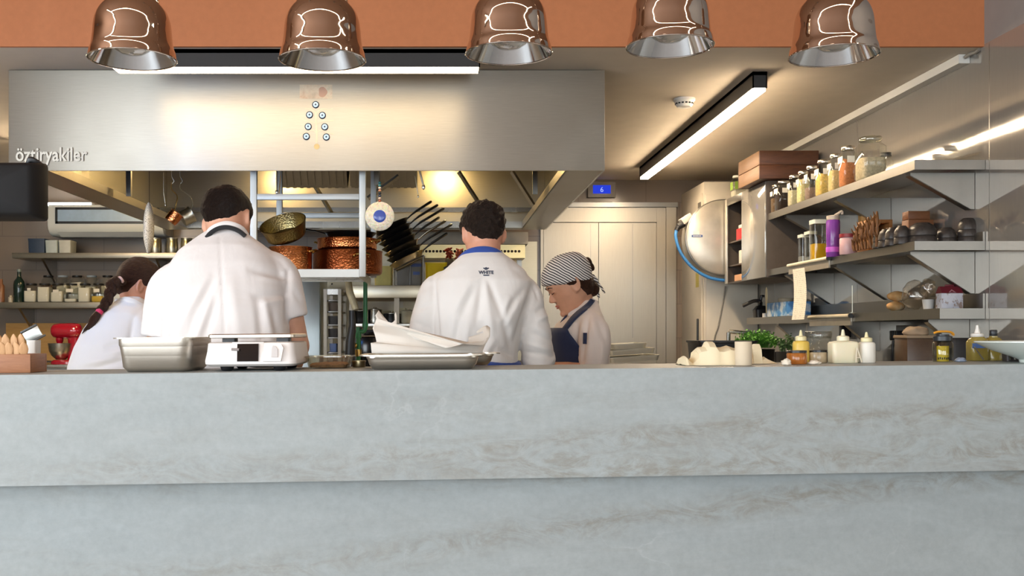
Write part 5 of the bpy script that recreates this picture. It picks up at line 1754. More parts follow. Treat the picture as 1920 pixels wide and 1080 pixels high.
for i, px_ in enumerate((59, 84, 109, 134.5, 160, 185)):
    fl = fills[i]
    square_jar('glass_jar', '%s glass jar from left in the front row, %s' % (oname[i], lbl[i]), (X(px_, 8.79), 8.79, zl + .0005), .106, .162, fl[0], fl[1], 'square flour jars on the lower left shelf', slope=fl[2], lab=fl[3])
b = NB(); bx(b, X(60, 8.95), X(270, 8.95), 8.89, 9.03, zl + .0006, zl + .075); o = obj('shelf_riser', b, sh_m, None); tag(o, 'narrow steel riser step behind the front row of flour jars', 'riser')
bl = ['dark and empty looking', 'bluish lid, little flour', 'with heaped white flour', 'with pale lid and low flour', 'with black lid and white powder', 'almost hidden by the braided woman']
for i, (px_, fl, sl) in enumerate(((91, .5, 0), (118, .45, .2), (145, .62, .1), (172, .4, 0), (202, .45, .1), (226, .4, 0))):
    square_jar('glass_jar', '%s jar from left in the raised back row, %s' % (oname[i], bl[i]), (X(px_, 8.96), 8.96, zl + .0756), .1, .165, fl, brownf if i == 0 else flour, 'jars on the raised back row at left', slope=sl, lidm=plain('clear_lid', 'a9b3b8', .2) if i in (1, 3) else None)
# green bottle and neighbours
bg = plain('green_bottle_glass', '1d3029', .08, var=.1)
t = thing('green_bottle', 'dark green glass bottle standing left of the flour jars', 'bottle', (X(36, 8.8), 8.8, zl + .0005))
b = NB(); lathe(b, [(.001, 0), (.045, 0), (.048, .006), (.048, .15), (.043, .18), (.022, .21), (.017, .225), (.017, .262), (.001, .262)], 28); obj('glass_body', b, bg, t, 50)
b = NB(); lathe(b, [(.001, .2625), (.018, .2625), (.018, .285), (.001, .286)], 20); obj('cap', b, plain('grey_cap', '7f8a84', .4), t)
for i, (px_, r, h, c_, lb) in enumerate(((2, .03, .2, '8a5a3c', 'amber brown bottle at the extreme left of the lower shelf'), (20, .02, .06, 'c9bda4', 'tiny pale pot between the amber and green bottles'))):
    b = NB(); lathe(b, [(.001, 0), (r, 0), (r, h * .7), (r * .5, h * .8), (r * .45, h), (.001, h)], 20)
    o = obj('small_bottle', b, plain('bottle_%s' % c_, c_, .3), None, 50); o.location = (X(px_, 8.78), 8.78, zl + .0005); tag(o, lb, 'bottle')
# upper shelf contents
for i, (px0, px1, py, c_, lb) in enumerate(((59, 90, 447, '24364f', 'navy blue box on the upper left shelf'), (91, 113, 450, 'bcc6c4', 'pale box in the middle of the three on the upper left shelf'), (116, 138, 450, 'c9cac0', 'pale right-hand box of the three on the upper left shelf'))):
    w_ = (px1 - px0) * 8.8 / F; h = (474 - py) * 8.75 / F
    t = thing('storage_box', lb, 'box', (X((px0 + px1) / 2, 8.8), 8.8, zu + .0005))
    b = NB(); rloft(b, [(w_ * .96, .14, .008, 0), (w_, .15, .008, h * .85)], 3); obj('box_body', b, plain('box_%s' % c_, c_, .5), t)
    b = NB(); rloft(b, [(w_ * 1.02, .155, .008, h * .852), (w_ * 1.02, .155, .008, h)], 3); obj('lid', b, plain('box_%s' % c_, c_, .5), t)
for i, (px_, lb) in enumerate(((292, 'leftmost steel canister on the upper shelf, by the hanging cream board'), (323, 'middle steel canister on the upper shelf behind the cook'), (350, 'right steel canister half hidden by the white shoulder'))):
    t = thing('steel_canister', lb, 'canister', (X(px_, 8.82), 8.82, zu + .0005), group='steel canisters on the upper left shelf')
    b = NB(); lathe(b, [(.001, 0), (.048, 0), (.05, .004), (.05, .1), (.046, .105), (.046, .125), (.05, .128), (.05, .134), (.047, .134), (.044, .128), (.04, .12), (.001, .01)], 28); obj('canister_body', b, TIN, t, 50)
# stand mixer
RED = plain('mixer_red', 'b3122a', .12, var=.03, Coat_Weight=.6)
t = thing('stand_mixer', 'red stand mixer with steel bowl on the bench at the far left', 'mixer', (X(122, 8.55), 8.55, benz + .0005))
b = NB(); rloft(b, [(.2, .2, .06, 0), (.2, .2, .06, .02), (.17, .17, .05, .034)], 5, (-.0, 0, 0)); obj('base', b, RED, t, 45)
b = NB(); rloft(b, [(.11, .13, .04, .03), (.095, .11, .035, .14), (.11, .12, .04, .2), (.12, .13, .045, .24)], 5, (.075, .03, 0)); obj('column', b, RED, t, 45)
b = NB()
rings(b, [[V((x_, r * math.sin(q) * .95, .275 + r * math.cos(q))) for q in [2 * PI * k / 28 for k in range(28)]] for x_, r in ((-.112, .02), (-.108, .04), (-.09, .056), (-.04, .064), (.04, .066), (.1, .064), (.125, .055), (.137, .035), (.14, .015))])
obj('motor_head', b, RED, t, 60)
b = NB(); tube(b, [(-.045, 0, .215), (-.045, 0, .19), (-.045, 0, .15)], [.032, .03, .012], 16); obj('attachment_hub', b, RED, t)
b = NB(); lathe(b, [(.001, .036), (.04, .036), (.045, .042), (.075, .07), (.095, .11), (.102, .16), (.104, .172), (.1, .172), (.09, .11), (.001, .045)], 36, (-.035, 0, 0)); bo = obj('mixing_bowl', b, STEEL, t, 60)
# wall air conditioner
acw = plain('air_conditioner_white', 'dfe3e2', .35, var=.01)
t = thing('air_conditioner', 'white wall air conditioner above the far left shelves', 'air conditioner', (X(197, 8.75), 8.75, Z(441, 8.75)))
prof = [(.31, .0), (.1, .0), (.045, .018), (.012, .05), (0, .085), (0, .24), (.02, .262), (.31, .262)]
b = NB(); hw = 110 * 8.75 / F
rings(b, [[V((x_, .315 * (1 - s_) + y_ * s_ - (.0 if s_ == 1 else 0), .131 + (z_ - .131) * s_)) for y_, z_ in prof] for x_, s_ in ((-hw, .93), (-hw + .012, 1), (hw - .012, 1), (hw, .93))]); obj('housing', b, acw, t, 40)
b = NB(); box(b, (0.02, -.0035, .168), (2 * hw - .14, .004, .116)); obj('front_grille', b, plain('grille_screen_tint', 'a9c4e2', .25), t)  # pale blue puts the monitor's light into the grille colour
b = NB()
for z_, in ((.108,), (.228,)): box(b, (.02, -.0045, z_), (2 * hw - .13, .005, .02))
box(b, (.02 - hw + .067, -.0045, .168), (.02, .005, .14)); obj('grille_surround', b, BLACK, t)
b = NB(); box(b, (.0, .03, .012), (2 * hw - .2, .08, .004), rot(x=-30)); obj('louvre', b, acw, t)
t = thing('tube_light', 'short bright tube light on the wall above the air conditioner', 'lamp', (X(125, 8.95), 8.95, Z(383, 8.95)))
b = NB(); bx(b, -.21, .21, .02, .115, -.02, .02, .003); obj('mount', b, WHITE_PLASTIC, t)
b = NB(); tube(b, [(-.205, 0, 0), (.205, 0, 0)], .014, 12); obj('tube', b, emit('cool_tube', 'f2f8ff', 28.0), t)
# clear jug hanging under upper shelf
# monitor at the left edge
t = thing('monitor', 'large black kitchen order monitor seen from its back at the left edge', 'monitor', at(-21, 358, 3.95), 0)
b = NB()
rings(b, [[V((x_, y_, z_)) for x_, z_ in rrect(.42 * k, .225 * k2, .012, 3)] for y_, k, k2 in ((.06, .98, .98), (.045, 1, 1), (.0, 1, .97), (-.05, .88, .86), (-.06, .8, .78))])
b2 = b; obj('casing', b, plain('monitor_black', '0b0a0c', .75), t, 40)
b = NB(); box(b, (0, .0615, 0), (.39, .002, .195)); obj('screen', b, emit('screen_glow', '3b9cff', 10.0), t)
b = NB(); tube(b, smoothpath([(.145, -.0, .098), (.16, -.005, .119), (.18, .0, .114), (.205, .02, .098)], 4), [.006, .009, .01, .011, .012, .012, .012, .011, .011, .010, .009, .008, .006], 8, flat=.7, up=(0, 1, 0)); obj('handle', b, BLACK, t)
b = NB(); bx(b, -.15, -.11, -.02, .02, .09, ZF - t.location.z - .002); bx(b, -.2, -.06, -.05, .05, ZF - t.location.z - .014, ZF - t.location.z - .002); obj('ceiling_pole', b, BLACK, t)
# white crock with a flat grater behind the spoon box
x_ = X(62, 2.84)
t = thing('utensil_crock', 'white upright crock behind the wooden spoon box', 'crock', (x_, 2.845, ctz(x_) + .0006))
b = NB(); rloft(b, [(.022, .03, .006, 0), (.026, .036, .006, .003), (.028, .04, .006, .083), (.024, .036, .005, .083), (.02, .03, .005, .006)], 3); obj('crock_body', b, WHITE_PLASTIC, t)
t = thing('flat_grater', 'steel hand grater with black edge leaning out of the white crock', 'grater', (x_, 2.845, ctz(x_) + .0006))
b = NB(); Rg = rot(y=-28)
c_ = at(61, 627, 2.845) - t.location
box(b, c_, (.048, .003, .03), Rg, .001); obj('blade', b, steel('grater_steel', 'aeb0ac', .3, .4), t)
b = NB(); box(b, c_ + Rg @ V((-.002, 0, .019)), (.05, .006, .006), Rg, .001); box(b, c_ + Rg @ V((.0, 0, -.018)), (.062, .006, .005), Rg, .001); obj('frame', b, plain('grater_edge', '3c3c3a', .4), t)
b = NB(); tube(b, [c_ + Rg @ V((0, 0, -.018)), V((0, 0, .03))], .004, 8); obj('handle', b, BLACK, t)
# ------------------------------------------------------------------ right wall: shelves
SHELF = steel('shelf_steel', '9f9c96', .3, .4, (1, 30, 1), 8, .02)
def rshelf(label, xf, y0, y1, z, th, brk, up, bh):
    t = thing('wall_shelf', label, 'shelf', (WX, (y0 + y1) / 2, z))
    w_, l_ = WX - xf, (y1 - y0) / 2
    b = NB()
    bx(b, -w_, -.0015, -l_, l_, -.006, 0)
    bx(b, -w_, -w_ + .006, -l_, l_, -th, -.0061)
    bx(b, -w_ + .0061, -.0015, -l_, -l_ + .006, -th, -.0061)
    obj('board', b, SHELF, t)
    if up:
        b = NB(); bx(b, -.012, -.002, -l_, l_, .0005, up); obj('upstand', b, SHELF, t)
    for yb in brk:
        b = NB()
        yy = yb - (y0 + y1) / 2
        d_ = w_ * .93
        prism(b, [(-.002, 0), (-d_, 0), (-d_, -.012), (-.02, -bh), (-.002, -bh)], .005, Matrix.Translation((0, yy, -th - .0005)) @ rot(x=90).to_4x4())
        # folded flange along the slope
        a = V((-d_, yy, -th - .0125)); c = V((-.02, yy, -th - bh))
        n_ = (c - a).normalized()
        side = n_.cross(V((0, 1, 0))).normalized() * .0015
        hexa(b, [a + V((0, 0, 0)) - side, c - side, c + V((0, .045, 0)) - side, a + V((0, .045, 0)) - side, a + side, c + side, c + V((0, .045, 0)) + side, a + V((0, .045, 0)) + side])
        bx(b, -d_, -.002, yy, yy + .045, -th - .003, -th - .0005)
        obj('bracket', b, SHELF, t)
    return t
XT, XL = 2.226, 2.345
ZT, ZM, ZL = 2.058, 1.675, 1.358
rshelf('top steel shelf on the right wall holding a row of glass spice jars', XT, 4.83, 7.0, ZT, .045, (4.93, 5.85, 6.7), 0, .175)
rshelf('middle steel shelf on the right wall with bowls, bottle and wooden pieces', XT, 4.83, 7.0, ZM, .042, (4.93, 5.85, 6.7), .045, .2)
rshelf('lowest steel shelf on the right wall with bread and a carton', XL, 4.83, 7.9, ZL, .05, (4.98, 6.0, 7.2), .07, .17)
b = NB()
t = thing('plastic_wrap_sheet', 'thin clear film draped over the near end of the top shelf', 'film', (2.46, 4.97, ZT + .0006))
g = [[b.verts.new((-.14 + .24 * i / 10, -.12 + .3 * j / 10, .004 + .045 * max(0, (i - 2) / 8) * (.8 + .3 * noise.noise(V((i * .7, j * .6, 0)))))) for i in range(11)] for j in range(11)]
for j in range(10):
    for i in range(10): b.faces.new((g[j][i], g[j][i + 1], g[j + 1][i + 1], g[j + 1][i]))
obj('film', b, thin('clear_film', 'f2ece2', .25, .1), t)

# spice jars on the top shelf: front edge is at XT, jars stand near it
clips = plain('clip_white', 'ece2cf', .4)
chrlid = steel('jar_lid_steel', 'c6beb2', .15, .25)
def spice(label, px_, d, w_, h, fill, c_, lidm=None, lb=True, slope=0, dz=None, clip=False):
    x_ = max(X(px_, d), XT + w_ / 2 + .004); d = min(x_ * F / (px_ - CX), 6.95)
    t = square_jar('spice_jar', label, (x_, d, ZT + .0005), w_, h, fill, plain('spice_%s' % c_, c_, .85, var=.22, vs=90), 'spice jars on the top right shelf', lidm or chrlid, slope, None, 0, dz)
    if lb:
        b = NB(); box(b, (-w_ / 2 - .0012, 0, h * .66), (.0016, (dz or w_) * .8, h * .16)); box(b, (0, -(dz or w_) / 2 - .0012, h * .66), (w_ * .5, .0016, h * .16)); obj('label', b, plain('paper_label', 'ece6d6', .8), t)
    return t
spice('dark filled jar, farthest at the left end of the top right shelf', 1455, 6.82, .062, .19, .5, '6b5238')
spice('stout jar of dark brown spice with pale lid near the shelf\'s far end', 1469, 6.66, .10, .2, .74, '2a1b14')
spice('slim jar of mixed pale herbs, third from the far end', 1489, 6.42, .07, .2, .5, 'c2b998')
spice('slim cream coloured jar, fourth from the far end', 1506, 6.24, .07, .2, .72, 'e6d69c')
spice('narrow jar with cream top and dark base, fifth from the far end', 1522, 6.1, .072, .21, .35, '8b7468')
spice('jar of golden yellow grains, sixth along the top shelf', 1545, 5.88, .088, .215, .6, 'e8c36c')
spice('slim jar of pale ochre spice before the label jar', 1567, 5.66, .075, .215, .55, 'e0c488')
spice('jar of orange red spice with white label beside the big jar', 1590, 5.52, .085, .23, .6, 'cf8250', slope=-.5)
spice('largest wide glass jar with clear lid and beige chunks, nearest on the shelf', 1632, 5.28, .135, .235, .5, 'd6c3a0', thin('clear_jar_lid', 'e6e6de', .3, .05), lb=False)
spice('small dark lidded jar half hidden behind the big clear jar', 1661, 5.78, .07, .2, .3, 'b8ac8e', lidblk, lb=False)

# far wall cabinet with crate and jar on top
t = thing('wall_cabinet', 'steel wall cabinet with an open compartment beyond the right shelves', 'cabinet', (2.215, 7.5, 1.635))
cw, y0, y1, ch = WX - 2.215 - .002, -.5, .5, .635
b = NB()
bx(b, 0, cw, y0, y0 + .01, 0, ch); bx(b, 0, cw, y1 - .01, y1, 0, ch); bx(b, 0, cw, y0, y1, ch, ch + .012); bx(b, 0, cw, y0, y1, -.012, 0); bx(b, cw - .01, cw, y0, y1, 0, ch)
bx(b, .001, cw - .01, -.005, .005, 0.0, ch)
bx(b, .01, cw - .01, .006, y1 - .011, .3, .31); bx(b, .01, cw - .01, .006, y1 - .011, .12, .13)
obj('cabinet_body', b, plain('cabinet_inside', '6a5f56', .45, .6), t)
b = NB(); bx(b, -.012, -.0005, y0, .05, -.01, ch + .01, .002); obj('sliding_door', b, wallsteel, t)
b = NB(); bx(b, -.012, -.0005, y1 - .055, y1, -.01, ch + .01, .002); obj('frame_strip', b, plain('bright_edge', 'ded6c8', .3, .6), t)
b = NB(); bx(b, -.0125, .0, .051, y1 - .056, ch - .045, ch + .01, .002); obj('top_rail', b, SHELF, t)
for i, (yy, z_, s_, c_, lb) in enumerate(((.22, .3105, (.1, .16, .085), 'c01f26', 'bright red box in the open cabinet compartment'), (.2, .1305, (.09, .1, .1), 'e6dfd2', 'white cup shaped box low in the open cabinet'), (.25, .0005, (.1, .2, .05), 'd9a77e', 'orange tinted pack at the bottom of the open cabinet'))):
    b = NB(); rloft(b, [(s_[0], s_[1], .008, 0), (s_[0], s_[1], .008, s_[2])], 3)
    o = obj('storage_box', b, plain('pack_%s' % c_, c_, .5), None); o.location = (2.215 + .07, 7.5 + yy, 1.635 + z_); tag(o, lb, 'box')
b = NB(); bx(b, -.05, .05, -.07, .07, 0, .03, .003)
o = obj('carton', b, plain('pack_white', 'e2ddd2', .6), None); o.location = (2.3, 7.72, 1.635 + .31 + .0865); 
tag(o, 'small white pack resting on the red box in the cabinet', 'carton')
cratew = wood('crate_walnut', '3c2214', '63391f', 3, (1, 6, 9), .5, .08)
t = thing('wooden_crate', 'brown wooden crate lying on top of the far wall cabinet', 'crate', (2.335, 7.15, 1.635 + .6475))
b = NB(); hw, hl, hh = .2, .25, .19
bx(b, -hw, hw, -hl, -hl + .016, 0, hh * .492, .004); bx(b, -hw, hw, -hl, -hl + .016, hh * .492, hh, .004)
obj('end_panel', b, cratew, t)
b = NB(); bx(b, -hw, hw, hl - .016, hl, 0, hh, .002); obj('end_panel', b, cratew, t)
for s in (-1, 1):
    b = NB(); bx(b, s * (hw - .014), s * hw, -hl + .017, hl - .017, 0, hh * .48, .002); bx(b, s * (hw - .014), s * hw, -hl + .017, hl - .017, hh * .5, hh, .002); obj('side_slats', b, wood('crate_light', '7d5b40', '94704f', 3, (1, 1, 8)), t)
b = NB(); bx(b, -hw + .015, hw - .015, -hl + .017, hl - .017, .002, .012); obj('bottom', b, cratew, t)
t = square_jar('glass_jar', 'glass jar with green label standing beyond the crate on the cabinet', (2.275, 7.88, 1.635 + .6475), .1, .17, .3, plain('pale_grain', 'd9d2bd', .9), None, plain('white_lid', 'e6e2d8', .4))
b = NB(); box(b, (-.0515, 0, .09), (.0016, .07, .06)); box(b, (-.015, -.0515, .09), (.05, .0016, .06)); obj('label', b, plain('lime_label', '9bbf4a', .6), t)
t = thing('white_tray', 'flat white tray lying between the crate and the spice jars', 'tray', (2.39, 6.93, 1.635 + .6475))
t.location = (2.42, 6.915, ZT + .205)
bpy.data.objects.remove(t)

# hose reel in a round steel case, hung from the wall unit
t = thing('hose_reel', 'round stainless hose reel case with blue hose beside the wall cabinet', 'hose reel', at(1352, 447, 8.12))
hr = .295
Rr = rot(x=90)
b = NB(); lathe(b, [(.001, -.09), (hr * .97, -.09), (hr, -.08), (hr, .075), (hr * .985, .085), (hr * .93, .092), (hr * .5, .098), (.001, .1)], 72, (0, 0, 0), Rr); obj('reel_case', b, plain('satin_reel_steel', 'c4bcae', .3, .55), t, 40)
b = NB(); tube(b, [(hr * 1.003 * math.cos(a), -.072, hr * 1.003 * math.sin(a)) for a in [2 * PI * k / 72 for k in range(72)]], .006, 8, loop=True); obj('case_rim', b, SHELF, t)
b = NB(); box(b, (-.215, -.0985, .01), (.085, .003, .017)); obj('blue_badge', b, plain('badge_blue', '2c4f92', .4), t)
b = text_bm('ıııııı', .02, .0003, align='CENTER')
b.free()
b = NB()
for k in range(6): box(b, (-.243 + k * .0112, -.1004, .01), (.0075, .0008, .007))
obj('badge_letters', b, WHITE_PLASTIC, t)['kind'] = 'stuff'
b = NB(); box(b, (-.222, -.0985, .035), (.05, .003, .03)); obj('white_badge', b, WHITE_PLASTIC, t)
b = NB(); tube(b, [(.02, -.105, -.015), (.04, -.11, -.03)], .008, 8); tube(b, [(.02, -.098, -.01), (.02, -.112, -.01)], .012, 8); obj('latch', b, STEEL_DARK, t)
b = NB(); box(b, (-.285, -.02, .15), (.09, .1, .05), rot(y=-35), .004); obj('hose_guide', b, plain('guide_white', 'd9d2c4', .4), t)
b = NB(); tube(b, [(-.30, -.03, .115), (-.345, -.03, .09)], .026, 12); tube(b, [(-.345, -.03, .09), (-.36, -.03, .06)], .02, 12); obj('hose_nozzle', b, BLACK, t)
b = NB(); tube(b, smoothpath([(-.36, -.03, .065), (-.367, -.04, .0), (-.33, -.05, -.12), (-.24, -.055, -.235), (-.12, -.06, -.31), (.0, -.06, -.335), (.05, -.05, -.33)], 5), .0125, 12); obj('hose', b, plain('blue_hose', '3f83c4', .35), t)
b = NB(); tube(b, [(.05, -.05, -.33), (.09, -.05, -.325)], .016, 10); obj('hose_end', b, BLACK, t)
b = NB(); bx(b, -.04, .18, .0905, .15, -.05, .05); obj('wall_arm', b, STEEL_DARK, t)
# white tall cabinet behind it
wc = plain('cabinet_white', 'd9cfbd', .45, var=.02)
t = thing('white_cabinet', 'tall white utility cabinet in the far right corner', 'cabinet', (2.118, 8.3, 0))
b = NB(); bx(b, 0, WX - 2.118 - .002, 0, DB - 8.3 - .002, 0, 2.47, .004); obj('cabinet_body', b, wc, t)
b = NB(); bx(b, .012, .43, -.018, -.0005, .05, 2.36, .003); obj('door', b, wc, t)
b = NB(); bx(b, -.016, -.0005, .03, .5, .05, 2.38, .003); sd = obj('door', b, wc, t)
b = NB(); bx(b, -.03, -.0165, .10, .13, 1.02, 1.36, .004); obj('handle', b, BLACK, sd)
b = NB(); bx(b, -.018, -.0165, .1, .2, 1.62, 1.74); obj('notice', b, plain('notice_yellow', 'cfc06a', .7), sd)
b = NB(); bx(b, -.02, -.0165, .03, .12, 2.23, 2.31); obj('vent', b, plain('dark_grey', '6a645c', .5), sd)
b = NB(); tube(b, smoothpath([(.16, -.05, 1.62), (.15, -.026, 1.5), (.11, -.026, 1.3), (.07, -.026, 1.1), (.07, -.024, .3)], 5), .006, 8)
obj('cable', b, plain('grey_cable', '8a8378', .5), t)

# ticket rails and paper
def rail(label, px0, py0, px1, py1, xx, roll=.012):
    a, c = V((xx, 0, 0)), V((xx, 0, 0))
    d0, d1 = xx * F / (px0 - CX), xx * F / (px1 - CX)
    t = thing('ticket_rail', label, 'ticket rail', (xx, (d0 + d1) / 2, Z((py0 + py1) / 2, (d0 + d1) / 2)))
    z0, z1 = Z(py0, d0) - t.location.z, Z(py1, d1) - t.location.z
    y0, y1 = d0 - t.location.y, d1 - t.location.y
    zz = (z0 + z1) / 2
    b = NB(); tube(b, [(0, y0, zz), (0, y1, zz)], roll, 12); obj('roller', b, plain('rail_cream', 'ddd0b6', .4), t)
    b = NB(); bx(b, .002, .012, y1, y0, zz - .055, zz - .012); obj('back_plate', b, plain('rail_alu', 'b9b0a0', .35, .6), t)
    b = NB(); tube(b, [(0, y1 - .012, zz), (0, y1 - .0005, zz)], roll * 1.15, 12); obj('end_cap', b, BLACK, t)
    return t
r1 = rail('cream ticket rail along the edge of the middle shelf, holding a paper slip', 1478, 497, 1553, 486, XT - .014)
r2 = rail('cream ticket rail along the edge of the lowest shelf', 1517, 597, 1594, 590, XL - .014)
xx = XT - .03
dA, dB = xx * F / (1486 - CX), xx * F / (1508 - CX)
b = NB()
rs = []
for k in range(15):
    f_ = k / 14
    zz = Z(505, 6.4) - f_ * .315
    bow = .012 * math.sin(f_ * 3) - .01 * f_
    rs.append([V((xx + bow + .0012 * e, y_, zz)) for y_, e in ((dA - .01 * f_, 0), (dB - .02 * math.sin(f_ * 2), 0), (dB - .02 * math.sin(f_ * 2), 1), (dA - .01 * f_, 1))])
rings(b, rs)
t = thing('hanging_paper_slip', 'long white order slip hanging from the ticket rail on the right', 'paper', (0, 0, 0))
tk = NT('printed_slip')
tv = tk.tc(scale=(1, 1, 1))
wv = tk.n('ShaderNodeTexWave', wave_type='BANDS', bands_direction='Z'); wv.inputs['Scale'].default_value = 26; tk.l(tv, wv.inputs['Vector'])
nm = tk.noise(tk.tc(scale=(1, 1, .3)), 140, 2)
msk = tk.math('MULTIPLY', tk.ramp(wv.outputs[1], [(.62, (0, 0, 0)), (.75, (1, 1, 1))]), tk.ramp(nm, [(.48, (0, 0, 0)), (.56, (1, 1, 1))]))
tk.bsdf(tk.mix(tk.math('MULTIPLY', msk, .55), lin('f1ead9'), lin('9b9488')), .8)
obj('slip', b, tk.m, t)
t.location = (0, 0, 0)

# ------------------------------------------------------------------ middle shelf goods
def at_shelf(px_, d, z): return V((X(px_, d), d, z + .0005))
clear2 = thin('clear_box_plastic', 'e3e2dc', .2, .05)
for i, (px_, d, w_, h, c_, fill, lb) in enumerate(((1508, 6.6, .06, .2, 'a9adb0', .3, 'tall grey clear container at the far end of the middle shelf'), (1520, 6.4, .055, .2, '9aa0a4', .2, 'slim clear container second on the middle shelf'), (1535, 6.2, .085, .25, 'f2c21c', .42, 'clear container with bright yellow contents beside the purple bottle'))):
    t = thing('clear_container', lb, 'container', at_shelf(px_, d, ZM))
    b = NB(); rloft(b, [(w_, .09, .01, 0), (w_, .09, .01, h * .9)], 3); obj('container_body', b, clear2, t)
    b = NB(); rloft(b, [(w_ * .92, .082, .009, .003), (w_ * .92, .082, .009, h * fill)], 3); obj('contents', b, plain('fill_%s' % c_, c_, .5), t)
    b = NB(); rloft(b, [(w_ * 1.04, .094, .011, h * .901), (w_ * 1.04, .094, .011, h)], 3); obj('lid', b, plain('pale_lid', 'cfd3c8', .4), t)
t = thing('drink_bottle', 'purple drinking bottle with grey cap on the middle shelf', 'bottle', at_shelf(1562, 5.86, ZM))
purp = plain('purple_plastic', '7a3f9a', .15, var=.1)
b = NB(); lathe(b, [(.001, 0), (.036, 0), (.038, .004), (.038, .06), (.036, .07), (.038, .08), (.0385, .2), (.035, .212), (.001, .212)], 28); obj('bottle_body', b, purp, t, 50)
b = NB(); lathe(b, [(.0387, .028), (.0392, .03), (.0392, .055), (.0387, .057)], 28, closed=True); obj('pink_band', b, plain('pink_band', 'c75bd0', .3), t)
b = NB(); lathe(b, [(.001, .2125), (.036, .2125), (.036, .235), (.02, .24), (.001, .24)], 28); tube(b, smoothpath([(.01, 0, .238), (.03, 0, .25), (.05, 0, .262), (.052, 0, .245)], 3), .008, 8); obj('cap', b, plain('bottle_cap', 'b9afa2', .4), t)
t = thing('candy_jar', 'low jar with dark red lid right of the purple bottle', 'jar', at_shelf(1590, 5.68, ZM))
b = NB(); lathe(b, [(.001, 0), (.042, 0), (.045, .006), (.045, .085), (.04, .095), (.001, .095)], 28); obj('jar_body', b, plain('pale_pink_fill', 'd9b3b6', .25), t, 50)
b = NB(); lathe(b, [(.001, .0955), (.046, .0955), (.046, .115), (.001, .116)], 28); obj('lid', b, plain('dark_red_lid', '8e2f36', .4), t, 50)
# wooden skewers / sticks
stickw = wood('stick_wood', '5f3a1c', '9a6632', 14, (3, 3, 1), .55, .1)
sk0 = None
k = 0
seq = ['first', 'second', 'third', 'fourth', 'fifth', 'sixth', 'seventh', 'eighth', 'ninth', 'tenth', 'eleventh', 'twelfth']
for i in range(9):
    px_ = 1602 + i * 5.2
    d = 5.50 - .035 * i
    h = .115 + .012 * (i % 3) + .006 * i
    c = at_shelf(px_, d, ZM)
    b = NB()
    path = smoothpath([(0, 0, 0.006), (.006 * ((i % 3) - 1), .004, h * .4), (-.006 * ((i % 2) - .5), 0, h * .75), (.004, .006, h)], 4)
    tube(b, path, [.007, .008, .009, .0075, .008, .0095, .008, .0085, .0095, .009, .008, .007, .005], 8)
    for q in range(3):
        z_ = h * (.3 + .25 * q)
        tube(b, [(0, 0, z_), (.014 * (1 if q % 2 else -1), -.006, z_ + .02), (.02 * (1 if q % 2 else -1), -.008, z_ + .035)], [.005, .004, .002], 6)
    o = obj('cinnamon_twig', b, stickw, None, 60); o.location = c; o['group'] = 'wooden twigs on the middle shelf'
    tag(o, '%s gnarled wooden twig from the far end, beside the red lidded jar' % seq[i], 'twig', 'wooden twigs on the middle shelf')
planks = wood('board_wood', '8a5a30', 'b47c44', 4, (1, 1, 7), .5, .06)
# stacked wooden serving boards and blocks behind
for i, (px0, px1, py0, py1, d, dep, lb, m) in enumerate(((1618, 1662, 425, 466, 5.72, .16, 'upright open wooden frame box behind the twigs', planks), (1612, 1636, 396, 418, 5.9, .05, 'pale wooden block on top of the wooden frame box', wood('pale_block', 'b98a4a', 'd2a766', 5)), (1697, 1738, 397, 413, 5.28, .07, 'topmost reddish brown wooden block behind the black bowls', wood('red_block', '6d4024', '8b5a36', 5)), (1697, 1744, 413, 440, 5.28, .08, 'wider brown wooden block under the topmost one, behind black bowls', wood('red_block', '6d4024', '8b5a36', 5)))):
    x0, x1 = X(px0, d), X(px1, d)
    z0, z1 = Z(py1, d), Z(py0, d)
    if i in (0, 3): z0 = ZM + .0006
    if i == 1: z0 = Z(425, 5.72) + .0325; z1 = z0 + .07
    if i == 2: z0 = Z(413, 5.28) + .001
    if i == 0:
        t = thing('wooden_frame_box', lb, 'box', ((x0 + x1) / 2, d, z0))
        w_ = (x1 - x0) / 2; h = Z(425, 5.72) + .0315 - z0
        for q, (a0, a1, b0, b1) in enumerate(((-w_, -w_ + .018, 0, h), (w_ - .018, w_, 0, h), (-w_ + .0185, w_ - .0185, h - .02, h), (-w_ + .0185, w_ - .0185, 0, .02))):
            b = NB(); bx(b, a0, a1, -dep / 2, dep / 2, b0, b1, .002); obj('board', b, m, t)
        b = NB(); bx(b, -w_ + .0185, w_ - .0185, dep / 2 - .012, dep / 2, .0205, h - .0205); obj('back_board', b, planks, t)
    else:
        b = NB(); bx(b, -(x1 - x0) / 2, (x1 - x0) / 2, -dep / 2, dep / 2, 0, z1 - z0, .003)
        o = obj('wooden_block', b, m, None); o.location = ((x0 + x1) / 2, d, z0); tag(o, lb, 'block')
x0, x1 = X(1640, 5.45), X(1700, 5.3)
# pale wooden slat board lying behind small bowls
t = thing('slatted_tray', 'long brown wooden tray lying across behind the small black cups', 'tray', (2.42, 5.47, ZM + .0006))
b = NB(); bx(b, -.1, .1, -.13, .13, 0, .012, .002); obj('base', b, planks, t)
for yy in (-.12, .12): b = NB(); bx(b, -.1, .1, yy - .008, yy + .008, .0125, .115, .002); obj('side_board', b, planks, t)
for xx_ in (.092,): b = NB(); bx(b, xx_ - .008, xx_ + .008, -.111, .111, .0125, .115, .002); obj('side_board', b, planks, t)
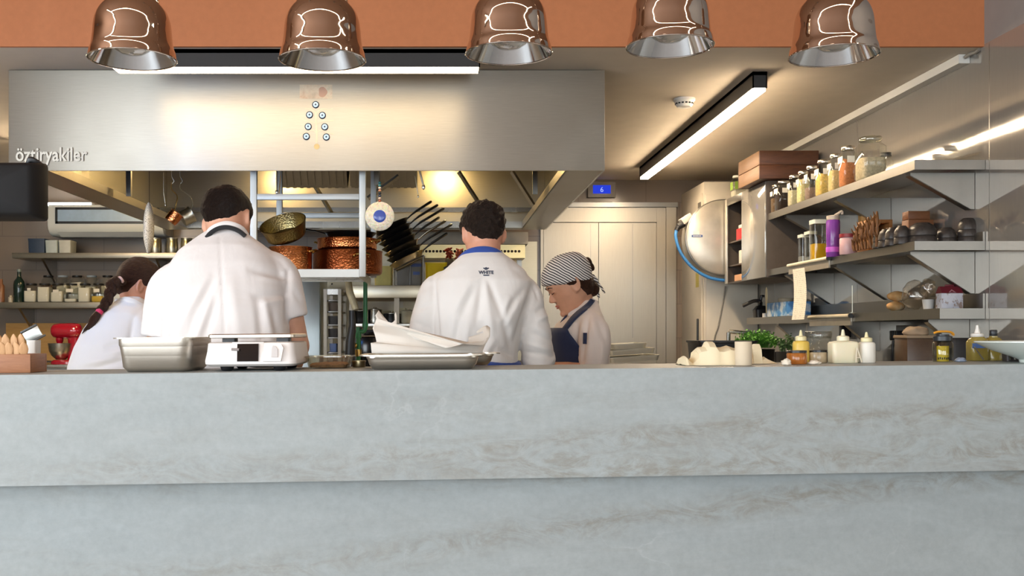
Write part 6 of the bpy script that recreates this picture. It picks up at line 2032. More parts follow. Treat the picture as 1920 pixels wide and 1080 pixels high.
# cups with pale bottoms up: small dark bowls
BOWL = NT('dark_stoneware')
sp2 = BOWL.n('ShaderNodeSeparateXYZ'); BOWL.l(BOWL.tc(), sp2.inputs[0])
BOWL.bsdf(BOWL.ramp(BOWL.noise(BOWL.tc(), 60, 3), [(.3, lin('37322f')), (.7, lin('4b4440'))]), .32, 0)
BOWL = BOWL.m
def bowl_thing(label, px_, d, r, h, z, group):
    t = thing('stoneware_bowl', label, 'bowl', V((X(px_, d), d, z)), group=group)
    b = NB(); lathe(b, [(r, 0), (r * .99, h * .25), (r * .93, h * .5), (r * .78, h * .78), (r * .55, h * .94), (r * .5, h), (r * .42, h), (r * .42, h * .96), (.001, h * .96), (.001, h * .9), (r * .5, h * .86), (r * .72, h * .72), (r * .87, h * .47), (r * .94, h * .2), (r * .95, 0)], 36, closed=True)
    obj('bowl_body', b, BOWL, t, 60)
    return t
bg_ = 'upturned black stoneware bowls on the middle shelf'
# small cups in the front row (pairs stacked)
ordn = ['farthest', 'second', 'third', 'nearest']
for i, (px_, d) in enumerate(((1650, 5.25), (1661, 5.17), (1674, 5.09), (1691, 5.0))):
    for lv in (0, 1):
        bowl_thing('%s small upturned dark cup of the front row, %s one' % (ordn[i], 'lower' if lv == 0 else 'upper'), px_, d, .038 - .001 * lv, .055, ZM + .0005 + lv * .034, bg_)
for nm, px_, d, r, h, n_, st_ in (('wide', 1729, 4.97, .068, .062, 2, .038), ('far wide', 1752, 5.16, .055, .055, 2, .036), ('low', 1774, 4.98, .048, .05, 2, .028), ('hidden', 1793, 5.14, .045, .045, 2, .03), ('tall end', 1815, 4.955, .049, .055, 3, .033)):
    for lv in range(n_):
        pos = ('bottom', 'top')[lv] if n_ == 2 else ('bottom', 'middle', 'top')[lv]
        lb = {'wide': '%s bowl of the widest black stack on the middle shelf', 'far wide': '%s bowl of the dark stack behind the widest stack', 'low': '%s bowl of the low black stack left of the tall stack', 'hidden': '%s bowl of the small dark stack behind the low stack', 'tall end': '%s bowl of the tall three bowl stack at the shelf end'}[nm] % pos
        bowl_thing(lb, px_, d, r - .0012 * lv, h, ZM + .0005 + lv * st_, bg_)
    if nm == 'tall end': pass

# ------------------------------------------------------------------ lowest shelf goods
bread = NT('bread_crust')
bread.bsdf(bread.ramp(bread.noise(bread.tc(), 14, 5), [(.3, lin('c28c4c')), (.52, lin('deb27a')), (.68, lin('f3e0b8'))]), .7, 0, bread.noise(bread.tc(), 90, 4), .3, .004)
bread = bread.m
for i, (px_, py_, d, s_, yaw, lb, base) in enumerate(((1676, 578, 5.47, (1.35, .75, .62), 20, 'pale lower bread roll on the lowest shelf', 0), (1680, 562, 5.48, (1.5, .75, .65), 12, 'browner loaf lying on top of the pale bread roll', .052))):
    r = .042
    b = NB(); ball(b, (0, 0, r * s_[2]), r, s_, 16, None)
    for v_ in b.verts: v_.co += V((0, 0, 1)) * .003 * noise.noise(v_.co * 40)
    o = obj('bread_loaf', b, bread, None, 180); o.location = (X(px_, d) + .01, d, ZL + .0006 + base); o.rotation_euler = (0, 0, math.radians(yaw)); tag(o, lb, 'bread')
film = thin('crinkled_film', 'f8f3ec', .35, .16)
for i, (px_, d, s_, lb) in enumerate(((1715, 5.25, (.062, .06, .088), 'crinkled clear plastic bag beside the bread'), (1741, 5.1, (.035, .035, .045), 'small clear bag standing above the white tub'))):
    b = NB(); ball(b, (0, 0, s_[2]), 1, s_, 14)
    for v_ in b.verts: v_.co += (v_.co - V((0, 0, s_[2]))).normalized() * .012 * noise.noise(v_.co * 35 + V((i, 0, 0)))
    mz = min(v_.co.z for v_ in b.verts)
    for v_ in b.verts: v_.co.z = (v_.co.z - mz) * (.075 if i == 0 else .05) / s_[2] 
    o = obj('plastic_bag', b, film, None, 60); o.location = (X(px_, d), d, ZL + .0006 + (0 if i == 0 else .051)); tag(o, lb, 'bag')
t = thing('plastic_cup', 'white plastic cup between the clear bag and the carton', 'cup', at_shelf(1741, 5.1, ZL))
b = NB(); lathe(b, [(.001, 0), (.024, 0), (.03, .048), (.031, .05), (.028, .049), (.022, .004), (.001, .004)], 24); obj('cup_body', b, WHITE_PLASTIC, t, 50)
t = thing('carton_box', 'white carton with maroon gable top on the lowest shelf', 'carton', at_shelf(1780, 4.96, ZL))
cf = NT('carton_print')
cf.bsdf(cf.mix(cf.ramp(cf.noise(cf.tc(scale=(1, 1, .7)), 34, 4, .6), [(.55, (0, 0, 0)), (.62, (1, 1, 1))]), cf.ramp(cf.noise(cf.tc(), 18, 3), [(.4, lin('dcdce4')), (.6, lin('cfd0da'))]), lin('a08a80')), .5)
b = NB(); bx(b, -.052, .052, -.03, .03, 0, .075, .002); obj('carton_body', b, cf.m, t)
b = NB(); hexa(b, [(-.052, -.03, .0755), (.052, -.03, .0755), (.052, .03, .0755), (-.052, .03, .0755), (-.05, -.008, .108), (.05, -.008, .108), (.05, .008, .108), (-.05, .008, .108)]); bx(b, -.022, .022, -.004, .004, .1085, .118, .002); mar = obj('gable_top', b, plain('maroon_card', '6e1f2c', .5), t)
b = NB()
prism(b, [(-.016, 0), (0, .016), (.016, 0), (.01, 0), (0, .009), (-.01, 0)], .001, Matrix.Translation((0, -.0285, .08)) @ rot(x=56).to_4x4()); prism(b, [(-.018, -.003), (.018, -.003), (.018, -.0015), (-.018, -.0015)], .001, Matrix.Translation((0, -.0285, .08)) @ rot(x=56).to_4x4()); obj('emblem', b, plain('emblem_pale', 'b98a92', .5), mar)
# blue and white box with wooden spoon etc at the far end
t = thing('blue_box', 'blue and white cardboard box at the far end of the lowest shelf', 'box', (2.43, 7.2, ZL + .0005))
bw = NT('blue_white_print')
bw.bsdf(bw.ramp(bw.noise(bw.tc(), 16, 3), [(.42, lin('4f8ecb')), (.5, lin('8fb9de')), (.58, lin('dfe7ee'))]), .5)
b = NB(); bx(b, -.08, .08, -.22, .22, 0, .1, .003); obj('box_body', b, bw.m, t)
b = NB(); lathe(b, [(.001, .1005), (.05, .1005), (.055, .125), (.05, .13), (.001, .13)], 24, (0, .05, 0)); obj('wrapped_top', b, plain('tan_wrap', 'b9a98f', .6), t)
t = thing('wooden_scoop', 'pale wooden spoon standing upright left of the blue box', 'spoon', (2.39, 7.56, ZL + .0005))
b = NB(); rings(b, [[V((.002 * math.sin(q), w_ * math.cos(q), z_)) for q in [2 * PI * k / 14 for k in range(14)]] for z_, w_ in ((.0, .014), (.06, .014), (.1, .022), (.16, .03), (.2, .024), (.222, .008))]); obj('spoon_body', b, plain('pale_spoon_wood', 'e6d6ae', .5), t, 60)
b = NB(); rloft(b, [(.05, .05, .01, 0), (.05, .05, .01, .03)], 3); obj('stand', b, WHITE_PLASTIC, t)
t = thing('hand_blender', 'black handled gadget lying at the far left end of the lowest shelf', 'gadget', (2.41, 7.76, ZL + .0005))
b = NB(); rloft(b, [(.09, .1, .02, 0), (.1, .11, .02, .06), (.06, .07, .02, .09)], 4); obj('gadget_base', b, BLACK, t)
b = NB(); tube(b, smoothpath([(0, 0, .09), (-.02, -.05, .12), (-.06, -.02, .125), (-.13, .02, .09)], 4), .014, 8); obj('gadget_handle', b, BLACK, t)
b = NB(); tube(b, [(-.01, -.02, .12), (-.0, -.02, .165), (.02, -.02, .16)], .012, 8); obj('lever', b, BLACK, t)
t = thing('thin_rod', 'thin upright metal rod standing on the lowest shelf behind the rail', 'rod', (2.42, 6.05, ZL + .0005))
b = NB(); tube(b, [(0, 0, .003), (0, 0, .165)], .003, 8); obj('rod', b, TIN, t)
b = NB(); lathe(b, [(.001, 0), (.03, 0), (.03, .005), (.001, .006)], 20); obj('foot', b, TIN, t)
# wall trunking in the ceiling corner
b = NB()
hexa(b, [(WX - .055, 4.97, ZC - .045), (WX - .0015, 4.97, ZC - .045), (WX - .0015, 8.3, ZC - .045), (WX - .055, 8.3, ZC - .045), (WX - .055, 4.97, ZC - .002), (WX - .0015, 4.97, ZC - .002), (WX - .0015, 8.3, ZC - .002), (WX - .055, 8.3, ZC - .002)])
tk_ = struct('trim_1', b, plain('trunking_white', 'e3e0d8', .4, var=.01))
b = NB(); tube(b, smoothpath([(WX - .03, 4.96, ZC - .02), (WX - .02, 4.93, ZC - .01), (WX - .012, 4.9, ZC - .012), (WX - .008, 4.87, ZC - .006)], 3), .009, 8); struct('cable_end', b, plain('grey_cable', '8a8378', .5), tk_)
# smoke detector
t = thing('smoke_detector', 'white smoke detector on the kitchen ceiling left of the long lamp', 'smoke detector', (X(1283, 5.92), 5.92, ZC - .0005))
b = NB(); lathe(b, [(.001, 0), (.062, 0), (.062, -.012), (.056, -.016), (.05, -.035), (.04, -.048), (.001, -.05)], 32); obj('detector_body', b, WHITE_PLASTIC, t, 40)
b = NB()
for k in range(16):
    a = 2 * PI * k / 16
    box(b, (.0512 * math.cos(a), .0512 * math.sin(a), -.030), (.004, .013, .008), rot(z=math.degrees(a)))
obj('slots', b, BLACK, t)['kind'] = 'stuff'
# steel door in the rear wall
dz = 1.2
DOORM = steel('door_steel', 'aaa396', .34, .46, (40, 1, 1), 8, .02, .85)
dx0, dx1 = X(1013, DB), X(1266, DB)
b = NB()
y_ = DB - .03
bx(b, dx0, X(1018, DB), y_, DB - .001, 0, Z(390, DB))
bx(b, X(1230, DB), X(1247, DB), y_, DB - .001, 0, Z(390, DB))
bx(b, X(1247.5, DB), dx1, y_ - .01, DB - .001, 0, Z(386, DB))
bx(b, X(1018, DB) + .001, X(1230, DB) - .001, y_, DB - .001, Z(417, DB), Z(390, DB))
dr_ = struct('door_1', b, DOORM)
b = NB(); bx(b, X(1018, DB) + .004, X(1121, DB), y_ + .004, DB - .003, .01, Z(418.5, DB)); struct('door_leaf', b, DOORM, dr_)
b = NB(); bx(b, X(1122, DB), X(1230, DB) - .003, y_ + .002, DB - .003, .01, Z(418.5, DB)); struct('door_leaf', b, DOORM, dr_)
b = NB(); bx(b, dx0 - .01, dx1 + .01, y_ - .03, DB - .001, Z(389.5, DB), Z(381, DB)); struct('door_head', b, STEEL_DARK, dr_)
b = NB()
for px_ in (1106.5, 1185): bx(b, X(px_, DB) - .002, X(px_, DB) + .002, y_ + .0005, y_ + .0018, 1.2, Z(421, DB))
struct('door_seam', b, STEEL_DARK, dr_)
# display above the door
t = thing('floor_display', 'small grey panel with blue digital screen above the steel doors', 'display', (X(1127, DB), DB - .002, Z(357, DB)))
b = NB(); hw, hh = 26 * DB / F, 14.5 * DB / F; bx(b, -hw, hw, -.04, 0, -hh, hh, .006); obj('housing', b, plain('display_grey', '9b948a', .4), t)
b = NB(); bx(b, -.078, .078, -.043, -.0405, -.034, .04); sc_ = obj('screen', b, emit('blue_screen', '2a3fd0', 1.0), t)
b = text_bm('6', .062, .0006, align='CENTER'); place_text(b, Matrix.Translation((0, -.0438, -.02)) @ rot(x=90).to_4x4()); obj('digit', b, emit('screen_digit', '9fb0ff', 1.2), sc_)
b = NB(); hx = X(1112, DB); bx(b, -.06, .1, -.03, 0, -hh - .075, -hh - .035, .008); obj('lower_sensor', b, plain('display_grey', '9b948a', .4), t)
# ------------------------------------------------------------------ right-hand work counter and what stands near the ledge
t = thing('side_counter', 'steel work counter along the right wall, hidden below the stone ledge', 'counter', (2.0, 5.9, 0))
b = NB(); bx(b, -.62, .555, -1.0, 1.6, .87, .9, .003); obj('worktop', b, STEEL, t)
b = NB(); bx(b, -.58, .55, -.95, 1.55, .1, .8695); obj('cabinet_body', b, STEEL_DARK, t)
b = NB(); bx(b, -.56, .5, -.9, 1.5, 0, .0995); obj('plinth', b, BLACK, t)
SCZ = .9
def lthing(name, label, cat, px_, d, group=None):
    x_ = X(px_, d)
    t = thing(name, label, cat, (x_, d, ctz(x_) + .0008), group=group)
    t.rotation_euler = (0, TILT, 0)
    return t
sq = plain('cream_squeeze_bottle', 'ece2c4', .35, var=.02, Subsurface_Weight=.2)
sqw = plain('white_squeeze_bottle', 'ece8dc', .35, var=.02)
def squeeze(label, px_, d, w_, hb_, htot, m, capm=None, round_=True, dep=None, z=None):
    t = lthing('squeeze_bottle', label, 'bottle', px_, d)
    if z is not None: t.location.z = z; t.rotation_euler = (0, 0, 0)
    dep = dep or w_
    b = NB(); r = min(w_, dep) * (.48 if round_ else .22)
    rloft(b, [(w_ * .93, dep * .93, r * .9, 0), (w_, dep, r, .004), (w_, dep, r, hb_ * .88), (w_ * .9, dep * .9, r * .9, hb_ * .96), (w_ * .55, dep * .55, min(w_, dep) * .26, hb_)], 6); obj('bottle_body', b, m, t, 50)
    c = min(w_, dep) * .33
    hc = htot - hb_
    b = NB(); lathe(b, [(.001, hb_ + .0004), (c, hb_ + .0004), (c, hb_ + hc * .36), (c * .8, hb_ + hc * .42), (c * .36, hb_ + hc * .46), (c * .2, hb_ + hc * .93), (c * .12, htot), (.001, htot)], 24); obj('nozzle_cap', b, capm or m, t, 50)
    return t
squeeze('wide cream squeeze bottle in the middle of the counter\'s right part', 1581, 2.84, .074, .061, .093, sq, None, False, .05)
squeeze('slimmer white squeeze bottle just right of the wide cream one', 1625, 2.84, .046, .058, .085, sqw, plain('cream_cap', 'e6dcae', .4))
t = squeeze('yellow sauce squeeze bottle behind the amber jar', 1502, 2.89, .045, .062, .092, plain('yellow_sauce', 'e6c45a', .35), plain('cream_cap', 'e6dcae', .4))
# small white wooden trestle piece left of the slimmer bottle
t = lthing('mini_easel', 'little pale wire easel leaning beside the slimmer white squeeze bottle', 'easel', 1608, 2.80)
b = NB(); tube(b, [(-.004, 0, .002), (.0, .004, .042)], .0022, 8); tube(b, [(.012, 0, .002), (.001, .004, .042)], .0022, 8); tube(b, [(-.003, 0.001, .015), (.009, .001, .015)], .0018, 8); obj('wire_frame', b, plain('pale_wire', 'd9cdb4', .4), t)
# amber jars with black lids
amber = plain('amber_jam', 'b06a2c', .12, var=.25, vs=30)
def jam(label, px_, d, r, h, m, lidc='171514'):
    t = lthing('preserve_jar', label, 'jar', px_, d)
    b = NB(); lathe(b, [(.001, 0), (r * .95, 0), (r, .003), (r, h * .74), (r * .93, h * .82), (.001, h * .82)], 32); obj('jar_body', b, m, t, 50)
    b = NB(); lathe(b, [(.001, h * .825), (r * 1.0, h * .825), (r * 1.0, h * .98), (r * .95, h), (.001, h)], 32); obj('lid', b, plain('lid_%s' % lidc, lidc, .3), t, 50)
    return t
jam('amber jam jar with black lid near the yellow sauce bottle', 1494, 2.78, .0265, .037, amber)
jam('low glass jar with black lid right of the amber jar', 1534, 2.88, .024, .036, plain('tan_preserve', 'b9a78a', .2, var=.2, vs=40))
crump = plain('torn_paper_towel', 'f6e9c6', .9, var=.02)
def crumple(label, name, loc, s_, seed, m, amp=.3, n=14, tilt=True):
    b = NB(); ball(b, (0, 0, 0), 1, (1, 1, 1), n)
    for v_ in b.verts:
        q = v_.co.copy()
        k = 1 + amp * (noise.noise(q * 1.7 + V((seed, 0, 0))) + .6 * noise.noise(q * 4 + V((0, seed, 0)))) - amp * .4 * abs(noise.noise(q * 3 + V((seed, seed, 0))))
        v_.co = V((q.x * k * s_[0], q.y * k * s_[1], q.z * k * s_[2]))
    for v_ in b.verts: v_.co.z = max(v_.co.z, -s_[2] * .45)
    mz = min(v_.co.z for v_ in b.verts)
    for v_ in b.verts: v_.co.z -= mz
    o = obj(name, b, m, None, 180); o.location = loc
    if tilt: o.rotation_euler = (0, TILT, 0)
    return tag(o, label, 'paper')
def lz(px_, d, up=.0008): x_ = X(px_, d); return V((x_, d, ctz(x_) + up))
crumple('small crumpled white tissue left of the amber jam jar', 'crumpled_tissue', lz(1474, 2.73), (.014, .012, .011), 3, plain('tissue', 'f0e6d4', .9))
crumple('crumpled tissue lying before the low glass jar', 'crumpled_tissue', lz(1527, 2.77), (.017, .012, .007), 8, plain('tissue', 'f0e6d4', .9))
# heap of torn paper towel, roll
b = NB()
pts = [(1276, 684), (1278, 672), (1282, 668), (1287, 676), (1292, 681), (1300, 672), (1305, 662), (1303, 657), (1308, 652), (1319, 650), (1324, 640), (1336, 641), (1341, 652), (1350, 653), (1362, 649), (1374, 652), (1384, 655), (1396, 684)]
def towel_heap(pts, d0, label, thick):
    c = at((pts[0][0] + pts[-1][0]) / 2, 684, d0)
    c.z = ctz(c.x) + .0008
    b = NB()
    fr = []
    nn = len(pts)
    layers = 7
    grid = []
    for j in range(layers):
        f_ = j / (layers - 1)
        row = []
        for (px_, py) in pts:
            p = at(px_, py, d0)
            h = max(0, p.z - c.z - CTS * (p.x - c.x))
            prof = math.sin(PI * (.5 * f_ if f_ < .5 else .5 * f_)) if False else (1 - (2 * f_ - 1) ** 2) ** .5
            wob = .006 * noise.noise(V((px_ * .03, f_ * 3, 1)))
            row.append(b.verts.new(V((p.x - c.x, (f_ - .5) * thick, h * (prof if 0 < j < layers - 1 else 0) + CTS * (p.x - c.x) * 0 + (abs(wob) if 0 < j < layers - 1 else 0)))))
        grid.append(row)
    for j in range(layers - 1):
        for i in range(nn - 1): b.faces.new((grid[j][i], grid[j][i + 1], grid[j + 1][i + 1], grid[j + 1][i]))
    bmesh.ops.contextual_create(b, geom=[e for e in b.edges if e.is_boundary])
    o = obj('paper_towel_heap', b, crump, None, 25); o.location = c; o.rotation_euler = (0, TILT, 0)
    return tag(o, label, 'paper')
towel_heap(pts, 2.80, 'heap of torn cream paper towel left of the paper roll', .13)
towel_heap([(1400, 684), (1407, 668), (1408, 650), (1413, 648), (1424, 648), (1423, 656), (1420, 660), (1421, 668), (1424, 675), (1432, 671), (1440, 676), (1449, 680), (1451, 684)], 2.86, 'torn cream paper scrap standing behind the paper roll', .06)
t = lthing('paper_roll', 'upright cream paper roll on the counter in front of the torn paper', 'paper roll', 1394, 2.715)
b = NB(); lathe(b, [(.004, 0), (.0215, 0), (.022, .001), (.022, .062), (.0215, .063), (.004, .063)], 36, closed=True); obj('roll', b, plain('roll_paper', 'dccbb0', .85, var=.02), t, 50)
# black basin with herbs, behind
t = thing('black_basin', 'black plastic basin of herbs on the side counter behind the paper towel', 'basin', (X(1352, 6.3), 6.3, SCZ + .0005))
b = NB(); rloft(b, [(.27, .26, .03, 0), (.3, .3, .03, .02), (.345, .34, .03, .28), (.36, .355, .03, .285), (.36, .355, .03, .295), (.33, .325, .028, .292), (.285, .285, .028, .024)], 4); obj('basin_body', b, BLACK, t, 40)
herb = plain('herb_green', '4f8a2a', .6, var=.35, vs=60)
def herbs(label, loc, n, sp, hgt, m, seed):
    random.seed(seed)
    b = NB()
    for i in range(n):
        a = random.uniform(0, 2 * PI); r = sp * math.sqrt(random.random())
        p = V((r * math.cos(a), r * math.sin(a) * .7, 0))
        h = hgt * (.6 + .5 * random.random()) * (1 - .5 * (r / sp) ** 2)
        q = p * 1.25 + V((0, 0, h))
        tube(b, [p, q], .0018, 4, cap=False)
        for k in range(5):
            c = p.lerp(q, .45 + .13 * k) + V((random.uniform(-.014, .014), random.uniform(-.014, .014), random.uniform(-.006, .01)))
            R_ = rot(x=random.uniform(-60, 60), y=random.uniform(-60, 60), z=random.uniform(0, 360))
            vs_ = [b.verts.new(c + R_ @ V(u)) for u in ((0, -.011, 0), (.006, 0, .002), (0, .012, 0), (-.006, 0, .002))]
            b.faces.new(vs_)
    o = obj('herb_bunch', b, m, None, 180, fix=False); o.location = loc
    return tag(o, label, 'herbs')
herbs('bunch of fresh green herbs above the black basin behind the paper roll', V((X(1418, 6.75), 6.75, 1.145)), 170, .12, .12, herb, 4)
t = thing('herb_pot', 'dark pot under the green herbs on the side counter', 'pot', (X(1420, 6.75), 6.75, SCZ + .0005))
b = NB(); vessel(b, .11, .235, n=32); obj('pot_body', b, PANBLACK, t, 50)
herbs('small sprig of dark green leaves under the lowest shelf, by the yellow sauce', V((X(1475, 6.0), 6.0, 1.13)), 40, .05, .1, plain('leaf_dark', '4a6a38', .6, var=.3, vs=60), 9)
b = NB(); lathe(b, [(.001, 0), (.06, 0), (.07, .23), (.06, .23), (.001, .2)], 24); o = obj('sprig_pot', b, BLACK, None, 50); o.location = (X(1475, 6.0), 6.0, SCZ + .0005); tag(o, 'black pot holding the small dark sprig', 'pot')
# steel tap/grip left of the herbs
t = thing('counter_tap', 'steel bent tap rising from the side counter left of the herbs', 'tap', (X(1366, 7.2), 7.2, SCZ + .0005))
b = NB(); tube(b, [(0, 0, 0), (0, 0, .345), (.004, 0, .352), (.14, 0, .34), (.148, 0, .325)], .014, 10); obj('spout', b, STEEL, t)
b = NB(); lathe(b, [(.001, 0), (.03, 0), (.03, .02), (.001, .021)], 20); obj('tap_base', b, STEEL, t)
# glass jar with leaves and big dark jar behind the sauces
t = square_jar('glass_jar', 'large clear glass container behind the squeeze bottles under the lowest shelf', (X(1534, 5.2), 5.2, SCZ + .0005), .155, .35, .3, plain('grey_green_contents', '5a6048', .8, var=.3, vs=40), None, clear2)  # contents in one mottled grey-green
t = thing('black_crate', 'low black crate behind the amber jar', 'crate', (X(1505, 4.95), 4.95, SCZ + .0005))
b = NB(); rloft(b, [(.2, .16, .012, 0), (.21, .17, .012, .25), (.2, .16, .01, .25), (.19, .15, .01, .01)], 3); obj('crate_body', b, BLACK, t)
# sockets and black leads on the wall
t = thing('wall_socket', 'double socket with two black plugs on the right wall under the shelf', 'socket', (WX - .001, 5.75, 1.21))
def wl(px_): return WX * F / (px_ - CX)
t.location = (WX - .001, wl(1693), Z(630, wl(1693)))
b = NB(); bx(b, -.012, 0, -.17, .06, -.06, .06, .003); obj('socket_plate', b, plain('socket_grey', '7d7870', .4, .3), t)
for k, yy in enumerate((.02, -.035)):
    b = NB(); bx(b, -.06, -.0125, yy - .018, yy + .018, -.025, .03, .006); pl = obj('plug', b, BLACK, t)
    b = NB(); tube(b, smoothpath([(-.045, yy, -.026), (-.05, yy, -.1), (-.045, yy + .01, -.2), (-.045, yy, -.32)], 4), .007, 8); obj('lead', b, BLACK, pl)
t = thing('wall_socket', 'socket with black plug on the right wall behind the squeeze bottles', 'socket', (WX - .001, wl(1597), Z(618, wl(1597))))
b = NB(); bx(b, -.012, 0, -.06, .06, -.06, .06, .003); obj('socket_plate', b, plain('socket_grey', '7d7870'), t)
b = NB(); bx(b, -.07, -.0125, -.03, .03, -.05, .05, .008); obj('plug', b, BLACK, t)
# brown box, black bins, yellow bottle, oil, etc. on the near right
t = thing('tea_box', 'dark brown box with clear front behind the yellow bottle', 'box', (X(1729, 4.93), 4.96, SCZ + .0005))
b = NB(); bx(b, -.085, .06, -.06, .08, 0, .315, .004); obj('box_body', b, plain('brown_box', '5b4636', .3, var=.25, vs=14), t)
b = NB(); bx(b, -.09, .065, -.065, .085, .3155, .33, .003); obj('lid', b, plain('tan_lid', 'a58f74', .5), t)
crumple('beige cloth lump on top of the dark brown box', 'cloth_bundle', (X(1724, 4.93), 4.97, SCZ + .331), (.06, .05, .03), 5, plain('beige_cloth', 'b59f84', .9), .2, tilt=False)['category'] = 'cloth'
for i, (px_, d, w_, lb) in enumerate(((1763, 5.15, .1, 'black bin between the brown box and the yellow bottle'), (1798, 4.95, .13, 'rounded black box right of the yellow bottle'))):
    b = NB(); rloft(b, [(w_, .12, .02, 0), (w_, .12, .02, .3), (w_ * .9, .11, .02, .318)], 4)
    o = obj('black_bin', b, BLACK, None); o.location = (X(px_, d), d, SCZ + .0005); tag(o, lb, 'bin')
t = lthing('shaker_bottle', 'clear bottle of yellow mustard with black cap and orange strap', 'bottle', 1768, 2.87)
b = NB(); lathe(b, [(.001, 0), (.0255, 0), (.0265, .002), (.0265, .052), (.022, .057), (.001, .057)], 32); obj('bottle_body', b, thin('bottle_clear', 'dcdccf', .15, .03), t, 50)
b = NB(); lathe(b, [(.001, .001), (.0155, .001), (.016, .044), (.001, .044)], 28); obj('mustard', b, plain('mustard', 'e3c814', .5), t, 50)
b = NB()
for k in range(7):
    a = math.radians(200 + k * 20)
    box(b, (.0161 * math.cos(a), .0161 * math.sin(a), .009 + .001 * (k % 2)), (.001, .003, .006), rot(z=math.degrees(a)))
obj('dark_drips', b, BLACK, t)['kind'] = 'stuff'
b = NB(); lathe(b, [(.001, .0575), (.0225, .0575), (.0245, .059), (.0245, .071), (.017, .073), (.017, .077), (.001, .077)], 28); obj('cap', b, plain('cap_slate', '23272d', .35), t, 50)
b = NB(); tube(b, smoothpath([(-.027, -.004, .080), (-.018, -.006, .0835), (0, -.006, .0845), (.018, -.004, .083), (.029, 0, .0775), (.0285, .002, .074)], 4), .0045, 8, flat=.7); obj('strap', b, plain('orange_strap', 'e09a2c', .5), t)
oil = plain('oil_olive', '9a8a45', .12, var=.08)
t = lthing('oil_bottle', 'olive oil squeeze bottle with white nozzle and blue tape near the white bowl', 'bottle', 1833, 2.945)
b = NB(); rloft(b, [(.052, .04, .012, 0), (.055, .042, .012, .003), (.055, .042, .012, .053), (.044, .036, .012, .062), (.032, .03, .012, .068)], 5); obj('bottle_body', b, oil, t, 50)
b = NB(); box(b, (-.004, -.0212, .043), (.043, .0012, .014)); obj('blue_tape', b, plain('blue_tape', '5d7fc0', .6), t)
b = NB(); lathe(b, [(.001, .0685), (.0165, .0685), (.0175, .07), (.017, .077), (.008, .079), (.0045, .093), (.0035, .101), (.001, .102)], 24); obj('nozzle_cap', b, WHITE_PLASTIC, t, 50)
t = lthing('steel_straw', 'thin steel skewer leaning against the oil bottle', 'skewer', 1835, 2.90)
b = NB(); tube(b, [(.012, -.004, .0035), (-.008, .008, .04)], .0022, 8); obj('rod', b, STEEL, t)
b = NB(); rloft(b, [(.05, .05, .02, 0), (.053, .053, .02, .052), (.03, .03, .012, .066), (.022, .022, .01, .066), (.022, .022, .01, .07)], 5)
t = lthing('dark_capped_bottle', 'second olive bottle with black cap behind the white bowl', 'bottle', 1863, 2.95)
b2 = b; obj('bottle_body', b2, oil, t, 50)
b = NB(); lathe(b, [(.001, .0705), (.0095, .0705), (.0105, .073), (.0105, .085), (.009, .088), (.001, .088)], 20); obj('cap', b, plain('cap_slate', '23272d'), t, 50)
t = lthing('cutlery_holder', 'dark slatted holder tucked behind the white bowl', 'holder', 1900, 2.865)
b = NB(); rloft(b, [(.05, .03, .006, 0), (.056, .034, .006, .042), (.05, .028, .004, .042), (.044, .024, .004, .005)], 3); obj('holder_body', b, plain('dark_holder', '4b4644', .4, .4), t)
for k in range(4):
    b = NB(); bx(b, -.021 + k * .013, -.016 + k * .013, -.0172, -.0152, .004, .038); obj('slat', b, STEEL, t)
crumple('bluish plastic wrap lump left of the oil bottle', 'plastic_wrap', lz(1801, 2.86), (.016, .014, .008), 12, plain('bluish_wrap', '8f9bb0', .3), .25)['category'] = 'wrap'
# tray stack beyond the woman
tr_m = plain('baking_tray_cream', 'd9d3bf', .35, .35, var=.04)
for i, (px0, px1, py, tilt, lb) in enumerate(((1135, 1226, 672, -4, 'lowest of the three tilted pale trays behind the headscarf woman'), (1135, 1217, 659, -4, 'middle of the three tilted pale trays behind the headscarf woman'), (1142, 1202, 649, -3, 'topmost of the three tilted pale trays behind the headscarf woman'))):
    d = 5.1
    c = at((px0 + px1) / 2, py, d)
    w_ = (px1 - px0) * d / F
    t = thing('baking_tray', lb, 'tray', c, group=None)
    R_ = rot(y=tilt)
    b = NB(); rings(b, [[R_ @ V((x_ * k, y_ * k, z_)) for x_, y_ in rrect(w_, .32, .02, 4)] for k, z_ in ((.93, -.012), (.96, .0), (1, .012), (1, .014), (.955, .012), (.92, -.008))]); obj('tray_body', b, tr_m, t, 30)
t = thing('tray_stand', 'dark slanted stand under the three pale trays', 'stand', (X(1180, 5.1), 5.1, 0))
zt = Z(679, 5.1)
b = NB(); bx(b, -.1, .09, -.15, .15, .92, zt - .012); obj('stand_top', b, BLACK, t)
b = NB(); bx(b, -.2, .22, -.2, .2, .86, .919, .003); obj('table_top', b, STEEL, t)
for sx_ in (-.18, .2):
    for sy_ in (-.18, .18):
        b = NB(); bx(b, sx_ - .018, sx_ + .018, sy_ - .018, sy_ + .018, 0, .86); obj('leg', b, STEEL, t)
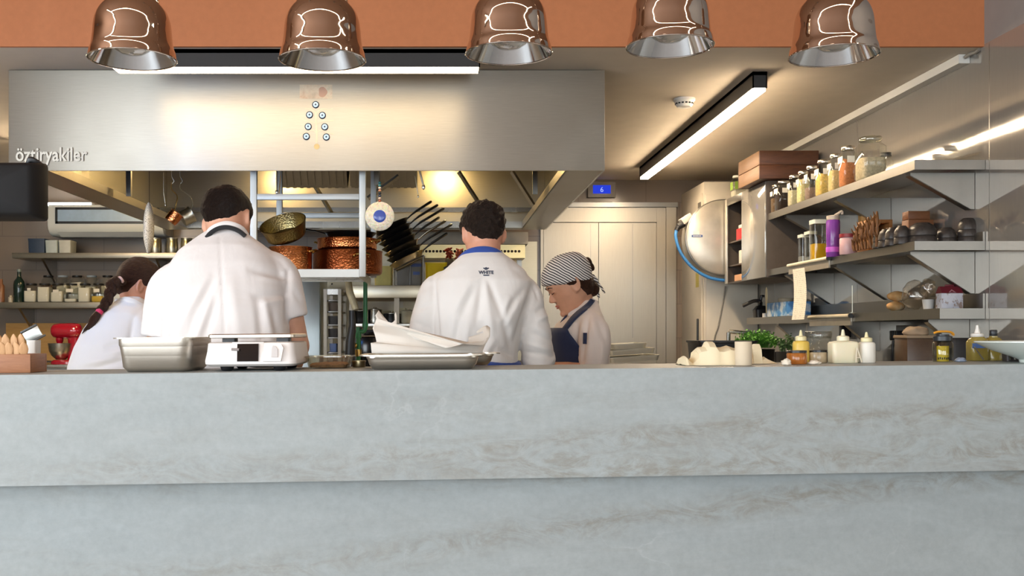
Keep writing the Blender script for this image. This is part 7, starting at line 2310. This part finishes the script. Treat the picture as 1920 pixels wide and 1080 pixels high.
# evil-eye charms and note on the hood front
hy = HD0 - .0006
def hood_pt(px_, py): return at(px_, py, HD0)
eyeb, eyew, eyec = plain('charm_navy', '1c2440', .15), plain('charm_white', 'a9c6e0', .2), plain('charm_blue', '7f9fd0', .15)
rows_ = [(592, 196.5, 'topmost eye charm on the hood, just below the banknote'), (580.5, 215.5, 'left charm of the upper pair on the hood'), (604.5, 216.5, 'right charm of the upper pair on the hood'), (578, 237.5, 'left charm of the middle pair on the hood'), (609, 238, 'right charm of the middle pair on the hood'), (574.5, 256, 'left charm of the lowest pair on the hood'), (612, 257, 'right charm of the lowest pair on the hood')]
e0 = None
for (px_, py, lb) in rows_:
    c = hood_pt(px_, py); c.y = hy
    if e0 is None:
        e0 = thing('eye_charm', lb, 'charm', c, group='glass eye charms on the hood')
        Rf = rot(x=90)
        b = NB(); lathe(b, [(.001, 0), (.0175, 0), (.0185, .002), (.017, .005), (.001, .006)], 28, (0, 0, 0), Rf); obj('bead', b, eyeb, e0, 60)
        b = NB(); lathe(b, [(.001, .0055), (.0138, .0056), (.0135, .0066), (.001, .0076)], 28, (0, 0, 0), Rf); obj('white_ring', b, eyew, e0, 60)
        b = NB(); lathe(b, [(.001, .0072), (.0045, .0073), (.0042, .0082), (.001, .0086)], 20, (0, 0, 0), Rf); obj('pupil', b, plain('charm_pupil', '27365e', .15), e0, 60)
    else:
        dup(e0, c, None, lb)
c = hood_pt(594, 275); c.y = hy
b = NB(); lathe(b, [(.001, 0), (.014, 0), (.0145, .0015), (.001, .002)], 24, (0, 0, 0), rot(x=90)); o = obj('coin', b, plain('brass_coin', 'bfa878', .35, .6), None); o.location = c; tag(o, 'small brass coin stuck on the hood under the eye charms', 'coin')
nt = NT('banknote_print')
nv = nt.tc()
sepn = nt.n('ShaderNodeSeparateXYZ'); nt.l(nv, sepn.inputs[0])
nt.bsdf(nt.mix(.5, nt.ramp(nt.noise(nv, 26, 4), [(.35, lin('c4ab92')), (.5, lin('d9cdb8')), (.68, lin('b5b8a4'))]), nt.ramp(nt.noise(nv, 9, 3), [(.4, lin('d6c9b4')), (.62, lin('b08a78'))])), .5)
c = hood_pt(592.5, 172); c.y = hy
t = thing('banknote', 'worn pinkish banknote taped to the hood above the eye charms', 'banknote', c)
b = NB(); box(b, (0, -.0006, 0), (.168, .0008, .072)); obj('note', b, nt.m, t)
b = NB(); prism(b, [(.022 + .022 * math.cos(a) * (1 + .15 * math.cos(3 * a)), .0 + .027 * math.sin(a)) for a in [2 * PI * k / 24 for k in range(24)]], .0003, Matrix.Translation((.012, -.0012, -.002)) @ rot(x=90).to_4x4()); obj('oval_print', b, plain('note_pink', 'b8937f', .5), t)
t = thing('hood_decal', 'faint pale tree shaped sticker among the eye charms', 'sticker', (hood_pt(594, 235).x, hy, hood_pt(594, 235).z))
b = NB()
q = lambda px_, py: V((hood_pt(px_, py).x - t.location.x, -.0006, hood_pt(px_, py).z - t.location.z))
for pts_, r in (([(594, 268), (594, 250), (593, 232), (592, 210)], .006), ([(594, 250), (586, 244), (570, 250), (562, 254)], .003), ([(594, 248), (604, 244), (618, 250), (626, 251)], .003), ([(593, 232), (582, 228), (570, 226)], .003), ([(593, 232), (606, 228), (626, 226)], .003), ([(592, 212), (584, 206), (572, 203)], .003), ([(592, 212), (604, 205), (618, 206), (624, 203)], .003)):
    tube(b, smoothpath([q(*p) for p in pts_], 4), r, 6, flat=.1, up=(0, 1, 0))
obj('branches', b, plain('sticker_pale', 'c9c2ae', .35), t)
# ------------------------------------------------------------------ camera, world, colour
cam = bpy.data.cameras.new('camera')
cam.sensor_width = 36
cam.lens = 36
cam.shift_x = (960 - CX) / F
cam.shift_y = (CY - 540) / F
cam.clip_start = .05
cam.clip_end = 60
co = bpy.data.objects.new('camera', cam)
COL.objects.link(co)
co.location = (0, 0, CZ)
co.rotation_euler = (math.radians(90), 0, 0)
SC.camera = co
w = bpy.data.worlds.new('world')
SC.world = w
w.use_nodes = True
w.node_tree.nodes['Background'].inputs[0].default_value = (.80, .90, 1, 1)
w.node_tree.nodes['Background'].inputs[1].default_value = 1.2
SC.view_settings.view_transform = 'Standard'
SC.view_settings.look = 'None'
SC.view_settings.exposure = EXPOSURE
SC.view_settings.gamma = 1
SC.view_settings.use_curve_mapping = False
SC.cycles.use_denoising = True
SC.cycles.max_bounces = 8
SC.cycles.transparent_max_bounces = 16
SC.cycles.sample_clamp_indirect = 6
SC.cycles.caustics_reflective = False
SC.cycles.caustics_refractive = False
